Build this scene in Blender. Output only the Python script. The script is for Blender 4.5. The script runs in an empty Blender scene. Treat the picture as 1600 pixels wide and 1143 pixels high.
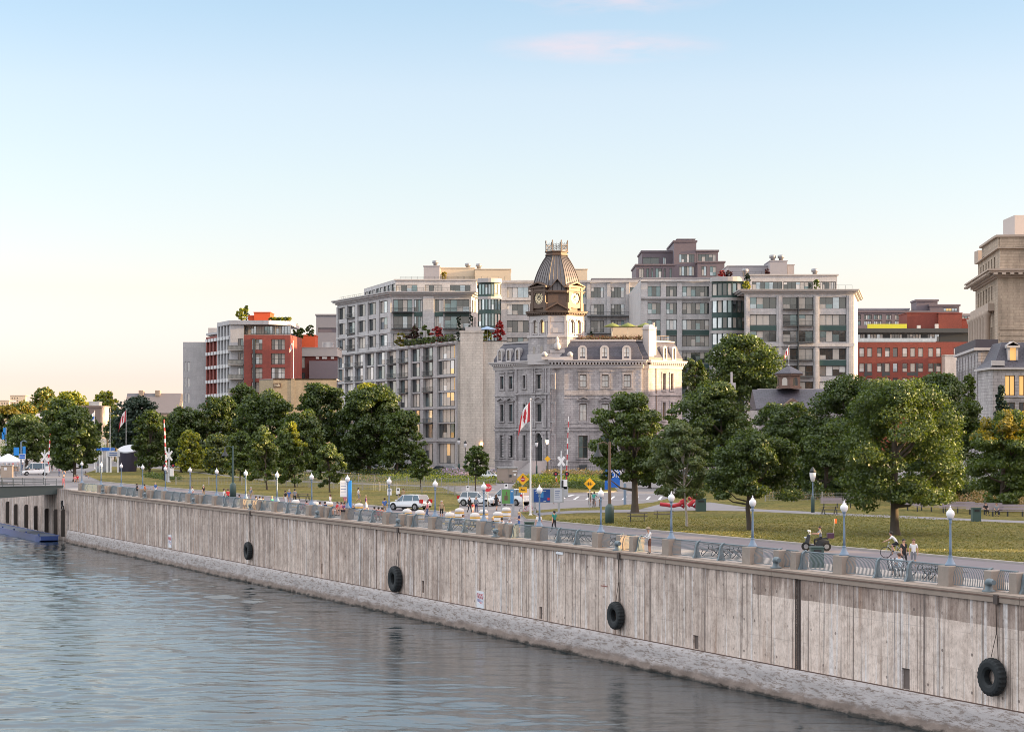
import bpy, bmesh, math, random
import numpy as np
from math import sin, cos, pi, radians, sqrt, atan2
from mathutils import Vector as V, Matrix
random.seed(7)
SC = bpy.context.scene
COL = SC.collection
# ---------------------------------------------------------------- camera, sky, sun, exposure
F, HC, HY, CX = 3200.0, 7.8, 679.0, 800.0          # focal length in photo pixels, eye height over the quay, horizon row
cam = bpy.data.cameras.new("Camera"); co = bpy.data.objects.new("Camera", cam); COL.objects.link(co)
co.location = (0, 0, HC); co.rotation_euler = (pi/2, 0, 0)
cam.sensor_width = 36; cam.lens = 72; cam.shift_y = (HY-571.5)/1600; cam.clip_start = 1; cam.clip_end = 30000
SC.camera = co
SUN_EL, SUN_AZ = 7.0, 94.0                         # azimuth clockwise from +Y (straight ahead); 90 = to the right
SUNDIR = V((sin(radians(SUN_AZ))*cos(radians(SUN_EL)), cos(radians(SUN_AZ))*cos(radians(SUN_EL)), sin(radians(SUN_EL))))
w = bpy.data.worlds.new("World"); SC.world = w; w.use_nodes = True
nt = w.node_tree; N = nt.nodes; L = nt.links
bg = N['Background']; bg.inputs[1].default_value = 0.15
sky = N.new('ShaderNodeTexSky'); sky.sky_type = 'NISHITA'; sky.sun_disc = False
sky.sun_elevation = radians(SUN_EL); sky.sun_rotation = radians(SUN_AZ); sky.altitude = 0
sky.air_density = 1.0; sky.dust_density = 0.6; sky.ozone_density = 1.6
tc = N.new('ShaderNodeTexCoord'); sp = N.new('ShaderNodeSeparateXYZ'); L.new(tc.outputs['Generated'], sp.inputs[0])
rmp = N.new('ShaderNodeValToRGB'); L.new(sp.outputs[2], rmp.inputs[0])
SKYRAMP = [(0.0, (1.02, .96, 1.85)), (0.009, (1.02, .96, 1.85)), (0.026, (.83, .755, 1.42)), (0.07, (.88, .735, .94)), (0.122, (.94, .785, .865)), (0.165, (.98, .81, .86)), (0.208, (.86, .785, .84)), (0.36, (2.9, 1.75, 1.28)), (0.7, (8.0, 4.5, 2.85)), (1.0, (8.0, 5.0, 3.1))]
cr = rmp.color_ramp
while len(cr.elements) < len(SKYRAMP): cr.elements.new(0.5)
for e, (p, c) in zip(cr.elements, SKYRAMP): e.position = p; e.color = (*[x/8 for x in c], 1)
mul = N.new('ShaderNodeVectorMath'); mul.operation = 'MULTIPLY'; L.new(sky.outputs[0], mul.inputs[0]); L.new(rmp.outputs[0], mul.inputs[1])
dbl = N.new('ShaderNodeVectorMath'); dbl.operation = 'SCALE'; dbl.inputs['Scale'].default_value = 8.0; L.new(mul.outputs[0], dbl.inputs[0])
# thin evening cloud wisps
mp = N.new('ShaderNodeMapping'); mp.inputs['Scale'].default_value = (14, 5, 62); L.new(tc.outputs['Generated'], mp.inputs[0])
nz = N.new('ShaderNodeTexNoise'); nz.inputs['Scale'].default_value = 1.0; nz.inputs['Detail'].default_value = 6; nz.inputs['Roughness'].default_value = .6; L.new(mp.outputs[0], nz.inputs[0])
cr2 = N.new('ShaderNodeValToRGB'); L.new(nz.outputs[0], cr2.inputs[0])
cr2.color_ramp.elements[0].position = .42; cr2.color_ramp.elements[0].color = (0,0,0,1); cr2.color_ramp.elements[1].position = .68; cr2.color_ramp.elements[1].color = (1,1,1,1)
def smask(d, rad, sx, sz):
    a = N.new('ShaderNodeVectorMath'); a.operation = 'SUBTRACT'; a.inputs[1].default_value = d; L.new(tc.outputs['Generated'], a.inputs[0])
    b = N.new('ShaderNodeVectorMath'); b.operation = 'MULTIPLY'; b.inputs[1].default_value = (sx, 1, sz); L.new(a.outputs[0], b.inputs[0])
    c = N.new('ShaderNodeVectorMath'); c.operation = 'LENGTH'; L.new(b.outputs[0], c.inputs[0])
    r = N.new('ShaderNodeMapRange'); r.inputs[1].default_value = rad; r.inputs[2].default_value = 0; L.new(c.outputs['Value'], r.inputs[0]); return r.outputs[0]
def pxdir(px, py): return V(((px-CX)/F, 1, (HY-py)/F)).normalized()
m1 = smask(pxdir(945, 74), .062, 1, 7.0); m2 = smask(pxdir(960, -6), .06, 1, 5.5)
mx = N.new('ShaderNodeMath'); mx.operation = 'MAXIMUM'; L.new(m1, mx.inputs[0]); L.new(m2, mx.inputs[1])
mm = N.new('ShaderNodeMath'); mm.operation = 'MULTIPLY'; L.new(mx.outputs[0], mm.inputs[0]); L.new(cr2.outputs[0], mm.inputs[1])
mm2 = N.new('ShaderNodeMath'); mm2.operation = 'MULTIPLY'; mm2.inputs[1].default_value = .95; L.new(mm.outputs[0], mm2.inputs[0])
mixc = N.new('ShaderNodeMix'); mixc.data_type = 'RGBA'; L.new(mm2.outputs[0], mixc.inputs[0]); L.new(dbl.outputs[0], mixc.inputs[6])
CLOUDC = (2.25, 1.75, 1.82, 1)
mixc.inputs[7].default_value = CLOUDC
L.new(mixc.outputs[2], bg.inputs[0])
sl = bpy.data.lights.new("sun", 'SUN'); sl.energy = 5.0; sl.angle = radians(.5); sl.color = (1, .68, .33)
so = bpy.data.objects.new("sun", sl); COL.objects.link(so); so.rotation_euler = (-SUNDIR).to_track_quat('-Z', 'Y').to_euler()
SC.view_settings.view_transform = 'Standard'; SC.view_settings.look = 'None'; SC.view_settings.gamma = 1
SC.view_settings.exposure = 1.62
SC.render.engine = 'CYCLES'; SC.cycles.use_denoising = True; SC.cycles.max_bounces = 6; SC.cycles.diffuse_bounces = 3; SC.cycles.glossy_bounces = 3
SC.cycles.pixel_filter_type = 'BLACKMAN_HARRIS'; SC.cycles.filter_width = .9; SC.cycles.transmission_bounces = 4; SC.cycles.transparent_max_bounces = 6; SC.cycles.sample_clamp_indirect = 6

# ---------------------------------------------------------------- photo pixel <-> world (used to read off true ground positions)
D = V((-1466, 3200, 0)).normalized()               # along the quay, away from the camera
NQ = V((D.y, -D.x, 0))                             # inland
def G(px, py, z=0.0):
    Y = F*(HC-z)/(py-HY); return V(((px-CX)/F*Y, Y, z))
def AX(px, Y): return (px-CX)/F*Y
def AZ(py, Y): return HC+(HY-py)/F*Y
def U(t, off=0, z=0): return V((0, 152.7, z)) + D*t + NQ*off
def QT(px, off=0):
    k = (px-CX)/F; p = V((0, 152.7, 0))+NQ*off
    return (k*p.y-p.x)/(D.x-k*D.y)
def Q(px, off=0, z=0): return U(QT(px, off), off, z)

# ---------------------------------------------------------------- materials
MATS = {}
def principled(name):
    m = bpy.data.materials.new(name); m.use_nodes = True
    return m, m.node_tree.nodes, m.node_tree.links, m.node_tree.nodes['Principled BSDF']
def _noise(N, L, vec, scale, detail=3, rough=.55):
    n = N.new('ShaderNodeTexNoise'); n.inputs['Scale'].default_value = scale; n.inputs['Detail'].default_value = detail; n.inputs['Roughness'].default_value = rough
    L.new(vec, n.inputs['Vector']); return n.outputs[0]
def _ramp(N, L, fac, stops):
    r = N.new('ShaderNodeValToRGB'); L.new(fac, r.inputs[0]); e = r.color_ramp.elements
    while len(e) < len(stops): e.new(.5)
    for q, (p, c) in zip(e, stops): q.position = p; q.color = (*c, 1) if len(c) == 3 else c
    return r.outputs[0]
def _mix(N, L, fac, a, b, mode='MIX'):
    m = N.new('ShaderNodeMix'); m.data_type = 'RGBA'; m.blend_type = mode
    for s, x in ((0, fac), (6, a), (7, b)):
        if isinstance(x, (int, float)): m.inputs[s].default_value = x
        elif isinstance(x, tuple): m.inputs[s].default_value = (*x, 1) if len(x) == 3 else x
        else: L.new(x, m.inputs[s])
    return m.outputs[2]
def _map(N, L, vec, sc, loc=(0,0,0)):
    m = N.new('ShaderNodeMapping'); m.inputs['Scale'].default_value = sc; m.inputs['Location'].default_value = loc; L.new(vec, m.inputs[0]); return m.outputs[0]
def _pos(N): return N.new('ShaderNodeNewGeometry').outputs['Position']
def _walluv(N, L):
    g = N.new('ShaderNodeNewGeometry')
    c = N.new('ShaderNodeVectorMath'); c.operation = 'CROSS_PRODUCT'; c.inputs[0].default_value = (0, 0, 1); L.new(g.outputs['True Normal'], c.inputs[1])
    d = N.new('ShaderNodeVectorMath'); d.operation = 'DOT_PRODUCT'; L.new(c.outputs[0], d.inputs[0]); L.new(g.outputs['Position'], d.inputs[1])
    s = N.new('ShaderNodeSeparateXYZ'); L.new(g.outputs['Position'], s.inputs[0])
    k = N.new('ShaderNodeCombineXYZ'); L.new(d.outputs['Value'], k.inputs[0]); L.new(s.outputs[2], k.inputs[1]); return k.outputs[0], s.outputs[2]
def _bump(N, L, B, h, strength=.3, dist=.02):
    b = N.new('ShaderNodeBump'); b.inputs['Strength'].default_value = strength; b.inputs['Distance'].default_value = dist; L.new(h, b.inputs['Height']); L.new(b.outputs[0], B.inputs['Normal'])
def mat(name, col, rough=.7, metal=0, var=.15, scale=1.5, bump=0, spec=.5, emit=None):
    """plain surface with two scales of colour wear and optional bump"""
    if name in MATS: return MATS[name]
    m, N, L, B = principled(name)
    p = _pos(N)
    if var:
        n1 = _noise(N, L, p, scale, 4); n2 = _noise(N, L, p, scale*.13, 2)
        c = _mix(N, L, n1, tuple(x*(1-var) for x in col), tuple(min(1, x*(1+var)) for x in col))
        c = _mix(N, L, n2, c, tuple(x*(1-var*.6) for x in col)); L.new(c, B.inputs['Base Color'])
        if bump: _bump(N, L, B, _noise(N, L, p, scale*6, 4), bump)
    else: B.inputs['Base Color'].default_value = (*col, 1)
    B.inputs['Roughness'].default_value = rough; B.inputs['Metallic'].default_value = metal; B.inputs['Specular IOR Level'].default_value = spec
    if emit: B.inputs['Emission Color'].default_value = (*emit[0], 1); B.inputs['Emission Strength'].default_value = emit[1]
    MATS[name] = m; return m
def masonry(name, c1, c2, mortar, bw=.9, bh=.4, msize=.02, rough=.85, stain=.25, bump=.4, bias=0):
    """coursed stone or brick following any vertical wall"""
    if name in MATS: return MATS[name]
    m, N, L, B = principled(name)
    uv, z = _walluv(N, L)
    b = N.new('ShaderNodeTexBrick'); L.new(uv, b.inputs['Vector'])
    for k, v in (('Color1', (*c1, 1)), ('Color2', (*c2, 1)), ('Mortar', (*mortar, 1)), ('Scale', 1), ('Mortar Size', msize), ('Mortar Smooth', .2), ('Bias', bias), ('Brick Width', bw), ('Row Height', bh)): b.inputs[k].default_value = v
    p = _pos(N)
    st = _noise(N, L, _map(N, L, p, (.55, .55, .12)), 1.0, 5, .6)
    fine = _noise(N, L, p, 3.0, 4)
    k = _ramp(N, L, st, [(.3, (1-stain,)*3), (.62, (1,1,1))])
    c = _mix(N, L, 1.0, b.outputs['Color'], k, 'MULTIPLY')
    k2 = _ramp(N, L, fine, [(.3, (.86,)*3), (.7, (1.08,)*3)])
    c = _mix(N, L, 1.0, c, k2, 'MULTIPLY'); L.new(c, B.inputs['Base Color'])
    _bump(N, L, B, b.outputs['Fac'], -bump, .03)
    B.inputs['Roughness'].default_value = rough; MATS[name] = m; return m
def glass(name, col, rough=.06, metal=.0, spec=1.0):
    if name in MATS: return MATS[name]
    m, N, L, B = principled(name)
    p = _pos(N); n = _noise(N, L, p, .9, 2)
    L.new(_mix(N, L, n, tuple(x*.7 for x in col), tuple(min(1,x*1.25) for x in col)), B.inputs['Base Color'])
    B.inputs['Roughness'].default_value = rough; B.inputs['Metallic'].default_value = metal; B.inputs['Specular IOR Level'].default_value = spec
    B.inputs['IOR'].default_value = 1.7
    _bump(N, L, B, _noise(N, L, p, .7, 1), .12, .05); MATS[name] = m; return m
def leafmat(name, dark, light, trans=.35):
    if name in MATS: return MATS[name]
    m = bpy.data.materials.new(name); m.use_nodes = True; N = m.node_tree.nodes; L = m.node_tree.links
    N.remove(N['Principled BSDF']); g = N.new('ShaderNodeNewGeometry')
    n = _noise(N, L, g.outputs['Position'], .6, 2)
    a = N.new('ShaderNodeMath'); a.operation = 'MULTIPLY_ADD'; a.inputs[1].default_value = .55; L.new(g.outputs['Random Per Island'], a.inputs[0])
    s = N.new('ShaderNodeMath'); s.operation = 'MULTIPLY'; s.inputs[1].default_value = .5; L.new(n, s.inputs[0]); L.new(s.outputs[0], a.inputs[2])
    c = _ramp(N, L, a.outputs[0], [(.15, dark), (.85, light)])
    d = N.new('ShaderNodeBsdfDiffuse'); t = N.new('ShaderNodeBsdfTranslucent'); L.new(c, d.inputs[0])
    tt = _mix(N, L, 1.0, c, (1.5, 1.5, .6), 'MULTIPLY'); L.new(tt, t.inputs[0])
    gl = N.new('ShaderNodeBsdfGlossy'); gl.inputs['Roughness'].default_value = .45; gl.inputs[0].default_value = (.55, .6, .6, 1)
    x = N.new('ShaderNodeMixShader'); x.inputs[0].default_value = trans; L.new(d.outputs[0], x.inputs[1]); L.new(t.outputs[0], x.inputs[2])
    y = N.new('ShaderNodeMixShader'); y.inputs[0].default_value = .07; L.new(x.outputs[0], y.inputs[1]); L.new(gl.outputs[0], y.inputs[2])
    L.new(y.outputs[0], N['Material Output'].inputs[0]); MATS[name] = m; return m

# ---------------------------------------------------------------- mesh collector
class MB:
    def __init__(s): s.v = []; s.f = []; s.mi = []; s.sm = []; s.M = None
    def add(s, vs, fs, mi=0, sm=False):
        o = len(s.v)
        if s.M is not None: vs = [tuple(s.M @ V(p)) for p in vs]
        s.v.extend([tuple(p) for p in vs])
        for k, f in enumerate(fs):
            s.f.append([o+i for i in f]); s.mi.append(mi[k] if isinstance(mi, list) else mi); s.sm.append(sm)
        return s
    def box(s, x0, y0, z0, x1, y1, z1, mi=0):
        return s.add([(x0,y0,z0),(x1,y0,z0),(x1,y1,z0),(x0,y1,z0),(x0,y0,z1),(x1,y0,z1),(x1,y1,z1),(x0,y1,z1)],
                     [(3,2,1,0),(4,5,6,7),(0,1,5,4),(1,2,6,5),(2,3,7,6),(3,0,4,7)], mi)
    def cbox(s, c, sz, mi=0): return s.box(c[0]-sz[0]/2, c[1]-sz[1]/2, c[2]-sz[2]/2, c[0]+sz[0]/2, c[1]+sz[1]/2, c[2]+sz[2]/2, mi)
    def bar(s, a, b, wd, ht, mi=0, up=(0,0,1)):
        a = V(a); b = V(b); d = (b-a).normalized(); u = V(up); sd = d.cross(u)
        if sd.length < 1e-4: sd = V((1,0,0))
        sd = sd.normalized()*wd/2; up2 = sd.cross(d).normalized()*ht/2
        vs = [p+q*sd+r*up2 for p in (a, b) for q, r in ((-1,-1),(1,-1),(1,1),(-1,1))]
        return s.add(vs, [(0,1,2,3),(7,6,5,4),(0,4,5,1),(1,5,6,2),(2,6,7,3),(3,7,4,0)], mi)
    def tube(s, pts, r, n=6, mi=0, sm=True):
        pts = [V(p) for p in pts]; k = len(pts); rr = r if isinstance(r, (list, tuple)) else [r]*k
        vs = []; ref = None
        for i, p in enumerate(pts):
            d = (pts[min(i+1,k-1)]-pts[max(i-1,0)])
            d = d.normalized() if d.length > 1e-9 else V((0,0,1))
            if ref is None: ref = V((1,0,0)) if abs(d.x) < .8 else V((0,1,0))
            a = (ref - d*ref.dot(d)).normalized(); b = d.cross(a); ref = a
            for j in range(n):
                t = 2*pi*j/n; vs.append(p + (a*cos(t)+b*sin(t))*rr[i])
        fs = []
        for i in range(k-1):
            for j in range(n): fs.append((i*n+j, i*n+(j+1)%n, (i+1)*n+(j+1)%n, (i+1)*n+j))
        s.add(vs, fs, mi, sm); s.add([vs[j] for j in range(n)], [tuple(range(n))[::-1]], mi); s.add([vs[(k-1)*n+j] for j in range(n)], [tuple(range(n))], mi)
        return s
    def lathe(s, prof, n=12, c=(0,0,0), mi=0, sm=True, ph=0):
        vs = []; fs = []
        for r, z in prof:
            for j in range(n): t = 2*pi*(j+ph)/n; vs.append((c[0]+r*cos(t), c[1]+r*sin(t), c[2]+z))
        for i in range(len(prof)-1):
            for j in range(n): fs.append((i*n+j, i*n+(j+1)%n, (i+1)*n+(j+1)%n, (i+1)*n+j))
        fs.append(tuple(range(n))[::-1]); fs.append(tuple((len(prof)-1)*n+j for j in range(n)))
        return s.add(vs, fs, mi, sm)
    def prism(s, poly, z0, z1, mi=0, mtop=None):
        n = len(poly); vs = [(p[0],p[1],z0) for p in poly]+[(p[0],p[1],z1) for p in poly]
        a = sum(poly[i][0]*poly[(i+1)%n][1]-poly[(i+1)%n][0]*poly[i][1] for i in range(n))
        if a < 0: vs = vs[:n][::-1]+vs[n:][::-1]
        fs = [tuple(range(n))[::-1], tuple(range(n, 2*n))]+[(i,(i+1)%n,n+(i+1)%n,n+i) for i in range(n)]
        return s.add(vs, fs, [mi, mi if mtop is None else mtop]+[mi]*n)
    def loft(s, polys, mi=0, cap=True):
        n = len(polys[0]); vs = [p for q in polys for p in q]; fs = []
        for i in range(len(polys)-1):
            for j in range(n): fs.append((i*n+j, i*n+(j+1)%n, (i+1)*n+(j+1)%n, (i+1)*n+j))
        if cap: fs.append(tuple(range(n))[::-1]); fs.append(tuple((len(polys)-1)*n+j for j in range(n)))
        return s.add(vs, fs, mi)
    def mesh(s, name, mats):
        me = bpy.data.meshes.new(name); me.from_pydata(s.v, [], s.f)
        for m in (mats if isinstance(mats, (list, tuple)) else [mats]): me.materials.append(m)
        me.polygons.foreach_set('material_index', s.mi); me.polygons.foreach_set('use_smooth', s.sm); me.update(); return me
    def build(s, name, mats, parent=None, world=True):
        if parent is not None and world and s.v:
            # vertices were given in world space: bring them into the parent's space
            inv = parent_world(parent).inverted(); s.v = [tuple(inv @ V(p)) for p in s.v]
        o = bpy.data.objects.new(name, s.mesh(name, mats)); COL.objects.link(o)
        if parent is not None: o.parent = parent
        return o
def parent_world(p):
    M = p.matrix_basis.copy()
    while p.parent: p = p.parent; M = p.matrix_basis @ M
    return M
def tag(o, label=None, cat=None, group=None, kind=None):
    if label: o['label'] = label
    if cat: o['category'] = cat
    if group: o['group'] = group
    if kind: o['kind'] = kind
    return o
def thing(name, label, cat, loc=(0,0,0), rz=0, group=None):
    o = bpy.data.objects.new(name, None); COL.objects.link(o); o.empty_display_size = .2
    o.location = loc; o.rotation_euler = (0,0,rz); return tag(o, label, cat, group)
def recentre(o):
    """top-level mesh: move its origin to the foot of its geometry"""
    vs = o.data.vertices; n = len(vs); a = np.empty(n*3); vs.foreach_get('co', a); a = a.reshape(-1,3)
    c = np.array([(a[:,0].min()+a[:,0].max())/2, (a[:,1].min()+a[:,1].max())/2, a[:,2].min()]); a -= c
    vs.foreach_set('co', a.ravel()); o.location = tuple(c); return o
def copy_tree(o, parent=None, loc=None, rz=None, label=None, sc=None):
    c = o.copy(); COL.objects.link(c)
    if parent is not None: c.parent = parent
    if loc is not None: c.location = loc
    if rz is not None: c.rotation_euler = (0,0,rz)
    if sc is not None: c.scale = (sc,)*3 if isinstance(sc, (int,float)) else sc
    if label: c['label'] = label
    for ch in KIDS(o): copy_tree(ch, c)
    return c
def KIDS(o): return list(o.children)
def inst(name, mesh, parent, M):
    """a part that shares mesh data, placed by a world matrix"""
    o = bpy.data.objects.new(name, mesh); COL.objects.link(o); o.parent = parent
    o.matrix_basis = parent_world(parent).inverted() @ M; return o
ORD = ['nearest','second','third','fourth','fifth','sixth','seventh','eighth','ninth','tenth','eleventh','twelfth','thirteenth','fourteenth','fifteenth','sixteenth','seventeenth','eighteenth','nineteenth','twentieth','twenty-first','twenty-second','twenty-third','twenty-fourth','twenty-fifth','twenty-sixth','twenty-seventh','twenty-eighth','twenty-ninth','thirtieth']
def frame(p0, p1, z=0):
    """matrix: x along p0->p1 on the ground, y inwards (to the left of the walk), z up"""
    p0 = V((p0[0], p0[1], z)); d = V((p1[0]-p0[0], p1[1]-p0[1], 0)); L_ = d.length; d.normalize()
    M = Matrix(((d.x, -d.y, 0, p0.x), (d.y, d.x, 0, p0.y), (0, 0, 1, z), (0, 0, 0, 1))); return M, L_
_fonts = {}
def text_mesh(txt, size, depth=.01, align='CENTER'):
    k = (txt, size, depth)
    if k in _fonts: return _fonts[k]
    c = bpy.data.curves.new('t', 'FONT'); c.body = txt; c.size = size; c.extrude = depth; c.align_x = align; c.align_y = 'CENTER'; c.resolution_u = 3
    o = bpy.data.objects.new('t', c); COL.objects.link(o); bpy.context.view_layer.update()
    me = bpy.data.meshes.new_from_object(o.evaluated_get(bpy.context.evaluated_depsgraph_get())); bpy.data.objects.remove(o)
    _fonts[k] = me; return me
def lettering(txt, size, m, parent, M, name='lettering', sx=1):
    """raised letters: M puts x to the right, y up, z towards the reader"""
    me = text_mesh(txt, size).copy(); me.materials.clear(); me.materials.append(m)
    return inst(name, me, parent, M @ Matrix.Scale(sx, 4, (1,0,0)))
def face_M(c, d):
    """board frame at c whose readable side faces ground direction d"""
    d = V((d[0], d[1], 0)).normalized(); x = V((-d.y, d.x, 0)); 
    return Matrix(((x.x, 0, d.x, c[0]), (x.y, 0, d.y, c[1]), (0, 1, 0, c[2]), (0, 0, 0, 1)))
# ================================================================ SETTING
from mathutils import noise as MN
def holes_wall(mb, W, z0, z1, holes, depth=.3, mi=0, mr=0, back=None):
    xs = sorted(set([0, W]+[h[0] for h in holes]+[h[1] for h in holes])); zs = sorted(set([z0, z1]+[h[2] for h in holes]+[h[3] for h in holes]))
    def inh(x, z): return any(h[0] < x < h[1] and h[2] < z < h[3] for h in holes)
    cols = {}
    for i in range(len(xs)-1):
        j = 0
        while j < len(zs)-1:
            if xs[i+1]-xs[i] < 1e-4 or inh((xs[i]+xs[i+1])/2, (zs[j]+zs[j+1])/2): j += 1; continue
            k = j
            while k+1 < len(zs)-1 and not inh((xs[i]+xs[i+1])/2, (zs[k+1]+zs[k+2])/2): k += 1
            mb.add([(xs[i],0,zs[j]),(xs[i+1],0,zs[j]),(xs[i+1],0,zs[k+1]),(xs[i],0,zs[k+1])], [(0,1,2,3)], mi); j = k+1
    for a, b, c, d in holes:
        q = [(a,0,c),(b,0,c),(b,0,d),(a,0,d),(a,depth,c),(b,depth,c),(b,depth,d),(a,depth,d)]
        mb.add(q, [(0,4,5,1),(1,5,6,2),(2,6,7,3),(3,7,4,0)], mr)
        if back is not None: mb.add(q, [(4,7,6,5)], back)

def math_node(N, L, op, a, b=None, c=None):
    n = N.new('ShaderNodeMath'); n.operation = op
    for i, x in enumerate((a, b, c)):
        if x is None: continue
        if isinstance(x, (int, float)): n.inputs[i].default_value = x
        else: L.new(x, n.inputs[i])
    return n.outputs[0]
def quay_material(name, foot=False):
    m, N, L, B = principled(name); p = _pos(N)
    d = N.new('ShaderNodeVectorMath'); d.operation = 'DOT_PRODUCT'; d.inputs[1].default_value = D; L.new(p, d.inputs[0]); u = d.outputs['Value']
    s = N.new('ShaderNodeSeparateXYZ'); L.new(p, s.inputs[0]); z = s.outputs[2]
    k = N.new('ShaderNodeCombineXYZ'); L.new(u, k.inputs[0]); L.new(z, k.inputs[2]); uv = k.outputs[0]
    def nz(su, sz, loc=0, det=4, rough=.6): return _noise(N, L, _map(N, L, uv, (su, 1, sz), (loc, loc*.7, loc)), 1.0, det, rough)
    if foot:
        c = _mix(N, L, _ramp(N, L, nz(1.1, 5.0, 3, 10, .8), [(.41, (0,0,0)), (.50, (1,1,1))]), (.22, .18, .165), (.41, .38, .385))
        c = _mix(N, L, _ramp(N, L, nz(1.3, 8.0, 8, 8, .75), [(.56, (0,0,0)), (.59, (.8,.8,.8))]), c, (.16, .12, .10))
        zz = math_node(N, L, 'ADD', z, math_node(N, L, 'MULTIPLY', nz(.7, 1.6, 5, 9, .78), 1.1))
        c = _mix(N, L, _ramp(N, L, math_node(N, L, 'MULTIPLY_ADD', zz, 1.0, 8.0), [(.95, (0,0,0)), (1.0, (1,1,1))]), (.10, .065, .05), c) if False else _mix(N, L, _ramp(N, L, math_node(N, L, 'MULTIPLY_ADD', zz, .5, 3.93), [(.72, (0,0,0)), (.86, (1,1,1))]), _mix(N, L, nz(1.6, 6, 5, 9, .8), (.07, .05, .04), (.34, .27, .24)), c)
        c = _mix(N, L, _ramp(N, L, math_node(N, L, 'MULTIPLY_ADD', zz, .5, 4.0), [(.60, (0,0,0)), (.69, (1,1,1))]), (.022, .018, .015), c)
        L.new(c, B.inputs['Base Color']); B.inputs['Roughness'].default_value = .8
        _bump(N, L, B, nz(1.6, 7, 1, 6, .7), .15, .04); return m
    zone = _ramp(N, L, math_node(N, L, 'ADD', nz(.03, .02, 11, 2), math_node(N, L, 'MULTIPLY_ADD', u, .0026, -.36)), [(.34, (0,0,0)), (.62, (1,1,1))])           # long stretches of browner / paler concrete
    pale = _mix(N, L, nz(.35, .25, 2), (.66, .53, .465), (.88, .765, .70))
    brown = _mix(N, L, nz(.5, .3, 6), (.27, .20, .17), (.44, .36, .32))
    st = math_node(N, L, 'ADD', math_node(N, L, 'MULTIPLY', nz(1.5, .05, 4, 6, .7), .58), math_node(N, L, 'MULTIPLY', nz(.3, .35, 14, 7, .72), .42))
    f1 = _mix(N, L, zone, _ramp(N, L, st, [(.34, (.25,.25,.25)), (.44, (1,1,1))]), _ramp(N, L, st, [(.46, (.10,.10,.10)), (.58, (.8,.8,.8))]))
    c = _mix(N, L, f1, brown, pale)
    # dark crust that creeps down from the coping
    top = math_node(N, L, 'MULTIPLY_ADD', z, .26, math_node(N, L, 'MULTIPLY', nz(1.3, .05, 9, 4, .7), 1.75))
    c = _mix(N, L, _ramp(N, L, top, [(.60, (0,0,0)), (.82, (.85,.85,.85))]), c, (.24, .185, .165))
    # an older, browner pour above a sharp lift line on the nearest stretch
    near = math_node(N, L, 'LESS_THAN', u, 104.6); hi_ = math_node(N, L, 'GREATER_THAN', math_node(N, L, 'ADD', z, math_node(N, L, 'MULTIPLY', nz(.25, .1, 77, 2), .35)), -1.45)
    c = _mix(N, L, math_node(N, L, 'MULTIPLY', math_node(N, L, 'MULTIPLY', near, hi_), _ramp(N, L, nz(.9, .08, 81, 5, .7), [(.35, (.25,.25,.25)), (.6, (.9,.9,.9))])), c, (.27, .20, .17))
    # narrow lime-white and black runs
    c = _mix(N, L, _ramp(N, L, nz(5.5, .07, 91, 4, .6), [(.56, (0,0,0)), (.64, (.75,.75,.75))]), c, (.17, .135, .12))
    c = _mix(N, L, _ramp(N, L, nz(4.5, .06, 97, 3, .6), [(.62, (0,0,0)), (.67, (.8,.8,.8))]), c, (.80, .76, .75))
    c = _mix(N, L, _ramp(N, L, nz(2.6, .05, 14, 2, .5), [(.60, (0,0,0)), (.66, (.8,.8,.8))]), c, (.72, .69, .70))
    c = _mix(N, L, _ramp(N, L, nz(3.1, .04, 21, 3, .6), [(.60, (0,0,0)), (.69, (.8,.8,.8))]), c, (.13, .105, .10))
    c = _mix(N, L, _ramp(N, L, nz(1.1, .06, 33, 3, .6), [(.58, (0,0,0)), (.68, (.55,.55,.55))]), c, (.34, .20, .13))
    # lower band slightly warmer, blotches
    c = _mix(N, L, _ramp(N, L, nz(1.2, 1.2, 40, 6, .7), [(.35, (.78,.77,.76)), (.62, (1.05,1.05,1.05))]), (0,0,0), c, 'MIX') if False else _mix(N, L, 1.0, c, _ramp(N, L, nz(1.2, 1.2, 40, 6, .7), [(.33, (.74,.73,.72)), (.62, (1,1,1))]), 'MULTIPLY')
    c = _mix(N, L, 1.0, c, _ramp(N, L, nz(7.0, 3.0, 103, 6, .8), [(.36, (.80,.78,.77)), (.52, (1.04,1.04,1.04))]), 'MULTIPLY')
    c = _mix(N, L, 1.0, c, _ramp(N, L, nz(1.6, 1.6, 107, 9, .8), [(.38, (.80,.77,.75)), (.50, (1.03,1.03,1.03))]), 'MULTIPLY')
    # board joints of the formwork + lift lines
    fu = math_node(N, L, 'FRACT', math_node(N, L, 'DIVIDE', u, 1.22)); ju = math_node(N, L, 'LESS_THAN', fu, .03)
    fz = math_node(N, L, 'FRACT', math_node(N, L, 'DIVIDE', math_node(N, L, 'ADD', z, 9.75), 1.9)); jz = math_node(N, L, 'LESS_THAN', fz, .02)
    jj = math_node(N, L, 'MULTIPLY', math_node(N, L, 'MAXIMUM', math_node(N, L, 'MULTIPLY', ju, .0), jz), _ramp(N, L, nz(.3, .3, 50, 3), [(.4, (0,0,0)), (.6, (.45,.45,.45))]))
    c = _mix(N, L, math_node(N, L, 'MULTIPLY', jj, .6), c, (.17, .13, .12))
    # tie holes
    du = math_node(N, L, 'SUBTRACT', math_node(N, L, 'FRACT', math_node(N, L, 'DIVIDE', u, 1.22)), .5); dz = math_node(N, L, 'SUBTRACT', fz, .45)
    r = math_node(N, L, 'SQRT', math_node(N, L, 'ADD', math_node(N, L, 'POWER', math_node(N, L, 'MULTIPLY', du, 1.22), 2), math_node(N, L, 'POWER', math_node(N, L, 'MULTIPLY', dz, 1.9), 2)))
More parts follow.
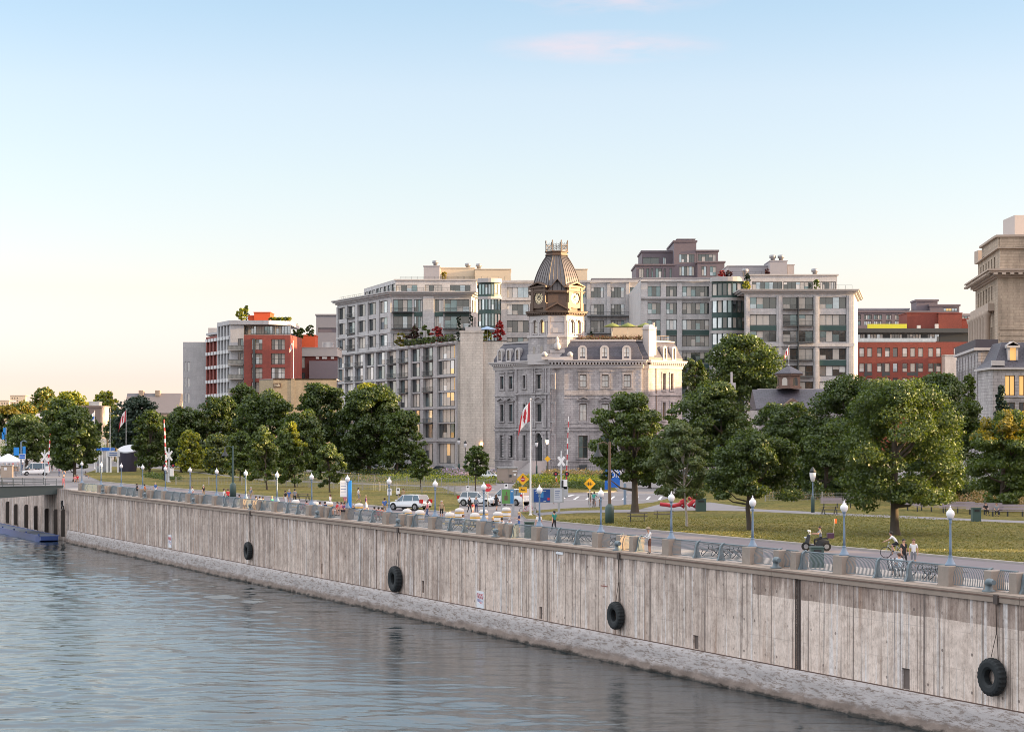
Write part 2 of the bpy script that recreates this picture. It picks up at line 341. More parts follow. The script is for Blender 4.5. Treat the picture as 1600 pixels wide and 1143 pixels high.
    hole = math_node(N, L, 'MULTIPLY', math_node(N, L, 'LESS_THAN', r, .085), _ramp(N, L, nz(.9, .9, 60, 2), [(.45, (0,0,0)), (.6, (.8,.8,.8))]))
    c = _mix(N, L, hole, c, (.13, .10, .09))
    L.new(c, B.inputs['Base Color']); B.inputs['Roughness'].default_value = .85
    _bump(N, L, B, math_node(N, L, 'ADD', nz(1.5, .4, 70, 5, .7), math_node(N, L, 'MULTIPLY', jj, -1)), .35, .05); return m

# --- water
m, N, L, B = principled('water')
B.inputs['Base Color'].default_value = (.012, .024, .030, 1); B.inputs['Roughness'].default_value = .05; B.inputs['IOR'].default_value = 1.42
p = _pos(N)
mp1 = N.new('ShaderNodeMapping'); mp1.inputs['Rotation'].default_value = (0, 0, radians(6)); mp1.inputs['Scale'].default_value = (.9, 1.9, 1); L.new(p, mp1.inputs[0])
mp2 = N.new('ShaderNodeMapping'); mp2.inputs['Rotation'].default_value = (0, 0, radians(-14)); mp2.inputs['Scale'].default_value = (2.4, 4.6, 1); L.new(p, mp2.inputs[0])
n1 = _noise(N, L, mp1.outputs[0], 1.0, 4, .6); n2 = _noise(N, L, mp2.outputs[0], 1.0, 5, .65)
n3 = _noise(N, L, _map(N, L, p, (.018, .03, 1)), 1.0, 3)
hh = math_node(N, L, 'ADD', math_node(N, L, 'MULTIPLY', n1, 1.0), math_node(N, L, 'MULTIPLY', n2, .5))
amp = _ramp(N, L, n3, [(.3, (.45,.45,.45)), (.7, (1,1,1))])
_bump(N, L, B, math_node(N, L, 'MULTIPLY', hh, amp), .9, .03)
MATS['water'] = m
# near basin: real wind ripples; the rest of the sheet lies flat around it
WX0, WX1, WY0, WY1, ST = -112.0, 26.0, 92.0, 320.0, .32
nx_, ny_ = int((WX1-WX0)/ST)+1, int((WY1-WY0)/ST)+1
gx, gy = np.meshgrid(np.linspace(WX0, WX1, nx_), np.linspace(WY0, WY1, ny_)); rg = np.random.default_rng(11); hz = np.zeros_like(gx)
pt = lambda sx, sy, p: np.sin(gx*sx+gy*sy*.6+p)*np.sin(gy*sy-gx*sx*.4+p*1.7)
patch = .62+.22*pt(.06,.045,1)+.20*pt(.021,.03,4)+.12*pt(.16,.1,2); patch = np.clip(patch, .15, 1.2)
for k in range(110):
    lam = .8*(8/.8)**(rg.random()**1.4); th = rg.normal(1.5, .6); kx, ky = 2*pi/lam*cos(th), 2*pi/lam*sin(th)
    wx = gx+.35*np.sin(gy*.31+k)+.25*np.sin(gy*.9+gx*.5+k*2); hz += (.0030*lam**.75)*np.sin(kx*wx+ky*gy+rg.uniform(0, 6.28))
hz *= patch
ed_ = np.minimum(np.minimum(gx-WX0, WX1-gx), np.minimum(gy-WY0, WY1-gy))/6; hz *= np.clip(ed_, 0, 1)
co_ = np.stack([gx, gy, -7.4+hz], -1).reshape(-1, 3); ii = np.arange(nx_*ny_).reshape(ny_, nx_)
qd = np.stack([ii[:-1,:-1], ii[:-1,1:], ii[1:,1:], ii[1:,:-1]], -1).reshape(-1, 4)
e0 = len(co_); ring_ = [(-9000,-3000,-7.4),(9000,-3000,-7.4),(9000,20000,-7.4),(-9000,20000,-7.4)]; co_ = np.vstack([co_, ring_]); cn = [0, nx_-1, nx_*ny_-1, nx_*(ny_-1)]
faces_ = qd.tolist()+[[e0+k, e0+(k+1)%4]+([cn[(k+1)%4]]+[cn[k]]) for k in range(4)]
me = bpy.data.meshes.new('water'); nf = len(faces_); me.vertices.add(len(co_)); me.vertices.foreach_set('co', co_.ravel()); me.loops.add(nf*4); me.loops.foreach_set('vertex_index', np.array(faces_, dtype=np.int32).ravel()); me.polygons.add(nf); me.polygons.foreach_set('loop_start', np.arange(0, nf*4, 4, dtype=np.int32)); me.polygons.foreach_set('use_smooth', [True]*nf); me.materials.append(m); me.update(calc_edges=True)
o = bpy.data.objects.new('water', me); COL.objects.link(o)
tag(o, 'dark rippled basin water along the concrete quay wall', kind='structure')

# --- ground (asphalt / paving sheet to the horizon)
gm = mat('ground_paving', (.20, .185, .195), .9, var=.22, scale=.35, bump=.2)
mb = MB(); mb.add([tuple(U(-500, .9, 0)), tuple(U(12000, .9, 0)), tuple(U(12000, 12000, 0)), tuple(U(-500, 12000, 0))], [(3,2,1,0)])
tag(mb.build('ground', gm), 'grey paved ground behind the quay', kind='structure')
asph = mat('asphalt', (.165, .145, .165), .9, var=.2, scale=.5, bump=.25)
conc_strip = mat('walk_concrete', (.40, .36, .34), .9, var=.18, scale=.8, bump=.2)
def strip(name, o0, o1, t0, t1, z, m, label):
    mb = MB(); mb.add([tuple(U(t0,o0,z)), tuple(U(t1,o0,z)), tuple(U(t1,o1,z)), tuple(U(t0,o1,z))], [(3,2,1,0)])
    return tag(mb.build(name, m), label, kind='structure')
strip('quay_walk', .95, 5.4, -120, 160, .004, conc_strip, 'pale concrete walk behind the quay railing')
strip('promenade_road', 5.4, 15.6, -120, 175, .008, asph, 'grey asphalt promenade along the quay')

# --- lawns as raised slabs with a kerb edge
def grass_mat():
    m, N, L, B = principled('lawn_grass'); p = _pos(N)
    a = _noise(N, L, _map(N, L, p, (.25, .25, .25)), 1, 5, .65); b = _noise(N, L, _map(N, L, p, (3.2, 1.1, 4)), 1, 7, .8); c_ = _noise(N, L, _map(N, L, p, (.05, .09, .1)), 1, 3)
    c = _mix(N, L, _ramp(N, L, a, [(.3, (0,0,0)), (.7, (1,1,1))]), (.08, .092, .020), (.18, .155, .045))
    c = _mix(N, L, _ramp(N, L, c_, [(.4, (0,0,0)), (.62, (.7,.7,.7))]), c, (.225, .175, .06))
    c = _mix(N, L, 1.0, c, _ramp(N, L, b, [(.38, (.42,.45,.42)), (.62, (1.25,1.22,1.15))]), 'MULTIPLY')
    L.new(c, B.inputs['Base Color']); B.inputs['Roughness'].default_value = .95; B.inputs['Specular IOR Level'].default_value = .15
    _bump(N, L, B, b, .8, .12); return m
GM = grass_mat(); MATS['grass'] = GM; kerbm = mat('kerb_stone', (.36, .33, .31), .9, var=.25, scale=2)
def lawn(poly, label):
    mb = MB(); mb.prism([(p.x, p.y) for p in poly], -.05, .12, 1, 0)
    return tag(mb.build('lawn', [GM, kerbm]), label, kind='structure')
KO = 15.9
right = [Q(822, KO), Q(1000, KO), Q(1300, KO), Q(1600, KO), U(-110, KO), U(-110, 130), G(1750, 763), G(1400, 760), G(1150, 762), G(1090, 768), G(1020, 786), G(940, 793), G(870, 796), G(812, 801)]
lawn(right, 'dry green lawn with trees right of the crossing')
left = [Q(700, KO), Q(560, KO), Q(400, KO), Q(250, KO), Q(158, KO), G(130, 741), G(165, 729), G(250, 733), G(420, 752), G(560, 757), G(690, 762), G(722, 775), G(716, 797)]
lawn(left[::-1], 'dry green lawn left of the crossing')
far = [G(262, 733), G(300, 728), G(500, 739), G(640, 744), G(770, 748), G(775, 758), G(690, 760), G(560, 755), G(420, 750)]
lawn(far[::-1], 'rough planted strip between the fence and the street')
lawn([G(812, 754), G(900, 757), G(960, 762), G(965, 768), G(880, 771), G(800, 762)][::-1], 'planted bed in front of the clock building')
lawn([G(812, 765.5), G(850, 776), G(866, 775), G(870, 770), G(840, 765)][::-1], 'clipped grass verge beside the rail crossing')
mb = MB()
def kerb_run(mb, pts, w_=.3, h=.15):
    for a, b in zip(pts, pts[1:]): mb.bar(V((a.x,a.y,h/2-.02)), V((b.x,b.y,h/2-.02)), w_, h)
kerb_run(mb, [U(QT(822, 15.75)-.0, 15.75), U(-110, 15.75)]); tag(mb.build('kerb', kerbm), 'pale stone kerb between promenade and right lawn', kind='structure')
mb = MB(); kerb_run(mb, [Q(158, 15.75), Q(700, 15.75)]); tag(mb.build('kerb', kerbm), 'pale stone kerb between promenade and left lawn', kind='structure')
# footpath on the right lawn
pathm = mat('path_asphalt', (.21, .20, .22), .9, var=.15, scale=.6)
pp = [G(1760, 820), G(1600, 815.5), G(1350, 805), G(1170, 796), G(1090, 794), G(1000, 797.5), G(900, 799), G(830, 803)]
q = [G(1760, 824), G(1600, 819), G(1350, 808.5), G(1170, 800), G(1090, 799), G(1000, 801.5), G(900, 803), G(838, 807)]
mb = MB()
for a, b, c, d in zip(pp, pp[1:], q[1:], q): mb.add([(v.x, v.y, .128) for v in (a, b, c, d)], [(0,1,2,3)])
tag(mb.build('footpath', pathm), 'grey asphalt footpath crossing the right lawn', kind='structure')
mb = MB(); mb.add([(v.x, v.y, .132) for v in (G(1000, 797), G(1120, 796), G(1175, 795), G(1110, 786), G(1040, 787))], [(0,1,2,3,4)])
tag(mb.build('paved_area', pathm), 'grey paved corner around the red sculpture', kind='structure')
# street markings
white = mat('road_paint', (.72, .72, .74), .7, var=.2, scale=2)
mb = MB()
def gline(mb, a, b, w_=.25, z=.006):
    a = V((a.x,a.y,z)); b = V((b.x,b.y,z)); s = (b-a).normalized().cross(V((0,0,1)))*w_/2
    mb.add([a-s, b-s, b+s, a+s], [(0,1,2,3)])
gline(mb, G(868, 773), G(1100, 771.5), .5); gline(mb, G(866, 780.5), G(1045, 780.5), .35); gline(mb, G(880, 777), G(895, 773), .5)
for k in range(9): gline(mb, G(878+k*19, 780), G(886+k*18.5, 775), .28)
tag(mb.build('road_marking', white), 'white painted lines on the street by the blue banner', kind='structure')
mb = MB(); gline(mb, G(715, 757), G(772, 764), .2); gline(mb, G(776, 797), G(842, 797), .15)
for k in range(6): gline(mb, U(30+k*3.2, 14.9), U(31.6+k*3.2, 14.9), .15, .012)
tag(mb.build('road_marking', white), 'faint white lines on the promenade by the parked cars', kind='structure')
mb = MB(); mb.add([tuple(U(QT(680, 5.5), 5.5, .014)), tuple(U(QT(800, 5.5), 5.5, .014)), tuple(U(QT(800, 6.3), 6.3, .014)), tuple(U(QT(680, 6.3), 6.3, .014))], [(0,1,2,3)])
tag(mb.build('road_marking', mat('yellow_paint', (.62, .42, .08), .7)), 'worn yellow band on the promenade behind the barriers', kind='structure')

# ================================================================ QUAY WALL
QM = quay_material('quay_concrete'); QF = quay_material('quay_footing', True)
T0, T1 = 150.0, -125.0; W = T0-T1
FM, _ = frame(U(T0), U(T1))
def wu(px, off=0): return T0-QT(px, off)             # wall-local x of a photo column
wall = thing('quay_wall', 'long streaked concrete quay wall rising from the water', 'quay wall', tuple(U(0, 0, -7.4)))
joints = [(250, .16), (392, .12), (588, .2), (1247, .62), (515, .1), (967, .1)]
niches = [(1087, 1005, .62, 1.05), (845, 957, .5, .9), (1415, 1062, .72, 1.25), (661, 916, .45, 1.0), (503, 888, .35, 1.0), (1000, 1000, .01, .01)][:5]
holes = []
for px, wd in joints: u = wu(px); holes.append((u-wd/2, u+wd/2, -5.62, -.42))
nic = []
for px, py, wd, h in niches:
    u = wu(px); P = Q(px); z = HC-(py-HY)/F*P.y; nic.append((u-wd/2, u+wd/2, max(z-h/2, -5.55), z+h/2))
mb = MB(); mb.M = FM; holes_wall(mb, W, -5.62, -.42, holes, .35, 0, 1, 1)
mb2 = MB(); holes_wall(mb, .001, 0, .001, [])
# niches cut with their own patch of holes: rebuild the wall with both
mb = MB(); mb.M = FM
allh = holes+nic; allh.sort()
holes_wall(mb, W, -5.62, -.42, allh, .13, 0, 0, 1)
mb.box(0, .6, -5.62, W, 1.0, -.42, 0)
dark = mat('joint_dark', (.15, .12, .11), .9, var=.3, scale=3)
mb.build('wall_face', [QM, dark], wall)
mb = MB(); mb.M = FM; 
x = 0
random.seed(5)
while x < W:
    l = random.uniform(5.5, 6.5); mb.box(x, -.09-random.uniform(0,.015), -.42, min(W, x+l-.03), 1.02, 0, 0); x += l
mb.build('coping', mat('coping_concrete', (.33, .265, .225), .9, var=.35, scale=1.8, bump=.5), wall)
mb = MB(); mb.M = FM; mb.box(0, -.14, -.16, W, -.092, -.1, 0)
mb.build('edge_angle', mat('rust_steel', (.16, .10, .08), .8, var=.3, scale=3), wall)
# rough footing
nx = int(W/.28); rows = [(-.02, -5.62), (-.24, -5.66), (-.30, -5.95), (-.33, -6.25), (-.35, -6.55), (-.38, -6.85), (-.42, -7.1), (-.48, -7.3), (-.54, -7.55), (-.6, -7.9)]
vs = []; fs = []
for j, (y, z) in enumerate(rows):
    for i in range(nx+1):
        X = i*.28; a = .0 if j < 1 else (.02 if j == 1 else .03+.018*j); n_ = MN.fractal(V((X*.9, z*2.2, j*.3)), 1, 2, 4)
        vs.append((X, y+n_*a*1.3-.03*(j > 1), z+(MN.noise(V((X*.7, j, 9)))*.06 if j > 0 else 0)))
for j in range(len(rows)-1):
    for i in range(nx): a = j*(nx+1)+i; fs.append((a+nx+1, a+nx+2, a+1, a))
mb = MB(); mb.M = FM; mb.add(vs, fs, 0, True); mb.build('footing', QF, wall)
mb = MB(); mb.M = FM; mb.box(0, -.03, -5.64, W, -.002, -5.56); mb.build('footing_joint', mat('joint_brown', (.13,.085,.07), .9, var=.4, scale=2), wall)  # dark strip standing in for the thin shadow line at this joint
# ladder in the wide joint
mb = MB(); mb.M = FM; u = wu(1247)
for dx in (-.2, .2): mb.box(u+dx-.02, -.06, -7.2, u+dx+.02, -.02, -.2)
for k in range(24): mb.box(u-.18, -.055, -7.1+k*.29, u+.2, -.025, -7.07+k*.29)
mb.build('ladder', mat('ladder_steel', (.10, .08, .075), .7, .4), wall)
# far wall continuing beneath the bridge, set back, with timber fenders
far_wall = thing('lock_wall', 'darker concrete lock wall with timber fender posts under the footbridge', 'lock wall', tuple(U(170, .6, -7.4)))
FM2, W2 = frame(U(420, .6), U(150, .6)); mb = MB(); mb.M = FM2; mb.box(0, 0, -7.9, W2-.05, 1.2, -.005); mb.build('wall_face', QM, far_wall)
timber = mat('fender_timber', (.06, .05, .045), .9, var=.3, scale=3)
for px, a, b in ((104, 836, 795), (86, 833, 795), (72, 829, 794), (55, 825, 790), (40, 822, 788), (24, 818, 787), (11, 815, 783)):
    t = QT(px, .3); P = U(t, .3); mb = MB()
    M2, _ = frame(U(t+.28, .3), U(t-.28, .3)); mb.M = M2
    z0 = AZ(a+2, P.y); z1 = AZ(b, P.y)
    if px > 100: mb.M, _ = frame(U(t+.2, -.3), U(t-.2, -.3))
    mb.box(0, -.1, z0, .55, .29, z1); mb.box(.1, -.2, z0+.1, .45, -.1, z1-.2); mb.build('fender_post', timber, far_wall)
mb = MB(); t = QT(99, 0); M2, _ = frame(U(t+.9, -.05), U(t-.5, -.05)); mb.M = M2
mb.box(0, -.12, -2.9, .15, .04, -1.6); mb.box(0, -.12, -1.75, .8, .04, -1.6); mb.box(.65, -.12, -2.3, .8, .04, -1.6); mb.box(0, -.12, -2.9, 1.3, .04, -2.75); mb.box(1.2, -.12, -3.3, 1.35, .04, -2.3); mb.box(.2, -.1, -2.5, .6, .04, -2.2)
mb.build('bracket', mat('black_steel', (.03,.03,.035), .6), wall)

# --- signs and fittings on the wall face
def on_wall(px, py):
    P = Q(px); return T0-QT(px), HC-(py-HY)/F*P.y
signw = mat('sign_white', (.72, .74, .80), .6, var=.12, scale=2); inkb = mat('ink_blue', (.10, .08, .30), .7, var=0); inkr = mat('ink_red', (.55, .06, .08), .7, var=0); inkk = mat('ink_black', (.03, .03, .04), .7, var=0)
def wall_notice(px, py, wd, h, label):
    u, z = on_wall(px, py); loc = FM @ V((u, -.01, z-h/2)); t = thing('warning_sign', label, 'sign', tuple(loc))
    mb = MB(); mb.M = FM; mb.box(u-wd/2, -.05, z-h/2, u+wd/2, -.005, z+h/2); mb.build('board', signw, t)
    for k, c in enumerate((-.3, 0, .3)):
        mb = MB(); mb.M = FM; R = wd*.13; cz = z+h*(.22 if k == 0 else .2)
        pts = [(u+c*wd+R*cos(a*pi/8), -.06, cz+R*1.15*sin(a*pi/8)) for a in range(17)]; mb.tube(pts, .016, 4, 0, False)
        mb.tube([(u+c*wd-R*.7, -.06, cz+R*.8), (u+c*wd+R*.7, -.06, cz-R*.8)], .014, 4, 0, False)
        mb.box(u+c*wd-R*.35, -.058, cz-R*.7, u+c*wd+R*.3, -.051, cz+R*.1, 1); mb.build('pictogram', [inkr, inkk], t)
    for k, (a, b) in enumerate(((-.38, .02), (-.4, .35), (-.36, .42), (-.1, .3), (0, .38))):
        mb = MB(); mb.M = FM; zz = z-h*.0-k*h*.055; mb.box(u+a*wd, -.056, zz-.018, u+b*wd, -.051, zz+.014); mb.build('text_line', inkb if k < 3 else inkr, t)
wall_notice(751, 936, 1.35, 1.3, 'white warning notice with three round pictograms low on the quay wall')
wall_notice(266, 845, 1.3, 1.5, 'white warning notice far along the quay wall, left of the expansion joint')
u, z = on_wall(875, 863.5); t = thing('name_plate', 'small pale plate near the top of the quay wall', 'plate', tuple(FM @ V((u, 0, z))))
mb = MB(); mb.M = FM; mb.box(u-.55, -.06, z-.09, u+.55, -.005, z+.09); mb.build('plate', signw, t)
u, z = on_wall(874, 880); mb = MB(); mb.M = FM
for a, b in (((-.02, -.6), (.02, .35)),): mb.box(u+a[0], -.02, z+a[1], u+b[0], -.004, z+b[1])
mb.bar((u, -.012, z+.38), (u-.18, -.012, z+.1), .04, .015, 0, (0,1,0)); mb.bar((u, -.012, z+.38), (u+.18, -.012, z+.1), .04, .015, 0, (0,1,0))
recentre(tag(mb.build('painted_arrow', signw), 'faint white upward arrow painted on the wall under the pale plate', 'marking'))
# draught numerals / crosses sprayed red
u, z = on_wall(944, 915); mb = MB(); mb.M = FM; mb.box(u-.5, -.02, z-.03, u+.5, -.004, z+.03); mb.box(u-.03, -.019, z-.18, u+.03, -.003, z+.18)
recentre(tag(mb.build('survey_mark', mat('spray_red', (.28, .11, .09), .8)), 'small red survey cross sprayed on the quay wall left of a tyre', 'marking'))

# --- tyre fenders
rub = mat('tyre_rubber', (.012, .016, .02), .75, var=.3, scale=4, bump=.3); chain = mat('chain_steel', (.09, .07, .065), .7, .3)
def tyre_mesh(R, th):
    mb = MB(); prof = []; n = 48
    r0 = R*.42
    ring = [(r0, -th*.30), (r0*.97, 0), (r0, th*.30), (R*.55, th*.46), (R*.78, th*.5), (R*.93, th*.44), (R, th*.3), (R*1.01, 0), (R, -th*.3), (R*.93, -th*.44), (R*.78, -th*.5), (R*.55, -th*.46)]
    vs = []; k = len(ring)
    for i in range(n):
        a = 2*pi*i/n
        for j, (r, y) in enumerate(ring):
            rr = r*(1.0 if (j < 5 or j > 9 or i % 2) else .955); vs.append((rr*cos(a), y, rr*sin(a)))
    fs = [(i*k+j, i*k+(j+1)%k, ((i+1)%n)*k+(j+1)%k, ((i+1)%n)*k+j) for i in range(n) for j in range(k)]
    mb.add(vs, fs, 0, False); return mb
tm = tyre_mesh(.94, .52).mesh('tyre', rub)
for px, py, R, txt in ((1550, 1057, .94, 'black tractor tyre hanging on the quay wall at the far right'), (962, 961, .93, 'black tractor tyre hanging on the quay wall below the yellow lit bollard posts'),
                       (618, 904, 1.1, 'black tractor tyre on the quay wall, second from the left of the four'), (387.5, 860, .92, 'smallest looking black tyre on the quay wall, farthest left of the four')):
    u, z = on_wall(px, py); Y = Q(px).y; u = T0-QT(px, -.3); z = HC-(py-HY)/F*Q(px, -.3).y
    t = thing('tyre_fender', txt, 'tyre', tuple(FM @ V((u, -.3, z))), group='tyre fenders hung along the quay wall')
    s = R/.94; o = inst('tyre', tm, t, FM @ Matrix.Translation((u, -.28*s-.03, z)) @ Matrix.Diagonal((s, s, s, 1)) @ Matrix.Rotation(.3, 4, 'Y'))
    mb = MB(); mb.M = FM
    for dx in (-.35, .38): mb.tube([(u+dx, -.2, z+R*.55), (u+dx*.7, -.14, z+R*1.1), (u+.12+dx*.1, -.12, max(z+R*1.3, -2.0))], .022, 4)
    mb.tube([(u+.12, -.12, max(z+R*1.3, -2.0)), (u+.12, -.16, -.1)], .035, 4)
    mb.box(u-.05, -.2, -.5, u+.28, -.1, -.05); mb.build('chain', chain, t)

# ================================================================ QUAY FURNITURE
lampx = [1485,1319,1176,1049,939,843,756,680,608,543,487,433,384,338.6,297,258.5,223,189.5,158,128]
LO = 1.25                                            # pedestals' centre line behind the wall face
ts = [QT(x, LO) for x in lampx]; A_ = np.polyfit(range(20), ts, 1); SP, T_0 = float(A_[0]), float(A_[1])
print('lamp spacing', SP, 'resid', max(abs(T_0+SP*i-t) for i, t in enumerate(ts)))
pedm = mat('pedestal_concrete', (.30, .255, .225), .9, var=.32, scale=2.2, bump=.6)
blue = mat('lamp_blue_paint', (.165, .235, .335), .45, var=.14, scale=3); globe = mat('lamp_globe', (.80, .80, .84), .25, var=.05, scale=3)
railm = mat('rail_paint', (.13, .17, .20), .5, var=.15, scale=3)
def chamfer_box(mb, hx, hy, z0, z1, ch=.04, mi=0):
    P = lambda a, b, z: [(-a,-b,z),(a,-b,z),(a,b,z),(-a,b,z)]
    mb.loft([P(hx, hy, z0), P(hx, hy, z1-ch), P(hx-ch, hy-ch, z1)], mi)
def make_ped(hx, hy, h, name='concrete_pedestal'):
    t = thing(name, 'x', 'pedestal'); mb = MB(); chamfer_box(mb, hx, hy, .0, h, .035); mb.box(-hx-.03, -hy-.03, 0, hx+.03, hy+.03, .08)
    mb.build('block', pedm, t)
    mb = MB(); mb.box(-.12, hy-.01, .35, .12, hy+.02, .62); mb.build('access_plate', railm, t); return t
def make_lamp():
    t = thing('street_lamp', 'x', 'street lamp')
    mb = MB(); mb.lathe([(.29,0),(.29,.05),(.26,.09),(.17,.24),(.115,.40),(.10,.46),(.12,.49),(.085,.53)], 14); mb.build('base', blue, t)
    mb = MB(); mb.lathe([(.075,.5),(.07,1.0),(.052,2.1),(.052,2.16),(.085,2.2),(.085,2.26),(.06,2.3),(.105,2.4),(.13,2.44)], 12); mb.build('pole', blue, t)
    g = MB(); g.lathe([(.12,2.44),(.17,2.5),(.215,2.6),(.225,2.68),(.2,2.78),(.14,2.85),(.085,2.89)], 16); g = g.build('globe', globe, t)
    mb = MB(); mb.lathe([(.085,2.89),(.095,2.92),(.05,2.96),(.03,3.02),(.045,3.05),(.0,3.12)], 10); mb.build('finial', globe, g); return t
ped0 = make_ped(.46, .46, 1.04); lamp0 = make_lamp(); RZ = atan2(-D.y, -D.x)
for i, px in enumerate(lampx):
    p = U(ts[i], LO); pl = f'weathered concrete pedestal under the {ORD[i]} quay lamp counted from the right' if i else 'weathered concrete pedestal under the quay lamp nearest the right edge'
    ll = f'blue-grey lamp post with white acorn globe, {ORD[i]} from the right along the quay' if i else 'blue-grey lamp post with white acorn globe, rightmost and largest along the quay'
    if i == 0: a, b = ped0, lamp0; a.location = p; a.rotation_euler = (0,0,RZ); b.location = p+V((0,0,1.04)); a['label'] = pl; b['label'] = ll
    else: a = copy_tree(ped0, loc=p, rz=RZ, label=pl); b = copy_tree(lamp0, loc=p+V((0,0,1.04)), label=ll)
    a['group'] = 'lamp pedestals along the quay'; b['group'] = 'street lamps along the quay'
# extra lamp pedestals just outside the frame are not needed; railings and posts between
fin_prof = [(-.28, 0), (.30, 0), (.22, .22), (.12, .5), (.10, .75), (.16, .98), (.28, 1.08), (.26, 1.13), (.12, 1.08), (-.02, .95), (-.09, .7), (-.12, .4), (-.18, .18)]
def fin(mb, x):
    k = len(fin_prof); vs = [(x+s*.09, a, z) for s in (-1, 1) for a, z in fin_prof]
    mb.add(vs, [tuple(range(k)), tuple(range(2*k-1, k-1, -1))]+[(i+k, (i+1)%k+k, (i+1)%k, i) for i in range(k)])
def bars(mb, x0, x1, step=.14):
    n = int((x1-x0)/step)
    for i in range(n+1):
        x = x0+(x1-x0)*i/max(1,n)
        for (y0, z0), (y1, z1) in (((-.02,.1),(-.05,.45)), ((-.05,.45),(.03,.8)), ((.03,.8),(.17,1.02))): mb.bar((x,y0,z0), (x,y1,z1), .026, .026, 0, (1,0,0))
    mb.bar((x0,-.02,.1), (x1,-.02,.1), .04, .04, 0)
def make_railing(L_, segs, fins):
    t = thing('quay_railing', 'x', 'railing')
    for a, b in segs:
        mb = MB(); mb.tube([(a,.2,1.04),(b,.2,1.04)], .042, 6); mb.build('top_rail', railm, t)
        mb = MB(); bars(mb, a+.08, b-.08); mb.build('baluster_panel', railm, t)
    for x in fins: mb = MB(); fin(mb, x); mb.build('support', railm, t)
    return t
S = -SP if SP < 0 else SP; S = abs(SP)
railA = make_railing(S, [(.46, S-.46)], [S*.35, S*.65]); railB = make_railing(S, [(.46, S*.355-.3), (S*.355+.3, S*.545-.3), (S*.545+.3, S-.46)], [S*.355-.42, S*.545+.42])
post0 = make_ped(.29, .42, 1.02, 'bollard_post')
boll = thing('mooring_bollard', 'x', 'bollard'); mb = MB(); mb.lathe([(.34,0),(.34,.06),(.2,.12),(.17,.3),(.19,.42)], 14); mb.build('base', railm, boll)
mb = MB(); mb.tube([(-.1,-.02,.4),(.06,-.05,.48),(.3,-.1,.52),(.52,-.14,.5),(.6,-.16,.5)], [.16,.2,.17,.12,.13], 12); mb.build('horn', railm, boll)
usedA = usedB = usedP = usedK = False; nA = 0; gi = 0; bi = 0
for i in range(-1, 19):
    ta = (ts[i] if i >= 0 else ts[0]-S); tb = ts[i+1]          # near, far
    p = U(tb, LO-.15); q2 = U(ta, LO-.15); sc = (p-q2).length/S; isB = (i % 2 == 1) or i == -1
    src = railB if isB else railA; first = (not usedB) if isB else (not usedA)
    lab = 'steel quay railing bay cut by the right edge of the picture' if i < 0 else f'curved grey steel railing bay between the {ORD[i] if i else "rightmost"} and {ORD[i+1]} quay lamps from the right'
    if first: r = src; r.location = p; r.rotation_euler = (0,0,RZ); r['label'] = lab
    else: r = copy_tree(src, loc=p, rz=RZ, label=lab)
    r.scale = (sc,1,1); r['group'] = 'railing bays between the lamps'
    if isB: usedB = True
    else: usedA = True
    if isB:
        for k, fr in enumerate((.355, .545)):
            pos = U(tb-(tb-ta)*fr, LO-.1); lab = f'plain concrete post {"left" if k == 0 else "right"} of the {ORD[bi]} mooring bollard from the right'
            if not usedP: pp_ = post0; pp_.location = pos; pp_.rotation_euler = (0,0,RZ); pp_['label'] = lab; usedP = True
            else: pp_ = copy_tree(post0, loc=pos, rz=RZ, label=lab)
            pp_['group'] = 'concrete posts beside the bollards'
        pos = U(tb-(tb-ta)*.405, .42, .0); lab = f'grey iron mooring bollard on the quay edge, {ORD[bi]} from the right'
        if bi == 0: lab = 'grey iron mooring bollard on the quay edge above the rightmost tyre'
        if not usedK: kk = boll; kk.location = pos; kk.rotation_euler = (0,0,RZ); kk['label'] = lab; usedK = True
        else: kk = copy_tree(boll, loc=pos, rz=RZ, label=lab)
        kk['group'] = 'mooring bollards along the quay'; bi += 1

# --- footbridge across the lock at the left
steel = mat('bridge_steel', (.065, .085, .085), .6, var=.25, scale=1.5); deckm = mat('bridge_deck', (.27, .25, .27), .9, var=.2, scale=1)
br = thing('footbridge', 'low grey-green steel bridge crossing the lock at the left edge', 'bridge', tuple(U(163, -.5, 0)))
BM, BL = frame(U(161, -60), U(161, 1.5))             # x from the far bank to the quay, y along D (away)
mb = MB(); mb.M = BM; mb.box(0, 0, .02, BL, 9, .3); mb.build('deck', deckm, br)
mb = MB(); mb.M = BM; n = 30
for y in (-.2, 9.0):
    for i in range(n):
        x0, x1 = BL*i/n, BL*(i+1)/n; d0 = -.75-.9*sin(pi*min(1, (BL-x0)/40)); d1 = -.75-.9*sin(pi*min(1, (BL-x1)/40))
        mb.loft([[(x0,y,d0),(x0,y+.2,d0),(x0,y+.2,.38),(x0,y,.38)], [(x1,y,d1),(x1,y+.2,d1),(x1,y+.2,.38),(x1,y,.38)]])
    mb.box(0, y-.12, .3, BL, y+.3, .4)
for i in range(12): mb.box(BL*i/12, .02, -1.0, BL*i/12+.15, 8.98, -.1)
mb.build('girder', steel, br)
for y, nm in ((-.05, 'near'), (8.95, 'far')):
    mb = MB(); mb.M = BM
    for z in (.7, 1.0, 1.4): mb.tube([(0,y,z),(BL-1,y,z)], .035, 5)
    for i in range(40): mb.box((BL-1)*i/39-.03, y-.03, .38, (BL-1)*i/39+.03, y+.03, 1.42)
    mb.build('railing', steel, br)
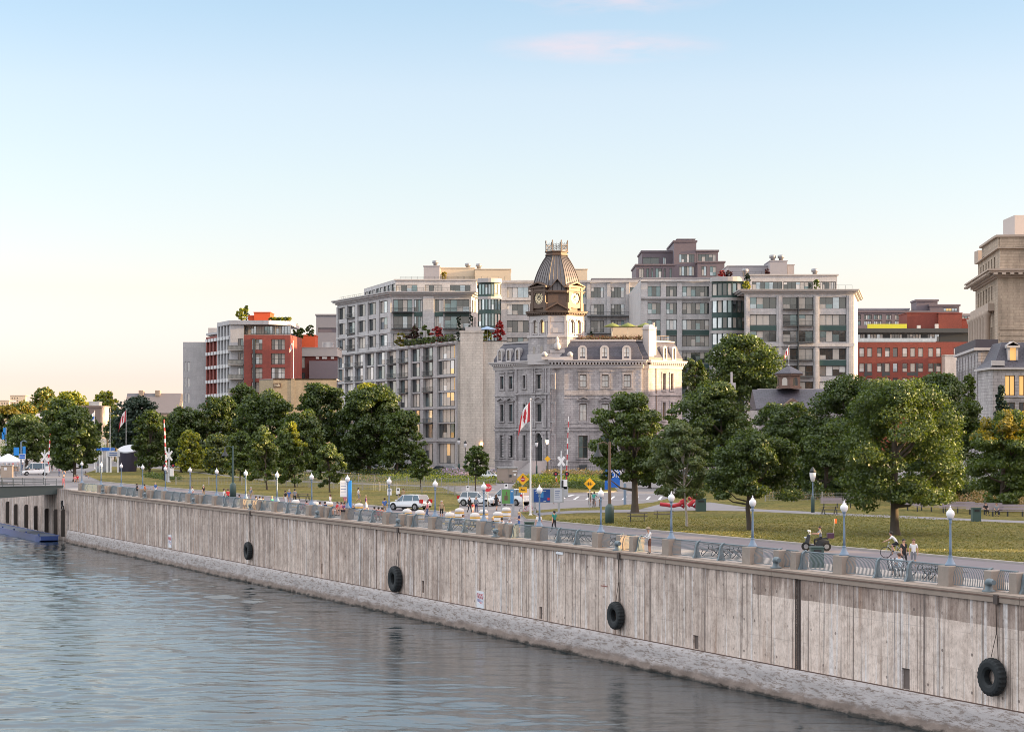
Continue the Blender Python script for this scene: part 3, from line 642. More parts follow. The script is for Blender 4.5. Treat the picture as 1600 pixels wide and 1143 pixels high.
# blue barge moored under the bridge
bg_ = thing('work_barge', 'long flat blue barge moored against the lock wall', 'barge', tuple(U(200, -2, -7.5)))
bm1 = mat('barge_blue', (.035, .075, .26), .5, var=.25, scale=1.5); bm2 = mat('barge_deck', (.10, .12, .17), .8, var=.3, scale=1.5)
M2, LL = frame(U(330, -3.6), U(153.5, -3.6)); mb = MB(); mb.M = M2
mb.loft([[(0,0,-7.7),(0,3,-7.7),(0,3,-6.62),(0,0,-6.62)], [(LL-2.2,0,-7.7),(LL-2.2,3,-7.7),(LL-2.2,3,-6.62),(LL-2.2,0,-6.62)], [(LL,.3,-7.2),(LL,2.8,-7.2),(LL,2.8,-6.62),(LL,.3,-6.62)]])
mb.build('hull', bm1, bg_)
mb = MB(); mb.M = M2; mb.box(.2, .25, -6.62, LL-.4, 2.8, -6.57); mb.build('deck', bm2, bg_)
mb = MB(); mb.M = M2
for y in (.02, 2.86): mb.box(0, y, -6.62, LL-.1, y+.12, -6.5)
for k in range(10): mb.box(LL-1-k*9, .1, -6.57, LL-.8-k*9, .3, -6.3)
mb.build('rub_rail', bm1, bg_)
# ================================================================ BUILDINGS
gl_dark = glass('glass_dark', (.035, .045, .05)); gl_sky = glass('glass_sky', (.46, .53, .59), .08, .75); gl_teal = glass('glass_teal', (.20, .28, .30), .1, .6)
gl_cur = mat('curtain_glass', (.50, .46, .42), .22, var=.15, scale=1, spec=.9); gl_pale = mat('blind_glass', (.66, .64, .62), .3, var=.1, scale=1, spec=.9)
gl_warm = glass('glass_warm', (.95, .62, .30), .12, .8)  # warm sunset reflection put into the glass tint
fr_dark = mat('frame_dark', (.05, .055, .06), .5, var=.1); fr_white = mat('frame_white', (.6, .6, .6), .5, var=.1); fr_brown = mat('frame_brown', (.14, .09, .06), .5, var=.1)
MODERN = [gl_sky, gl_dark, gl_cur, gl_pale, gl_teal, gl_dark, gl_dark, gl_cur]; OLD = [gl_dark, gl_dark, gl_teal, gl_warm]; RED = [gl_cur, gl_sky, gl_pale, gl_cur, gl_dark]
WARM = [gl_warm, gl_warm, gl_cur]; LIT = [mat('lit_window', (.6,.35,.12), .5, var=.1, emit=((1,.55,.18), .22))]; CLK = [gl_pale, gl_sky]
_wm = {}
def winmesh(w_, h, nx, ny, frm, panes, var, fw=.07, arch=False):
    k = (round(w_,2), round(h,2), nx, ny, frm.name, tuple(p.name for p in panes), var, fw)
    if k in _wm: return _wm[k]
    rnd = random.Random(hash(str(k)) & 0xffff if False else sum(map(ord, str(k))))
    mb = MB(); e = .004
    mb.box(e,0,e, w_-e,.1,fw); mb.box(e,0,h-fw, w_-e,.1,h-e); mb.box(e,0,fw, fw,.1,h-fw); mb.box(w_-fw,0,fw, w_-e,.1,h-fw)
    for i in range(1, nx): x = w_*i/nx; mb.box(x-fw*.4,.004,fw, x+fw*.4,.096,h-fw)
    for j in range(1, ny):
        z = h*j/ny; 
        for i in range(nx): mb.box(w_*i/nx+fw*.4+(fw*.6 if i == 0 else 0),.008,z-fw*.3, w_*(i+1)/nx-fw*.4-(fw*.6 if i == nx-1 else 0),.092,z+fw*.3)
    mats = [frm]+panes
    blind = rnd.random()
    for i in range(nx):
        c = rnd.randrange(len(panes))+1; x0, x1 = w_*i/nx, w_*(i+1)/nx; s = h*rnd.choice([0, 0, 0, .35, .6]) if h > 1.6 else 0; dy = rnd.uniform(0, .012)
        for a, b, cc in ((fw*.5, h-s, c), (h-s, h-fw*.5, rnd.randrange(len(panes))+1)):
            if b-a > .02: mb.add([(x0,.06+dy,a),(x1,.06,a),(x1,.06,b),(x0,.06+dy,b)], [(0,1,2,3)], cc)
    _wm[k] = mb.mesh('window', mats); return _wm[k]
def upx(p0, p1, px):
    d = V((p1[0]-p0[0], p1[1]-p0[1])).normalized(); k = (px-CX)/F
    return (k*p0[1]-p0[0])/(d.x-k*d.y)
def even(a, b, n, fill=.6, m=0):
    s = (b-a-2*m)/n; return [(a+m+s*(i+.5-fill/2), a+m+s*(i+.5+fill/2)) for i in range(n)]
def offset(poly, d):
    n = len(poly); A = sum(poly[i][0]*poly[(i+1)%n][1]-poly[(i+1)%n][0]*poly[i][1] for i in range(n)); sg = 1 if A > 0 else -1; out = []
    for i in range(n):
        p, q, r = V(poly[i-1][:2]), V(poly[i][:2]), V(poly[(i+1)%n][:2])
        a = (q-p).normalized(); b = (r-q).normalized(); na = V((a.y,-a.x))*sg; nb = V((b.y,-b.x))*sg
        m_ = na+nb; m_ = m_/max(.25, m_.dot(na)) if m_.length > 1e-6 else na
        o = q+m_*d; out.append((o.x, o.y))
    return out
def proj_px(P):
    return (CX+F*P.x/P.y, HY-F*(P.z-HC)/P.y) if P.y > 1 else (0,0)
class Bld:
    def __init__(s, name, label, cat, loc, group=None): s.root = thing(name, label, cat, loc, group=group); s.w = []
    def build(s, mb, name, mats):
        if name in ('spandrel', 'window_box', 'balcony_panel') and len(mb.v) > 8:
            for k in range(0, len(mb.v), 8): q = MB(); q.v = mb.v[k:k+8]; q.f = [[i-k for i in f] for f in mb.f[k//8*6:k//8*6+6]]; q.mi = [0]*6; q.sm = [False]*6; o = q.build(name, mats, s.root)
            return o
        return mb.build(name, mats, s.root)
    def slab(s, poly, z0, z1, m, name): mb = MB(); mb.prism(poly, z0, z1); return s.build(mb, name, m)
    def facade(s, p0, p1, z0, z1, holes, wm, frm=None, panes=None, nx=2, ny=1, depth=.35, name='wall', extra=None, cill=None, fw=.11):
        """holes: [(u0,u1,z0,z1[,nx[,panes]])] in metres along p0->p1"""
        M, W_ = frame(p0, p1); mb = MB(); mb.M = M; hs = [h for h in holes if h[0] > .02 and h[1] < W_-.02]
        holes_wall(mb, W_, z0, z1, [h[:4] for h in hs], depth, 0, 0)
        if extra: extra(mb, W_)
        s.build(mb, name, wm if isinstance(wm, list) else [wm])
        if frm:
            for h in hs:
                n_ = h[4] if len(h) > 4 and h[4] else nx; pn = h[5] if len(h) > 5 else panes
                s.w.append((M, h[0], h[2], h[1]-h[0], h[3]-h[2], n_, ny, frm, pn, depth-.12, fw))
        return M, W_
    def finish(s, most=100):
        def size(a):
            P = a[0] @ V((a[1]+a[3]/2, 0, a[2]+a[4]/2)); px, py = proj_px(P); vis = -20 < px < 1620 and -20 < py < 740
            nrm = abs((a[0].col[1].xyz).dot(V((P.x,P.y,0)).normalized())); return (a[3]*a[4]*nrm*(F/P.y)**2)*(1 if vis else .01)*(1 if nrm > 0 else .1)
        s.w.sort(key=size, reverse=True); rnd = random.Random(len(s.w))
        for k, (M, u, z, w_, h, nx, ny, frm, pn, y, fw) in enumerate(s.w[:most]):
            me = winmesh(w_, h, nx, ny, frm, pn, rnd.randrange(6), fw); inst('window', me, s.root, M @ Matrix.Translation((u, y, z)))
        if len(s.w) > most:
            mb = MB(); mats = []
            for (M, u, z, w_, h, nx, ny, frm, pn, y, fw) in s.w[most:]:
                me = winmesh(w_, h, nx, ny, frm, pn, rnd.randrange(6), fw); mm_ = []
                for m_ in me.materials:
                    if m_ not in mats: mats.append(m_)
                    mm_.append(mats.index(m_))
                T = M @ Matrix.Translation((u, y, z))
                mb.add([tuple(T @ v.co) for v in me.vertices], [tuple(p.vertices) for p in me.polygons], [mm_[p.material_index] for p in me.polygons])
            o = s.build(mb, 'window', mats); o['kind'] = 'stuff'
def grid(cols, rows, nx=2, panes=None): return [(a, b, c, d, nx, panes) if panes else (a, b, c, d, nx) for a, b in cols for c, d in rows]
def zy(Y, prs): return sorted([(AZ(max(a,b), Y), AZ(min(a,b), Y)) for a, b in prs])
def cpx(p0, p1, prs): return [(upx(p0,p1,a), upx(p0,p1,b)) for a, b in prs]
def balcony(B, M, u0, u1, z, d=1.5, m_=None, glassy=False):
    mb = MB(); mb.M = M; mb.box(u0, -d, z-.22, u1, -.01, z); B.build(mb, 'balcony_slab', m_ or fr_dark)
    mb = MB(); mb.M = M
    mb.box(u0, -d, z+1.0, u1, -d+.05, z+1.07); n = max(2, int((u1-u0)/.3))
    for i in range(n+1): x = u0+(u1-u0-.04)*i/n; mb.box(x, -d+.01, z, x+.03, -d+.04, z+1.0)
    for x in (u0, u1-.05): mb.box(x, -d+.05, z+1.0, x+.05, -.01, z+1.07)
    B.build(mb, 'balcony_rail', fr_dark)

# ---------------- condominium block
st_c = masonry('condo_stone', (.52,.505,.515), (.47,.455,.465), (.39,.38,.39), 1.2, .6, .02, .8, .22, .25)
st_b = masonry('condo_beige', (.60,.55,.50), (.56,.51,.465), (.46,.41,.37), 1.3, .62, .05, .85, .3, .5)
green = mat('green_spandrel', (.035,.075,.07), .4, var=.15); conc = mat('condo_concrete', (.42,.40,.40), .8, var=.18, scale=.8); roofm = mat('roof_gravel', (.22,.21,.20), .9)
PA = (AX(527,589), 589); PB = (AX(715,509), 509)
B = Bld('condo_building', 'large grey stone apartment block with stepped roof terraces behind the clock tower building', 'apartment building', (AX(800,540), 540, 0))
# long facade, lower
def pil(cols, zs, W_, proud=.28, zb=None):
    def f(mb, W2):
        us = [0]+[x for c in cols for x in c]+[W2]
        for i in range(0, len(us)-1, 2):
            a, b = us[i], us[i+1]
            if b-a > .35: mb.box(a+.06 if i else a, -proud, zs[0], b-.06 if i < len(us)-2 else b, -.004, zs[1])
        for z0, z1, pr in (zb or []): mb.box(0, -pr, z0, W2, -.002, z1)
    return f
cols = cpx(PA, PB, [(528.5,539),(541,553),(556.5,569),(572.5,586),(589.5,603.5),(607,621),(625,639.5),(643.5,658),(663,678.5)]); wide = cpx(PA, PB, [(684.5,713)])
rows = [(.6,5.6),(7,10.6),(10.9,14.2),(15,18.5),(18.9,22.2),(23,26.5),(26.9,30.2)]
def ext(mb, W2):
    us = [0]+[x for c in cols+wide for x in c]+[W2]
    for i in range(0, len(us)-1, 2):
        a, b = us[i], us[i+1]; mb.box(a+.03, -.35, 0, b-.03, -.004, 30.5)
    for z in (6.1, 14.35, 22.35): mb.box(0, -.5, z, W2, -.354, z+.5); 
    mb.box(-.2, -.9, 30.55, W2, -.006, 31.1); mb.box(-.1, -.6, 30.3, W2, -.36, 30.54)
M, W_ = B.facade(PA, PB, 0, 31.2, grid(cols, rows, 3)+grid(wide, rows, 5, [gl_warm, gl_cur, gl_dark, gl_sky, gl_cur, gl_dark]), st_c, fr_dark, MODERN, depth=.5, extra=ext)
mb = MB(); mb.M = M
for a, b in cols+wide:
    for z in (10.62, 18.52, 26.52): mb.box(a, .1, z, b, .42, z+.27)
B.build(mb, 'spandrel', green)
for i, (a, b) in enumerate(cols):
    for j, (z0, z1) in enumerate(rows[1:]):
        if (i in (1, 2, 5, 6, 8)) and (j % 2 == (0 if i % 2 else 1) or j > 3): balcony(B, M, a+.1, b-.1, z0+.05, .8)
# blank end wall with chimney
PC = (AX(792,509), 509.0)
M2, W2 = B.facade((PB[0],PB[1]), PC, 0, 31.2, [], st_b)
u0, u1 = upx(PB, PC, 719.5), upx(PB, PC, 755); mb = MB(); mb.M = M2; mb.box(u0, -.9, 0, u1, 1.5, 33.2); mb.box(u0-.25, -1.1, 33.2, u1+.25, 1.7, 33.6); B.build(mb, 'chimney', st_b)
mb = MB(); mb.M = M2; mb.box(u0+1.2, -.1, 33.6, u1-.5, .9, 34.6); B.build(mb, 'chimney_cap', conc)
B.slab([PA, PB, PC, (PC[0], 549), (PA[0]+35, 600)], 30.9, 31.15, roofm, 'roof_terrace')
# long facade, upper three floors
k = QT(612)  # direction shared with the quay
tdir = V((PB[0]-PA[0], PB[1]-PA[1])).normalized(); uE = upx(PA, PB, 612); PE = (PA[0]+tdir.x*uE, PA[1]+tdir.y*uE)
colsU = cpx(PA, PB, [(529,541),(544,556),(560,572.5),(576,589),(593.5,607)]); rowsU = [(31.9,34.9),(36.4,39.6),(40.8,44.1)]
def extU(mb, W2):
    us = [0]+[x for c in colsU for x in c]+[W2]
    for i in range(0, len(us)-1, 2): mb.box(us[i]+.03, -.3, 31.2, us[i+1]-.03, -.004, 44.4)
    mb.box(0, -.45, 35.2, W2, -.304, 35.7)
MU, WU = B.facade(PA, PE, 31.2, 45.0, grid(colsU, rowsU, 3), st_c, fr_dark, MODERN, depth=.5, extra=extU)
for i, (a, b) in enumerate(colsU):
    if i in (1,): 
        for z0, _ in rowsU: balcony(B, MU, a+.1, b-.1, z0+.05, .8)
# recessed frontal part with balconies
PF = (AX(736, PE[1]), PE[1]); PG = (AX(749, PE[1]+12), PE[1]+12)
Yr = PE[1]; cF = cpx(PE, PF, [(614.5,644),(647,660),(679,692.5),(694.5,733)])
M3, W3 = B.facade(PE, PF, 31.2, 45.0, grid(cF, rowsU, 4), st_c, fr_dark, MODERN, depth=.4, extra=lambda mb, W2: (mb.box(cF[1][1]+.2, -.6, 31.2, cF[2][0]-.2, -.004, 44.9), mb.box(0, -.3, 35.1, cF[0][0]-.1, -.004, 35.6)))
mb = MB(); mb.M = M3
for a, b in cF: mb.box(a, -.05, 39.62, b, -.006, 40.75)
B.build(mb, 'spandrel', green)
for a, b in (cF[0], cF[3]):
    for z in (36.3, 40.7): balcony(B, M3, a-.4, b+.6, z, 1.7)
M4, W4 = B.facade(PF, PG, 31.2, 45.0, grid([(W_x, W_x+1.6) for W_x in (1.5, 5)], rowsU, 1), st_c, fr_dark, MODERN)
PG2 = (AX(786, PG[1]), PG[1])
# curved glass bay and neighbouring frontal wall
def curved_bay(B, xa, xb, Y, z0, z1, rows, sag, panes, seg=7, band=True):
    pts = [(AX(xa+(xb-xa)*i/seg, Y)-0, Y-sag*(1-((2*i/seg)-1)**2)) for i in range(seg+1)]
    for a, b in zip(pts, pts[1:]):
        w_ = V((b[0]-a[0], b[1]-a[1])).length
        B.facade(a, b, z0, z1, [(.08, w_-.08, c, d, 1) for c, d in rows], green, fr_dark, panes, depth=.2)
    for z, h, o in [(z1-.02, 1.1, 1.0)]+([(rows[k][0]-1.25, .75, .35) for k in range(1, len(rows), 2)] if band else []):
        cp = V(((xa+xb)/2, 0)); poly = [(p[0], p[1]-o) for p in pts]+[(pts[-1][0]+.2, Y+2), (pts[0][0]-.2, Y+2)]
        B.slab(poly, z, z+h, conc, 'cornice')
curved_bay(B, 747, 783, 545, 31.2, 48.2, [(31.9,34.9),(36.6,40.0),(40.9,44.4),(45.0,47.8)], 2.0, [gl_sky, gl_teal, gl_cur])
Yb = 560; P5 = (AX(783,Yb), Yb); P6 = (AX(1001,Yb), Yb); r5 = zy(Yb, [(448.5,465),(475,492),(500.5,519),(527,544),(552,569)])
c5 = cpx(P5, P6, [(792,826),(831,838),(900,915),(923,943.5),(955,975.5),(984,1000)])
M5, W5 = B.facade(P5, P6, 20, AZ(438,Yb), grid(c5, r5, 4), st_c, fr_dark, MODERN, depth=.4, extra=lambda mb, W2: ([mb.box(a-1.1, -.5, 20, a-.2, -.004, AZ(440,Yb)) for a, b in c5[2:]], mb.box(0, -.9, AZ(441,Yb), W2, -.502, AZ(438,Yb)), mb.box(0, -.4, AZ(469.5,Yb), upx(P5,P6,830), -.004, AZ(467,Yb))))
for z in (r5[3][0]-.3, r5[2][0]-.3, r5[1][0]-.3): balcony(B, M5, upx(P5,P6,917), W5-.2, z, 1.9)
Yc = 508; P7 = (AX(1001,Yc), Yc); P8 = (AX(1114,Yc), Yc); r7 = zy(Yc, [(447,463),(473,490.5),(499,515),(524,541),(550,567),(576,593),(602,618)])
c7 = cpx(P7, P8, [(1012,1032),(1041,1057.5),(1066,1108)])
B.facade((P7[0], Yb), P7, 10, AZ(437,Yc), [], st_c)
def e7(mb, W2):
    us = [0]+[x for c in c7 for x in c]+[W2]
    for i in range(0, len(us)-1, 2): mb.box(us[i]+.05, -.35, 10, us[i+1]-.05, -.004, AZ(440,Yc))
    mb.box(0, -1.0, AZ(466,Yc), W2, -.354, AZ(464,Yc)); mb.box(0, -.7, AZ(468,Yc), W2, -.356, AZ(466,Yc)-.01); mb.box(0, -.6, AZ(547,Yc), W2, -.354, AZ(543,Yc)); mb.box(-.1, -.8, AZ(440,Yc), W2, -.36, AZ(437,Yc))
M7, W7 = B.facade(P7, P8, 0, AZ(437,Yc), [h if h[0] < c7[2][0]-.1 else (*h[:4], 6) for h in grid(c7, r7, 3)], st_c, fr_dark, MODERN, depth=.45, extra=e7)
mb = MB(); mb.M = M7
for a, b in c7: mb.box(a, -.02, AZ(523.5,Yc), b, -.01, AZ(515.6,Yc)) ; mb.box(a, -.02, AZ(575,Yc), b, -.01, AZ(568,Yc))
B.build(mb, 'spandrel', green)
curved_bay(B, 1112, 1166, 502, 0, AZ(440,502), zy(502, [(443,462),(469,489),(496,513),(521,539),(547,564),(573,590)]), 1.8, [gl_teal, gl_sky, gl_teal, gl_cur, gl_dark])
# right pavilion
Yd = 489; P9 = (AX(1163,Yd), Yd); P10 = (AX(1334,Yd), Yd); r9 = zy(Yd, [(464,482),(491,508),(516.5,534),(544,561.5),(571,587.5),(596,613),(622,640)])
c9 = cpx(P9, P10, [(1172,1213),(1223,1270.5),(1280.5,1322)])
def e9(mb, W2):
    for a, b in ((0, c9[0][0]), (c9[0][1], c9[1][0]), (c9[1][1], c9[2][0]), (c9[2][1], W2)):
        mb.box(a+.15, -.3, 0, b-.15, -.004, AZ(461,Yd)); m_ = (a+b)/2; mb.box(m_-.28, -.5, 14, m_+.28, -.304, AZ(461,Yd)-.1)
    mb.box(-.1, -.62, AZ(541,Yd), W2+.1, -.504, AZ(536,Yd))
M9, W9 = B.facade(P9, P10, 0, AZ(458,Yd), [(*h[:4], 4) for h in grid(c9, r9)], st_c, fr_dark, MODERN, depth=.5, extra=e9)
mb = MB(); mb.M = M9
for a, b in (c9[0], c9[2]):
    for y0, y1 in ((516,508.4),(571,562),(622,614)): mb.box(a, -.06, AZ(y0,Yd), b, -.02, AZ(y1,Yd))
B.build(mb, 'spandrel', green)
a, b = c9[1]; mb = MB(); mb.M = M9; mb.box((a+b)/2-.16, -1.0, 5, (a+b)/2+.16, -.01, AZ(464,Yd)); B.build(mb, 'mullion', fr_dark)
for z0, z1 in r9: balcony(B, M9, a+.1, (a+b)/2-.35, z0-.1, 1.3); balcony(B, M9, (a+b)/2+.35, b-.1, z0-.1, 1.3)
P11 = (P10[0]+6, Yd+30); B.facade(P10, P11, 0, AZ(458,Yd), [], st_c)
foot = [P9, P10, P11, (P9[0], Yd+30)]
for o, za, zb in ((.5, 458, 455.6), (1.1, 455.6, 453.4), (1.4, 453.4, 452)): B.slab(offset(foot, o), AZ(za,Yd), AZ(zb,Yd), conc, 'cornice')
# cornices of the left part
foot2 = [PA, PE, PF, PG, (PG[0], 590), (PA[0]+10, 600)]
for o, z0, z1 in ((.5, 45.0, 45.5), (1.2, 45.5, 45.95), (1.6, 45.95, 46.25)): B.slab(offset(foot2, o), z0, z1, conc, 'cornice')
# setback top floors
def setback(p0, p1, y0, y1, Y, winpx, wy, nx=4, back=14, m_=st_c):
    cc = cpx(p0, p1, winpx); M_, Wx = B.facade(p0, p1, AZ(y1,Y)-1.5, AZ(y0,Y), grid(cc, zy(Y,[wy]), nx), m_, fr_dark, MODERN, depth=.3)
    d = V((p1[0]-p0[0], p1[1]-p0[1])).normalized(); n_ = V((-d.y, d.x)); pl = [p0, p1, (p1[0]+n_.x*back, p1[1]+n_.y*back), (p0[0]+n_.x*back, p0[1]+n_.y*back)]
    B.facade(p1, pl[2], AZ(y1,Y)-1.5, AZ(y0,Y), [], m_); B.facade(pl[3], p0, AZ(y1,Y)-1.5, AZ(y0,Y), [], m_)
    B.slab(offset(pl, .35), AZ(y0,Y), AZ(y0,Y)+.35, conc, 'roof'); return M_, Wx
sA = (AX(618,556), 556); sB = (AX(744,556), 556)
setback(sA, sB, 438, 460, 556, [(619,652),(664,691),(703,735)], (445,459))
sC = (AX(566,585), 592); M_, Wx = B.facade(sC, sA, 45, AZ(438,556), grid(even(.5, V((sA[0]-sC[0], sA[1]-sC[1])).length-.5, 8, .8), [(46.4,48.9)], 2), st_c, fr_dark, MODERN)
B.slab([sC, sA, (sA[0]+6, 575), (sC[0]+10, 600)], AZ(438,556), AZ(438,556)+.3, conc, 'roof')
def rbox(B, x0, x1, y0, y1, Y, dep, m_, name='roof_block', cap=True):
    mb = MB(); a, b = AX(x0,Y), AX(x1,Y); mb.box(a, Y, AZ(y1,Y)-1, b, Y+dep, AZ(y0,Y))
    if cap: mb.box(a-.15, Y-.15, AZ(y0,Y), b+.15, Y+dep+.15, AZ(y0,Y)+.2)
    return B.build(mb, name, m_)
grey_r = mat('render_grey', (.33,.32,.35), .8, var=.12); beige_r = mat('render_beige', (.56,.47,.36), .8, var=.12); steelr = mat('vent_steel', (.3,.3,.32), .4, .6)
rbox(B, 662, 687, 416, 440, 566, 8, grey_r); rbox(B, 687.3, 741, 419, 440, 572, 10, beige_r); rbox(B, 741.5, 798, 421, 440, 568, 12, beige_r)
rbox(B, 896, 917.5, 421, 440, 575, 8, beige_r); rbox(B, 1137, 1203, 416, 434, 528, 12, grey_r); rbox(B, 1203.3, 1230, 408, 434, 524, 12, grey_r); rbox(B, 1230.5, 1241, 414, 434, 530, 8, grey_r)
rbox(B, 925, 1000, 435.5, 440, 563, 15, grey_r); rbox(B, 1003, 1110, 434.5, 440, 530, 15, grey_r)
for px, py, Y in ((680,416,570),(731,420,575),(748,421,572),(1208,408,528),(1221,408,528),(1165,430,512),(1274,430,500)):
    mb = MB(); x = AX(px,Y); z = AZ(py,Y); mb.lathe([(.55,-.5),(.55,.8),(.85,.9),(.85,1.6),(.6,1.7)], 10, (x, Y+1, z)); B.build(mb, 'roof_vent', steelr)
sD = (AX(1172,500), 500); sE = (AX(1308,500), 500)
setback(sD, sE, 430.5, 454, 500, [(1175,1222),(1224,1270),(1282,1306)], (440,452), 7)
# terrace rails on roofs
def rail_line(B, pts, z, h=1.05, m_=None):
    mb = MB()
    for a, b in zip(pts, pts[1:]):
        a = V((a[0],a[1],z)); b = V((b[0],b[1],z)); n = max(1, int((b-a).length/1.5))
        mb.bar(a+V((0,0,h)), b+V((0,0,h)), .06, .05); mb.bar(a+V((0,0,h*.5)), b+V((0,0,h*.5)), .03, .03)
        for i in range(n+1): p = a.lerp(b, i/n); mb.bar(p, p+V((0,0,h)), .05, .05, 0, (1,0,0))
    return B.build(mb, 'terrace_rail', m_ or fr_dark)
o_ = offset([PA, PE, PF, PG], -.6); rail_line(B, [(PA[0]+.7, PA[1]+.6), (PE[0]+.5, PE[1]+.8), (PF[0], PF[1]+1)], 46.25)
rail_line(B, [(P9[0]+.5, Yd+.5), (P10[0]-.3, Yd+.5)], AZ(452,Yd)); rail_line(B, [(AX(690,560), 560.5), (AX(797,560), 560.5)], AZ(437.5,560)); rail_line(B, [(AX(625,556), 556.7), (AX(742,556), 556.7)], AZ(437.5,556)+.3, .7)
rail_line(B, [(AX(1120,506), 506), (AX(1200,506), 506)], AZ(431,506)); rail_line(B, [(PE[0]-8, PE[1]-1+9), (PB[0]-1, PB[1]+1)], 31.15)
B.finish()

# ---------------- clock tower building
st_k = masonry('clock_stone', (.50,.465,.475), (.39,.36,.375), (.26,.235,.245), 1.1, .45, .03, .85, .42, .6)
st_s = mat('clock_smooth_stone', (.49,.455,.46), .8, var=.2, scale=1.2, bump=.2); slate = masonry('slate', (.10,.095,.125), (.075,.07,.095), (.04,.04,.05), .5, .28, .02, .55, .2, .3)
metalr = mat('tower_roof_metal', (.155,.14,.145), .42, .3, var=.25, scale=.6); brown = mat('tower_brown', (.125,.08,.06), .6, var=.25, scale=1.5)
A0 = (-3.7,439.4); B1 = (9.0,424.25); C0 = (10.8,423.0); C1 = (26.8,423.0); C2 = (27.0,424.7); C3 = (28.3,424.7); D1 = (35.8,432.2); E1 = (31,448); F1 = (4,450)
foot = [A0,B1,C0,C1,C2,C3,D1,E1,F1]
B = Bld('clock_building', 'grey stone building with mansard roof and corner clock tower', 'clock tower building', (14, 432, 0))
LV = [(3.3,7.7),(10.7,14.2),(17.6,20.2)]
def surround(mb, h, ped=None, arch=False):
    a, b, c, d = h[:4]; w_ = b-a
    mb.box(a-.28, -.14, c-.1, a-.01, -.004, d+.05); mb.box(b+.01, -.14, c-.1, b+.28, -.004, d+.05); mb.box(a-.4, -.22, c-.32, b+.4, -.004, c-.104)
    mb.box(a-.3, -.16, d+.054, b+.3, -.004, d+.35)
    if ped == 'flat': mb.box(a-.5, -.4, d+.75, b+.5, -.004, d+.95); mb.box(a-.35, -.1, d+.36, b+.35, -.004, d+.745)
    if ped == 'tri':
        mb.box(a-.65, -.45, d+.6, b+.65, -.004, d+.78); x = (a+b)/2
        mb.loft([[(a-.65,-.45,d+.784),(a-.65,-.004,d+.784),(a-.63,-.004,d+.9),(a-.63,-.45,d+.9)],[(x,-.45,d+1.35),(x,-.004,d+1.35),(x,-.004,d+1.55),(x,-.45,d+1.55)],[(b+.65,-.45,d+.784),(b+.65,-.004,d+.784),(b+.63,-.004,d+.9),(b+.63,-.45,d+.9)]])
    if ped == 'arch':
        r = w_/2+.5; x = (a+b)/2
        for i in range(10):
            t0, t1 = pi*i/10, pi*(i+1)/10
            mb.loft([[(x-cos(t)*r,-.4,d+.5+sin(t)*r*.62),(x-cos(t)*r,-.004,d+.5+sin(t)*r*.62),(x-cos(t)*(r+.25),-.004,d+.5+sin(t)*(r*.62+.25)),(x-cos(t)*(r+.25),-.4,d+.5+sin(t)*(r*.62+.25))] for t in (t0, t1)])
        mb.box(a-.5, -.38, d+.36, b+.5, -.004, d+.5)
def arch_fill(mb, a, b, d, rise, y0=0, y1=.3, n=8, mi=0):
    """stone that rounds the top of a rectangular opening (top at d)"""
    x = (a+b)/2; r = (b-a)/2
    for i in range(n):
        t0, t1 = pi*i/n, pi*(i+1)/n; p = [(x-cos(t)*r, d-rise+sin(t)*rise) for t in (t0, t1)]
        mb.add([(p[0][0],y0+.002,p[0][1]),(p[1][0],y0+.002,p[1][1]),(p[1][0],y0+.002,d+.01),(p[0][0],y0+.002,d+.01),(p[0][0],y1,p[0][1]),(p[1][0],y1,p[1][1])], [(0,1,2,3),(0,4,5,1)], mi)
def arch_ring(mb, a, b, d, rise, y0=-.2, th=.28, n=10, mi=0):
    x = (a+b)/2; r = (b-a)/2
    for i in range(n):
        mb.loft([[(x-cos(t)*r,y0,d-rise+sin(t)*rise),(x-cos(t)*r,-.003,d-rise+sin(t)*rise),(x-cos(t)*(r+th),-.003,d-rise+sin(t)*(rise+th)),(x-cos(t)*(r+th),y0,d-rise+sin(t)*(rise+th))] for t in (pi*i/n, pi*(i+1)/n)], mi)
# front facade: three bays
def hw(p0, p1, pxs, lv, w_): return [(upx(p0,p1,x)-w_/2, upx(p0,p1,x)+w_/2, lv[0], lv[1]) for x in pxs]
fx = [911, 945.5, 980]
H = hw(C0,C1,fx,(3.0,7.6),1.9)+hw(C0,C1,fx,LV[1],1.45)+hw(C0,C1,fx,LV[2],1.4)
def ef(mb, W2):
    for i, h in enumerate(H): surround(mb, h, [None,'tri','flat'][i//3])
    for z, o, hh in ((8.6,.3,.35),(9.3,.16,.3),(16.0,.3,.3),(15.2,.12,.25),(2.2,.2,.3),(10.1,.1,.2)): mb.box(.0, -o, z, W2, -.16 if o > .2 else -.003, z+hh)
    for z in [2.6+.55*k for k in range(10)]: mb.box(0, -.045, z, .7, -.004, z+.42); mb.box(W2-.7, -.045, z, W2, -.004, z+.42)
    for z in [9.8+.6*k for k in range(19)]: mb.box(0, -.05, z, .45+.25*(int(z/.6)%2), -.004, z+.5); mb.box(W2-.45-.25*(int(z/.6)%2), -.05, z, W2, -.004, z+.5)
    for x in fx: u = upx(C0,C1,x); mb.box(u-.9, -.03, .5, u+.9, -.006, 1.6, 1)
B.facade(C0, C1, 0, 22.0, [(*h, 2, ([gl_dark, gl_teal] if i < 3 else CLK)) for i, h in enumerate(H)], [st_k, fr_dark], fr_brown, OLD, 2, 2, depth=.45, extra=ef)
# chamfer, quoined return, recess
B.facade(B1, C0, 0, 22.0, [], st_k); B.facade(C1, C2, 0, 22.0, [], st_k); B.facade(C2, C3, 0, 22.0, [], st_k)
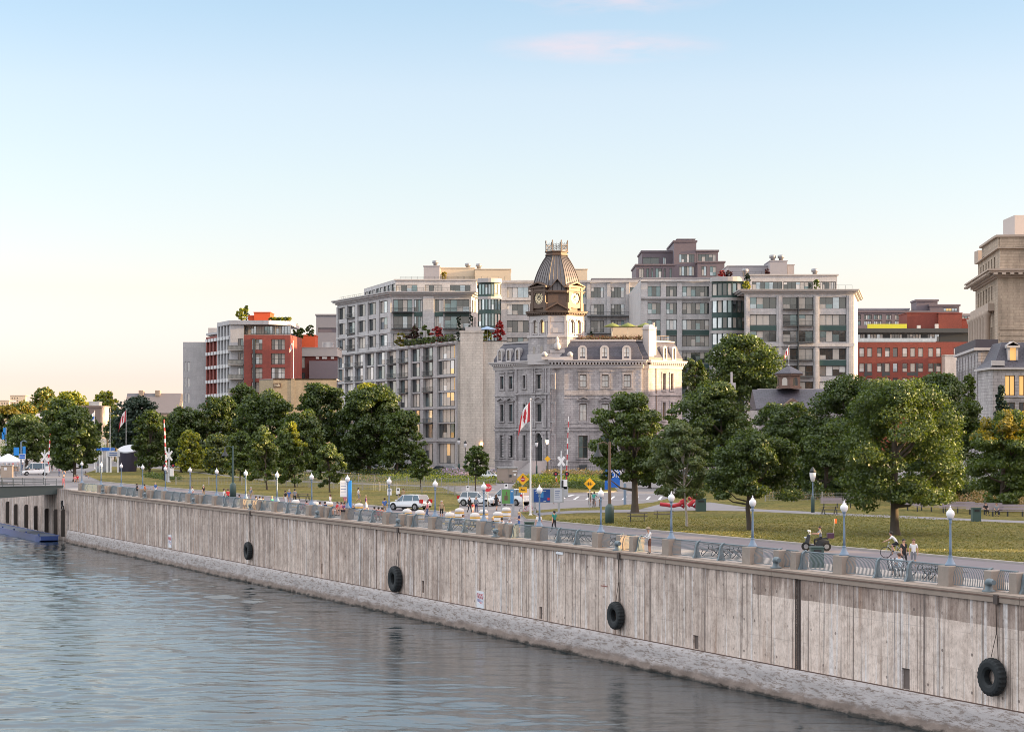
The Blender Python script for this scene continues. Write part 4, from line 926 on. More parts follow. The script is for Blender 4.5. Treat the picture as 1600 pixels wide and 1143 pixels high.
# sunlit right pavilion
HR = hw(C3,D1,[1037.5,1049.5],(17.2,20.6),.85)+hw(C3,D1,[1037.5,1049.5],(10.9,14.6),.85)+hw(C3,D1,[1037.5,1049.5],(3.4,7.4),.9)
def er(mb, W2):
    for h in HR[:4]: surround(mb, h, None)
    for z, o, hh in ((8.6,.3,.35),(16.0,.3,.3),(2.2,.2,.3)): mb.box(0, -o, z, W2, -.16, z+hh)
    mb.box(upx(C3,D1,1024.5), -.12, 0, upx(C3,D1,1025.5), -.004, 21.9, 1)
B.facade(C3, D1, 0, 22.0, [(*h, 1) for h in HR], [st_k, brown], fr_brown, OLD, 1, 2, depth=.45, extra=er)
B.facade(D1, E1, 0, 22.0, [], st_k); B.facade(E1, F1, 0, 22.0, [], st_k); B.facade(F1, A0, 0, 22.0, [], st_k)
# left facade with the entrance bay
HL = []
for lv, w_ in ((LV[0],1.35),(LV[1],1.2),(LV[2],1.15)): HL += hw(A0,B1,[784.5,798.5],(lv[0]-(0 if w_ < 1.3 else .3),lv[1]),w_)
uB0 = upx(A0,B1,811.0)
def el(mb, W2):
    for i, h in enumerate(HL): surround(mb, h, [None,'tri','flat'][i//2])
    for z, o, hh in ((8.6,.3,.35),(9.3,.16,.3),(16.0,.3,.3),(2.2,.2,.3)): mb.box(0, -o, z, uB0, -.16 if o > .2 else -.003, z+hh)
    for z in [2.6+.55*k for k in range(10)]:
        for u in (0, 2.3, 4.6): mb.box(u+.1, -.06, z, u+.7, -.004, z+.42)
B.facade(A0, B1, 0, 22.0, [(*h, 1) for h in HL], st_k, fr_dark, [gl_dark, gl_teal], 1, 2, depth=.45, extra=el)
# projecting entrance bay
dl = V((B1[0]-A0[0], B1[1]-A0[1])).normalized(); nl = V((dl.y, -dl.x)); E0 = (A0[0]+dl.x*uB0+nl.x*1.0, A0[1]+dl.y*uB0+nl.y*1.0); EE = (B1[0]+nl.x*1.0, B1[1]+nl.y*1.0)
B.facade((A0[0]+dl.x*uB0, A0[1]+dl.y*uB0), E0, 0, 22.0, [], st_k); B.facade(EE, (B1[0]+.3,B1[1]-.05), 0, 22.0, [], st_k)
uc = upx(E0,EE,842.5)
HE = [(uc-1.0,uc+1.0,2.2,8.2)]+hw(E0,EE,[819.5,864.5],(3.0,7.7),.95)+[(uc-.85,uc+.85,10.6,14.2)]+hw(E0,EE,[819.5,864.5],(10.7,14.2),.9)+[(uc-.8,uc+.8,17.4,20.3)]+hw(E0,EE,[819.5,864.5],(17.6,20.2),.85)
def ee(mb, W2):
    surround(mb, HE[3], 'arch'); surround(mb, HE[6], 'flat')
    for h in HE[1:3]+HE[4:6]+HE[7:]: surround(mb, h)
    arch_fill(mb, HE[0][0], HE[0][1], 8.2, 1.0); arch_ring(mb, HE[0][0], HE[0][1], 8.2, 1.0, -.3, .35)
    for z, o, hh in ((8.75,.55,.4),(16.2,.5,.3),(2.0,.3,.3)): mb.box(-.3, -o, z, W2+.2, -.3, z+hh)
    for u in (.15, uc-2.2, uc-1.5, uc+1.25, uc+1.95, W2-.75):
        mb.box(u, -.32, .2, u+.5, -.004, 8.7); mb.box(u, -.28, 9.3, u+.5, -.004, 16.1); mb.box(u, -.22, 16.6, u+.5, -.004, 21.6); mb.box(u-.1, -.4, 15.3, u+.6, -.284, 15.9); mb.box(u-.1, -.42, 7.9, u+.6, -.324, 8.5)
B.facade(E0, EE, 0, 22.0, [(*h, 1, [gl_warm, gl_dark]) if i in (6,) else (*h, 1) for i, h in enumerate(HE[1:],1)]+[(*HE[0],2)], st_k, fr_dark, [gl_dark], 1, 2, depth=.5, extra=ee)
ME, WE = frame(E0, EE); mb = MB(); mb.M = ME
for k in range(8): mb.box(uc-2.2-k*.12, -1.2-k*.42, 0, uc+2.2+k*.12, -.6-k*.42-.19 if k else -.33, 2.0-k*.25)
for sgn in (-1, 1): mb.box(uc+sgn*2.9-.3, -4.6, 0, uc+sgn*2.9+.3, -.35, 2.4)
B.build(mb, 'entrance_steps', st_s)
# cornice
foot_e = [A0, (A0[0]+dl.x*uB0, A0[1]+dl.y*uB0), E0, EE, C0, C1, C2, C3, D1, E1, F1]
for o, z0, z1, m_ in ((.25,21.6,22.0,st_s),(.35,22.0,22.35,st_s),(.95,22.75,23.05,st_s),(1.15,23.05,23.3,st_s)): B.slab(offset(foot_e, o), z0, z1, m_, 'cornice')
mb = MB(); pl = foot_e[:9]; pf = offset(foot_e, .36)
for i in range(8):
    M_, w_ = frame(pf[i], pf[i+1]); mb.M = M_; n = max(1, int(w_/.62))
    for j in range(n): x = w_*(j+.5)/n; mb.box(x-.15, -.5, 22.36, x+.15, .02, 22.74)
mb.M = None; B.build(mb, 'dentils', st_s); B.slab(offset(foot_e, .2), 22.35, 22.75, brown, 'frieze')
# mansard
lo, hi = offset(foot, .15), offset(foot, -1.5); mid = offset(foot, -.9)
mb = MB(); ring = lambda pl, z: [(p[0],p[1],z) for p in pl]; mb.loft([ring(lo,23.3), ring(lo,23.9), ring(offset(foot,-.55),25.3), ring(mid,26.4), ring(hi,27.2)]); B.build(mb, 'mansard_roof', slate)
B.slab(offset(foot, -1.3), 27.2, 27.5, st_s, 'roof_kerb'); B.slab(offset(foot, -1.9), 27.5, 27.6, roofm, 'roof_terrace')
def dormer(p0, p1, px, w_=1.9, z=23.9, lit=CLK, hh=2.0):
    M_, W2 = frame(p0, p1); u = upx(p0,p1,px); mb = MB(); mb.M = M_; d = mb.M
    holes_wall(mb, .001, 0, .001, [])
    a, b = u-w_/2, u+w_/2; o = .42
    for q in ((a, a+o), (b-o, b)): mb.box(q[0], -.25, z-.3, q[1], 2.2, z+hh*.72)
    arch_ring(mb, a+o, b-o, z+hh*.72+(w_/2-o), w_/2-o, -.25, o); mb.box(a+.01, -.22, z-.55, b-.01, 2.0, z-.27)
    x = u; r = w_/2
    mb.loft([[(x-cos(t)*r,-.1,z+hh*.72+sin(t)*r) for t in [pi*i/8 for i in range(9)]], [(x-cos(t)*r,2.4,z+hh*.72+sin(t)*r) for t in [pi*i/8 for i in range(9)]]])
    dm = B.build(mb, 'dormer', st_s)
    mb = MB(); mb.M = M_; wi = w_/2-o; pts = [(a+o,.02,z-.3),(b-o,.02,z-.3)]+[(u+cos(t)*wi,.02,z+hh*.72+sin(t)*wi) for t in [pi*i/8 for i in range(9)]]
    pts = [(p[0], -.12, p[2]) for p in pts]; mb.add(pts, [tuple(range(len(pts)))], 0)
    mb.bar((u,-.15,z-.3),(u,-.15,z+hh*.72+wi), .07, .05, 1, (0,1,0)); mb.bar((a+o,-.15,z+.75),(b-o,-.15,z+.75), .05, .07, 1, (0,1,0)); o_ = mb.build('window', [lit[0], fr_brown], dm)
for x in (910, 944.5, 979): dormer(C0, C1, x)
for x in (782, 795.5, 809.5): dormer(A0, B1, x, 1.7, 23.9, [gl_dark])
for x in (1038, 1052): dormer(C3, D1, x, 1.35, 23.9, [gl_dark], 2.5)
# chimneys
M_, W2 = frame(C3, D1); mb = MB(); mb.M = M_; u = 1.2
mb.box(u-1.2, -.1, 23.3, u+.5, 1.6, 29.6); mb.box(u-1.35, -.25, 29.6, u+.65, 1.75, 29.9)
mb.loft([[(u-.35-cos(t)*.85,-.1,29.9+sin(t)*.8) for t in [pi*i/8 for i in range(9)]], [(u-.35-cos(t)*.85,1.6,29.9+sin(t)*.8) for t in [pi*i/8 for i in range(9)]]])
mb.box(u+.55, .1, 23.3, u+1.4, 1.3, 29.9); mb.box(u+.45, 0, 29.9, u+1.5, 1.4, 30.2); mb.lathe([(.3,30.2),(.22,31.0),(.3,31.1)], 8, (u+.9, .5, 0)); B.build(mb, 'chimney', st_s)
# roof terrace rails
rail_line(B, [(C0[0]+3, C0[1]+1.9), (C1[0]-.5, C1[1]+1.9), (D1[0]-2.6, D1[1]+.8), (E1[0]-2, E1[1]-2)], 27.5, 1.1, fr_brown)
mb = MB(); mb.box(21.5, 438, 27.6, 29.5, 444, 31.0); mb.box(21.3, 437.8, 31.0, 29.7, 444.2, 31.2); B.build(mb, 'roof_block', beige_r)
# tower
TC = (9.35, 429.6)
def octo(R, c=1.95): k = c; return [(TC[0]+x, TC[1]+y) for x, y in ((-k,-R),(k,-R),(R,-k),(R,k),(k,R),(-k,R),(-R,k),(-R,-k))]
def ostage(R, z0, z1, m_, c, name='tower_stage'): return B.slab(octo(R, c), z0, z1, m_, name)
ostage(6.1, 22.4, 24.6, st_s, 2.1); ostage(5.9, 24.6, 28.0, st_k, 2.05); ostage(6.15, 28.0, 28.45, st_s, 2.1, 'tower_cornice')
R = 5.55; oc = octo(R, 1.95)
for i in range(8):
    p0, p1 = oc[i], oc[(i+1)%8]; w_ = V((p1[0]-p0[0], p1[1]-p0[1])).length
    if i % 2 == 1:
        hs = [(w_/2-1.55, w_/2-.45, 28.9, 31.7), (w_/2+.45, w_/2+1.55, 28.9, 31.7)]
        def eb(mb, W2, hs=hs):
            for h in hs: arch_fill(mb, h[0], h[1], h[3], .55); arch_ring(mb, h[0], h[1], h[3], .55, -.2, .22); mb.box(h[0]-.25, -.2, 28.7, h[1]+.25, -.004, 28.88)
            for u in (.05, .5, W2-.4, W2-.85, W2/2-.15): mb.box(u, -.16, 28.45, u+.32, -.004, 31.2); mb.box(u-.05, -.24, 31.2, u+.37, -.004, 31.4)
        B.facade(p0, p1, 28.45, 32.5, [(*h, 1) for h in hs], st_s, fr_brown, [gl_warm, gl_warm, gl_cur], 1, 2, depth=.35, extra=eb, name='belfry_wall')
    else:
        B.facade(p0, p1, 28.45, 32.5, [], st_s, name='belfry_wall', extra=lambda mb, W2: (mb.box(.5, -.08, 28.9, W2-.5, -.004, 30.6), mb.box(1.0, -.16, 29.0, W2-1.0, -.084, 29.9), mb.box(.05, -.25, 28.45, .45, -.004, 32.4), mb.box(W2-.45, -.25, 28.45, W2-.05, -.004, 32.4), mb.box(.6, -.1, 31.2, W2-.6, -.004, 32.1)))
ostage(5.45, 32.4, 32.55, st_s, 1.95)
# tall base front with little arched lights
ff = octo(5.92, 2.05); M_, w_ = frame(ff[7], ff[0])
for dx in (-1.1, 1.1):
    mb = MB(); mb.M = M_; u = w_/2+dx; mb.add([(u-.35,-.02,24.6),(u+.35,-.02,24.6)]+[(u+cos(t)*.35,-.02,25.9+sin(t)*.35) for t in [pi*i/8 for i in range(9)]], [tuple(range(11))]); B.build(mb, 'window', gl_dark)
M_, w_ = frame(ff[0], ff[1]); mb = MB(); mb.M = M_; mb.box(.5, -.35, 24.7, w_-.5, -.004, 25.4); mb.lathe([(.55,25.4),(.75,25.9),(.6,26.6),(.3,26.9),(.42,27.3),(.25,27.8),(.05,28.1)], 10, (w_/2, -.5, 0)); B.build(mb, 'carved_urn', st_s)
mb = MB(); mb.M = M_; mb.box(-1.2, -1.0, 23.3, w_+1.2, -.25, 24.0); mb.lathe([(.6,24.0),(.7,24.5),(.2,25.0)], 8, (-.6,-.6,0)); mb.lathe([(.6,24.0),(.7,24.5),(.2,25.0)], 8, (w_+.6,-.6,0)); B.build(mb, 'parapet', st_s)
# clock stage
for R_, z0, z1, c in ((5.7,32.55,32.75,1.95),(6.35,33.05,33.35,2.2),(6.5,33.35,33.5,2.25)): ostage(R_, z0, z1, brown, c, 'tower_cornice')
ostage(5.6, 32.75, 33.05, brown, 1.95, 'frieze'); mb = MB(); oo = octo(5.62, 1.96)
for i in range(8):
    M_, w_ = frame(oo[i], oo[(i+1)%8]); mb.M = M_; n = int(w_/.5)
    for j in range(n): x = w_*(j+.5)/n; mb.box(x-.13, -.5, 32.77, x+.13, .02, 33.03)
mb.M = None; B.build(mb, 'dentils', brown)
ostage(5.25, 33.5, 37.2, brown, 1.9, 'clock_stage'); ostage(5.75, 37.2, 37.5, brown, 2.0, 'tower_cornice'); ostage(5.95, 37.5, 37.7, brown, 2.05, 'tower_cornice')
clockw = mat('clock_dial', (.78,.64,.42), .35, var=.1); 
oo = octo(5.25, 1.9)
for i in (0, 1, 3, 5, 7):
    M_, w_ = frame(oo[i], oo[(i+1)%8]); mb = MB(); mb.M = M_; x = w_/2
    if i == 0:
        mb.loft([[(x-2.6,-.6,33.5),(x-2.6,.1,33.5),(x-2.6,.1,33.8),(x-2.6,-.6,33.8)],[(x,-.6,34.9),(x,.1,34.9),(x,.1,35.25),(x,-.6,35.25)],[(x+2.6,-.6,33.5),(x+2.6,.1,33.5),(x+2.6,.1,33.8),(x+2.6,-.6,33.8)]])
        mb.loft([[(x-1.9,-.55,37.7),(x-1.9,1.5,37.7),(x-1.9,1.5,37.75),(x-1.9,-.55,37.75)],[(x,-.4,40.0),(x,1.5,40.0),(x,1.5,40.1),(x,-.4,40.1)],[(x+1.9,-.55,37.7),(x+1.9,1.5,37.7),(x+1.9,1.5,37.75),(x+1.9,-.55,37.75)]]); B.build(mb, 'gablet', brown); continue
    for sx in (-1, 1): mb.box(x+sx*1.75-.3, -.55, 33.5, x+sx*1.75+.3, .3, 38.3); mb.box(x+sx*1.95-.35, -.5, 33.5, x+sx*1.95+.35, .2, 35.2)
    n = 20; rr = 1.32; cz = 36.2                      # wall around the round dial
    for k in range(n):
        t0, t1 = 2*pi*k/n, 2*pi*(k+1)/n
        def sq(t): m_ = max(abs(cos(t))/1.45, abs(sin(t))/2.1); return (x+cos(t)/m_, cz+sin(t)/m_)
        mb.loft([[(x+cos(t)*rr,-.45,cz+sin(t)*rr),(x+cos(t)*rr,.1,cz+sin(t)*rr),(sq(t)[0],.1,sq(t)[1]),(sq(t)[0],-.45,sq(t)[1])] for t in (t0, t1)], 0, False)
    mb.box(x-2.5, -.8, 38.3, x+2.5, 1.6, 38.5)
    mb.loft([[(x-2.5,-.85,38.5),(x-2.5,1.9,38.5),(x-2.5,1.9,38.7),(x-2.5,-.85,38.7)],[(x,-.85,39.3),(x,2.6,39.3),(x,2.6,39.6),(x,-.85,39.6)],[(x+2.5,-.85,38.5),(x+2.5,1.9,38.5),(x+2.5,1.9,38.7),(x+2.5,-.85,38.7)]])
    mb.box(x-2.0, -.5, 38.5, x+2.0, 1.5, 38.75)
    fr = B.build(mb, 'clock_gable', brown if i != 1 else mat('tower_tan', (.36,.24,.15), .6, var=.2))  # right gable is a lighter copy with the sunlight put into its colour
    mb = MB(); mb.M = M_; mb.add([(x+cos(t)*rr,-.2,cz+sin(t)*rr) for t in [2*pi*k/32 for k in range(32)]], [tuple(range(32))]); fc = mb.build('clock_face', clockw, fr)
    mb = MB(); mb.M = M_
    for r_ in (1.28, .42): mb.tube([(x+cos(t)*r_,-.25,cz+sin(t)*r_) for t in [2*pi*k/32 for k in range(33)]], .06, 4)
    for k in range(12): t = pi*k/6; mb.bar((x+cos(t)*.85,-.24,cz+sin(t)*.85),(x+cos(t)*1.2,-.24,cz+sin(t)*1.2), .05, .12, 0, (0,1,0))
    mb.build('dial_mark', fr_dark, fc); mb = MB(); mb.M = M_
    mb.bar((x,-.3,cz),(x-.35,-.3,cz+.65), .04, .14, 0, (0,1,0)); mb.bar((x,-.33,cz),(x+.55,-.33,cz+.95), .04, .1, 0, (0,1,0)); mb.build('clock_hand', fr_dark, fc)
prof = [(5.0,37.7,1.85),(4.9,38.5,1.8),(4.72,39.5,1.74),(4.4,40.6,1.62),(3.95,41.8,1.45),(3.4,43.0,1.25),(2.8,44.1,1.03),(2.25,44.95,.84),(2.1,45.3,.8)]
mb = MB(); ocs = [[(p[0],p[1],z) for p in octo(R_, c)] for R_, z, c in prof]; mb.loft(ocs); rf = B.build(mb, 'tower_roof', metalr)
mb = MB()
for i in range(8):
    nn = 6 if i % 2 else 4
    for j in range(nn):
        f = j/nn; mb.tube([V(a[i]).lerp(V(a[(i+1)%8]), f)+V((0,0,.03)) for a in ocs], .075 if j else .13, 4, 0, False)
mb.build('standing_seam', mat('seam_metal', (.07,.06,.06), .6, .2), rf)
ostage(2.35, 45.3, 45.55, brown, .95, 'tower_cornice'); ostage(2.15, 45.55, 46.0, brown, .85, 'tower_platform'); ostage(2.45, 46.0, 46.2, brown, 1.0, 'tower_cornice')
mb = MB(); oo = octo(2.25, .93)
for i in range(8):
    a, b = V((*oo[i], 46.2)), V((*oo[(i+1)%8], 46.2)); mb.tube([a, a+V((0,0,1.9))], .09, 5); mb.tube([a+V((0,0,1.75)), a+V((0,0,2.05)), a+V((0,0,2.35))], [.07,.14,.02], 6)
    for h in (.25, 1.35): mb.bar(a+V((0,0,h)), b+V((0,0,h)), .07, .07)
    for j in range(1, 6): p = a.lerp(b, j/6); mb.bar(p+V((0,0,.25)), p+V((0,0,1.5+.3*(j % 2))), .06, .06, 0, (1,0,0))
    mb.bar(a+V((0,0,.25)), b+V((0,0,1.35)), .05, .05); mb.bar(a+V((0,0,1.35)), b+V((0,0,.25)), .05, .05)
B.build(mb, 'roof_cresting', mat('cresting_iron', (.12,.095,.085), .6, .4))
B.finish()

# ---------------- dark modern block behind
B = Bld('modern_apartments', 'dark purple-grey modern apartment block rising behind the condominium roof', 'apartment building', (AX(1060,620), 620, 20))
purp = mat('dark_cladding', (.15,.125,.15), .7, var=.2, scale=.5)
def blk(B, x0, x1, y0, y1, Y, dep, m_, cols, rows, panes=MODERN, nx=2, frm=None, roof=True):
    p0, p1 = (AX(x0,Y), Y), (AX(x1,Y), Y); M_, W_ = B.facade(p0, p1, AZ(y1,Y), AZ(y0,Y), grid(cpx(p0,p1,cols), zy(Y,rows), nx), m_, frm or fr_dark, panes, depth=.3)
    B.facade(p1, (p1[0]*(Y+dep)/Y*.998, Y+dep), AZ(y1,Y), AZ(y0,Y), [], m_); B.facade((p0[0], Y+dep), p0, AZ(y1,Y), AZ(y0,Y), [], m_)
    if roof: B.slab([(p0[0]-.3,Y-.3),(p1[0]+.3,Y-.3),(p1[0]+.3,Y+dep),(p0[0]-.3,Y+dep)], AZ(y0,Y), AZ(y0,Y)+.5, m_, 'roof')
    return M_, W_
blk(B, 994, 1053, 415, 500, 600, 22, purp, [(998,1006),(1010,1014),(1017,1020.5),(1024,1034),(1037,1040),(1046,1050)], [(419,434),(441,452)])
blk(B, 1003, 1053, 394, 414.5, 606, 18, purp, [(1004,1030),(1036,1041)], [(402,413)])
blk(B, 1053.3, 1088, 378, 500, 600, 26, purp, [(1061,1085)], [(397,410),(416,431)], nx=6)
blk(B, 1088.3, 1122, 393, 500, 600, 24, purp, [(1091,1119)], [(397,409),(416,432)], nx=5)
blk(B, 1090, 1132, 410.5, 500, 596, 22, purp, [(1096,1104),(1109,1119)], [(416,431)])
rbox(B, 1058, 1086, 374, 378, 608, 8, purp, 'parapet')
B.finish()

# ---------------- red and grey building on the left
redc = masonry('red_cladding', (.25,.055,.042), (.21,.046,.036), (.15,.045,.035), .6, .3, .012, .7, .15, .2); greyc = masonry('grey_panel', (.47,.46,.48), (.42,.41,.43), (.34,.33,.35), 2.4, 1.2, .01, .7, .15, .15); grn = mat('balcony_grey', (.36,.33,.31), .8)
B = Bld('red_apartment_building', 'grey and red apartment building with roof plants and an orange penthouse at the left', 'apartment building', (AX(400,505), 505, 0))
Y = 500; q0 = (AX(360,Y), Y); q1 = (AX(381,Y), Y); t2 = 21.2; qL = (q0[0]+D.x*t2, q0[1]+D.y*t2); qm = (q0[0]+D.x*11.5, q0[1]+D.y*11.5)
fl = [(AZ(y0+16.5,Y), AZ(y0,Y)) for y0 in (596.5,574,551.5,529,507.5)]
fl0 = [(z-2*3.5, z2-2*3.5) for z, z2 in fl[:2]]+fl
W_ = 11.5; B.facade(qm, q0, 0, AZ(501,Y), grid(even(.5, W_-.4, 4, .62), fl0, 1), greyc, fr_dark, [gl_dark, gl_dark, gl_teal], depth=.6)
B.facade(qL, qm, 0, AZ(521,Y), grid(even(.3, 9.4, 3, .6), fl0[:-1], 1), redc, fr_dark, [gl_dark, gl_dark, gl_teal], depth=.6)
MB_, _ = frame(qL, q0); mb = MB(); mb.M = MB_
for z0, z1 in fl0:
    for a, b in even(0.3, 21, 8, .55): mb.box(a, -.45, z0-.9, b, -.02, z0-.12)
B.build(mb, 'window_box', mat('white_panel', (.6,.6,.62), .6))
B.facade(q0, q1, 0, AZ(501,Y), [(upx(q0,q1,371.5), upx(q0,q1,380), AZ(y0+17,Y), AZ(y0,Y), 2) for y0 in (529,551.5,574,596.5)], greyc, fr_dark, MODERN)
Mq, _ = frame(q0, q1)
for y0 in (545,567.5,590,612): balcony(B, Mq, -.5, upx(q0,q1,380.5), AZ(y0+1.5,Y), 1.4, grn)
mb = MB(); mb.M = Mq
for y0 in (545,567.5,590,612): mb.box(-.45, -1.36, AZ(y0+1,Y), upx(q0,q1,380.2), -1.33, AZ(y0-5.5,Y))
B.build(mb, 'balcony_panel', mat('balcony_mesh', (.30,.29,.27), .7, var=.3, scale=4))
r0 = (AX(381,498), 498); r1 = (AX(454,498), 498)
M_, W2 = B.facade(r0, r1, 0, AZ(523,498), [(upx(r0,r1,a), upx(r0,r1,b), AZ(y0+17,498), AZ(y0,498), 4 if a > 400 else 3) for a, b in ((393,410),(423.5,445)) for y0 in (529.5,551.8,574,596.5)], redc, fr_dark, RED, 3, 2, depth=.8)
B.facade(r1, (r1[0]+1, 515), 0, AZ(523,498), [], redc); mb = MB(); mb.box(r0[0]+2.2, 497.6, 5, r0[0]+2.8, 497.99, AZ(529,498)); B.build(mb, 'downpipe', fr_dark)
t0_ = (AX(370,503), 503); t1_ = (AX(454.5,503), 503)
B.facade(t0_, t1_, AZ(525,503), AZ(507,503), [(upx(t0_,t1_,a), upx(t0_,t1_,b), AZ(522,503), AZ(509,503), n) for a, b, n in ((371,387,4),(392,430,9),(431,453.5,5))], greyc, fr_dark, [gl_sky, gl_cur, gl_teal], depth=.3)
beam = [(q0[0]-.3, Y-.4), (AX(420,499), 499), (AX(456,504), 504), (AX(456,504), 522), qL and (qm[0], qm[1])]; B.slab(beam, AZ(507,Y), AZ(500.5,Y), greyc, 'roof_fascia')
B.slab([qL, qm, (AX(400,520), 522), (AX(330,525), 528)], AZ(521,519)-.5, AZ(521,519), greyc, 'roof'); mb = MB(); mb.box(qL[0]+.5, qL[1]+.2, AZ(521,519), qL[0]+6, qL[1]+6, AZ(512,519)); B.build(mb, 'roof_block', greyc)
rail_line(B, [(AX(392,499), 498.3), (AX(454,499), 498.3)], AZ(523,498))
orange = mat('orange_cladding', (.60,.085,.02), .6, var=.1)
rbox(B, 397, 422, 488.5, 500, 508, 8, orange, 'penthouse'); rbox(B, 388, 398, 494, 500, 509, 6, orange, 'penthouse')
p0, p1 = (AX(286,522), 522), (AX(322,522), 522); B.facade(p0, p1, 0, AZ(536,522), [(upx(p0,p1,288.5), upx(p0,p1,290.5), z, z+2.4, 1) for z in (8,12,16,20,24)]+[(upx(p0,p1,293), upx(p0,p1,296.5), z, z+2.4, 1) for z in (8,12,16,20,24)], greyc, fr_white, [gl_sky]); B.facade(p1, (p1[0]+1, 540), 0, AZ(536,522), [], greyc)
B.slab([p0, p1, (p1[0], 540), (p0[0], 540)], AZ(536,522), AZ(536,522)+.3, greyc, 'roof'); B.finish()
# brick block, tan wall, grey block
B = Bld('brick_building', 'dark red brick building with concrete parapet and grey metal panel between the two apartment blocks', 'building', (AX(495,525), 525, 0))
dbr = masonry('dark_brick', (.20,.045,.035), (.15,.035,.03), (.10,.03,.03), .4, .16, .015, .8, .2, .2)
blk(B, 455, 527, 548, 640, 520, 15, dbr, [(466.5,476.5)], [(557,575),(582,591)], RED, 2, roof=False); rbox(B, 455, 527, 543.5, 550, 519.5, 14, conc, 'parapet')
mb = MB(); Y = 518; mb.box(AX(483,Y), Y, AZ(640,Y), AX(527,Y), Y+1.4, AZ(563.5,Y)); B.build(mb, 'metal_panel', mat('metal_panel', (.19,.165,.19), .5, .2, var=.12)); rbox(B, 463, 492, 524, 544, 535, 8, orange, 'penthouse'); rbox(B, 454.5, 462, 522, 548, 533, 6, purp, 'stair_tower')
for x in (493.5, 503, 517): mb = MB(); mb.box(AX(x,519.7), 519.7, AZ(560.5,520), AX(x+(8 if x == 503 else 5),519.7), 519.96, AZ(557.5,520)); B.build(mb, 'window', gl_pale)
rbox(B, 505, 520, 536, 544, 528, 4, grey_r)
for k in range(9): mb = MB(); x = AX(504+k*1.8,527); mb.box(x, 527, AZ(544,527), x+.12, 527.1, AZ(534,527)); B.build(mb, 'trellis_bar', fr_white)
B.finish()
B = Bld('tan_building', 'low tan brick building with a small wall sign behind the dark trees', 'building', (AX(465,492), 492, 0))
tan = masonry('tan_brick', (.46,.36,.24), (.41,.32,.22), (.30,.24,.18), .6, .3, .01, .85, .2, .15); Y = 490
B.facade((AX(405,Y), Y), (AX(427,Y-3), Y-3), 0, AZ(592.5,Y), [], tan); B.facade((AX(427,Y-3), Y-3), (AX(526,Y-3), Y-3), 0, AZ(592,Y), [], tan, extra=lambda mb, W2: mb.box(W2*.28, -.06, 0, W2*.34, -.01, AZ(592.4,Y)))
B.slab([(AX(405,Y), Y), (AX(427,Y-3), Y-3), (AX(526,Y-3), Y-3), (AX(526,Y), Y+14), (AX(405,Y), Y+14)], AZ(592,Y)-.3, AZ(592,Y)-.02, conc, 'roof')
c = (AX(435.5,Y), Y-3.1, AZ(602,Y)); mb = MB(); mb.box(c[0]-.9, Y-3.2, c[2]-.5, c[0]+.9, Y-3.03, c[2]+.5); B.build(mb, 'sign_board', fr_brown); lettering('hub', .85, mat('sign_cream', (.7,.62,.5), .6, var=0), B.root, face_M((c[0], Y-3.24, c[2]), (0,-1)))
B.finish()
B = Bld('grey_office_block', 'plain dark grey block rising behind the left end of the condominium', 'building', (AX(508,650), 650, 0))
blk(B, 494, 545, 493, 640, 640, 20, mat('corrugated_grey', (.24,.235,.27), .6, .1, var=.12), [(497,536)], [(512,519.5)], [purp], 1); B.finish()
# ---------------- red brick building on the right
B = Bld('red_brick_building', 'long red brick building with dark top storey right of the condominium', 'building', (AX(1430,545), 545, 0))
rbk = masonry('orange_brick', (.24,.055,.042), (.20,.046,.036), (.15,.05,.04), .45, .18, .015, .8, .15, .2); Y = 540
p0, p1 = (AX(1325,Y), Y), (AX(1523,Y), Y); cx = [(1333,1339),(1342.6,1350.7),(1355,1362.8),(1370.6,1378),(1382.7,1390.6),(1395,1402.7),(1410,1418),(1422.3,1430.2),(1434.7,1442.5),(1450.5,1458.3),(1462.7,1470.3),(1490,1497)]
B.facade(p0, p1, 0, AZ(534,Y), grid(cpx(p0,p1,cx), zy(Y,[(543,557.5),(567,581),(590,604),(613,627)]), 1), rbk, fr_dark, RED, depth=.35)
mb = MB(); M_, _ = frame(p0, p1); mb.M = M_
for a, b in ((1355,1362.8),(1382.7,1390.6),(1422.3,1434),(1458.8,1462)): mb.box(upx(p0,p1,a)-.8, -.02, AZ(583,Y)-.6, upx(p0,p1,b), .0-.004, AZ(581.5,Y))
for a, b in ((1351.2,1354.5),(1378.4,1382.3),(1430.6,1434.3),(1458.7,1462.3)): mb.box(upx(p0,p1,a), -.03, AZ(588,Y), upx(p0,p1,b), -.022, AZ(567,Y))
B.build(mb, 'spandrel', fr_dark)
p0b, p1b = (p0[0], Y+1.5), (p1[0], Y+1.5)
B.facade(p0b, p1b, AZ(536,Y), AZ(519.5,Y), grid(cpx(p0b,p1b,[(1333,1352),(1355,1380),(1390,1410),(1417,1440),(1449,1468),(1490,1521)]), [(AZ(533,Y), AZ(521,Y))], 5), fr_dark, fr_dark, [gl_cur, gl_sky, gl_dark, gl_pale, gl_dark], depth=.2)
B.slab([(p0[0],Y-.5),(p1[0],Y-.5),(p1[0],Y+22),(p0[0],Y+22)], AZ(519.3,Y), AZ(513,Y), fr_dark, 'roof'); mb = MB(); mb.M = M_; mb.box(0, -.05, AZ(534,Y), upx(p0,p1,1462), .1, AZ(534,Y)+1.0); B.build(mb, 'glass_rail', gl_sky)
rbox(B, 1417.5, 1466, 489, 513, 546, 12, rbk); rbox(B, 1466.4, 1503, 489.5, 513, 545, 12, rbk); rbox(B, 1503.5, 1524, 499, 513, 548, 8, rbk); rbox(B, 1476.8, 1500, 555, 640, 535, 4.5, greyc, 'grey_annex')
for x, y in ((1436,508),(1464,506)): rbox(B, x-2.5, x+2.5, y, 513, 543.5, 1, fr_white, 'roof_unit', False)
rbox(B, 1356, 1417, 506, 510.5, 543, 1, mat('yellow_strip', (.6,.6,.05), .6, var=.1), 'yellow_planter', False)
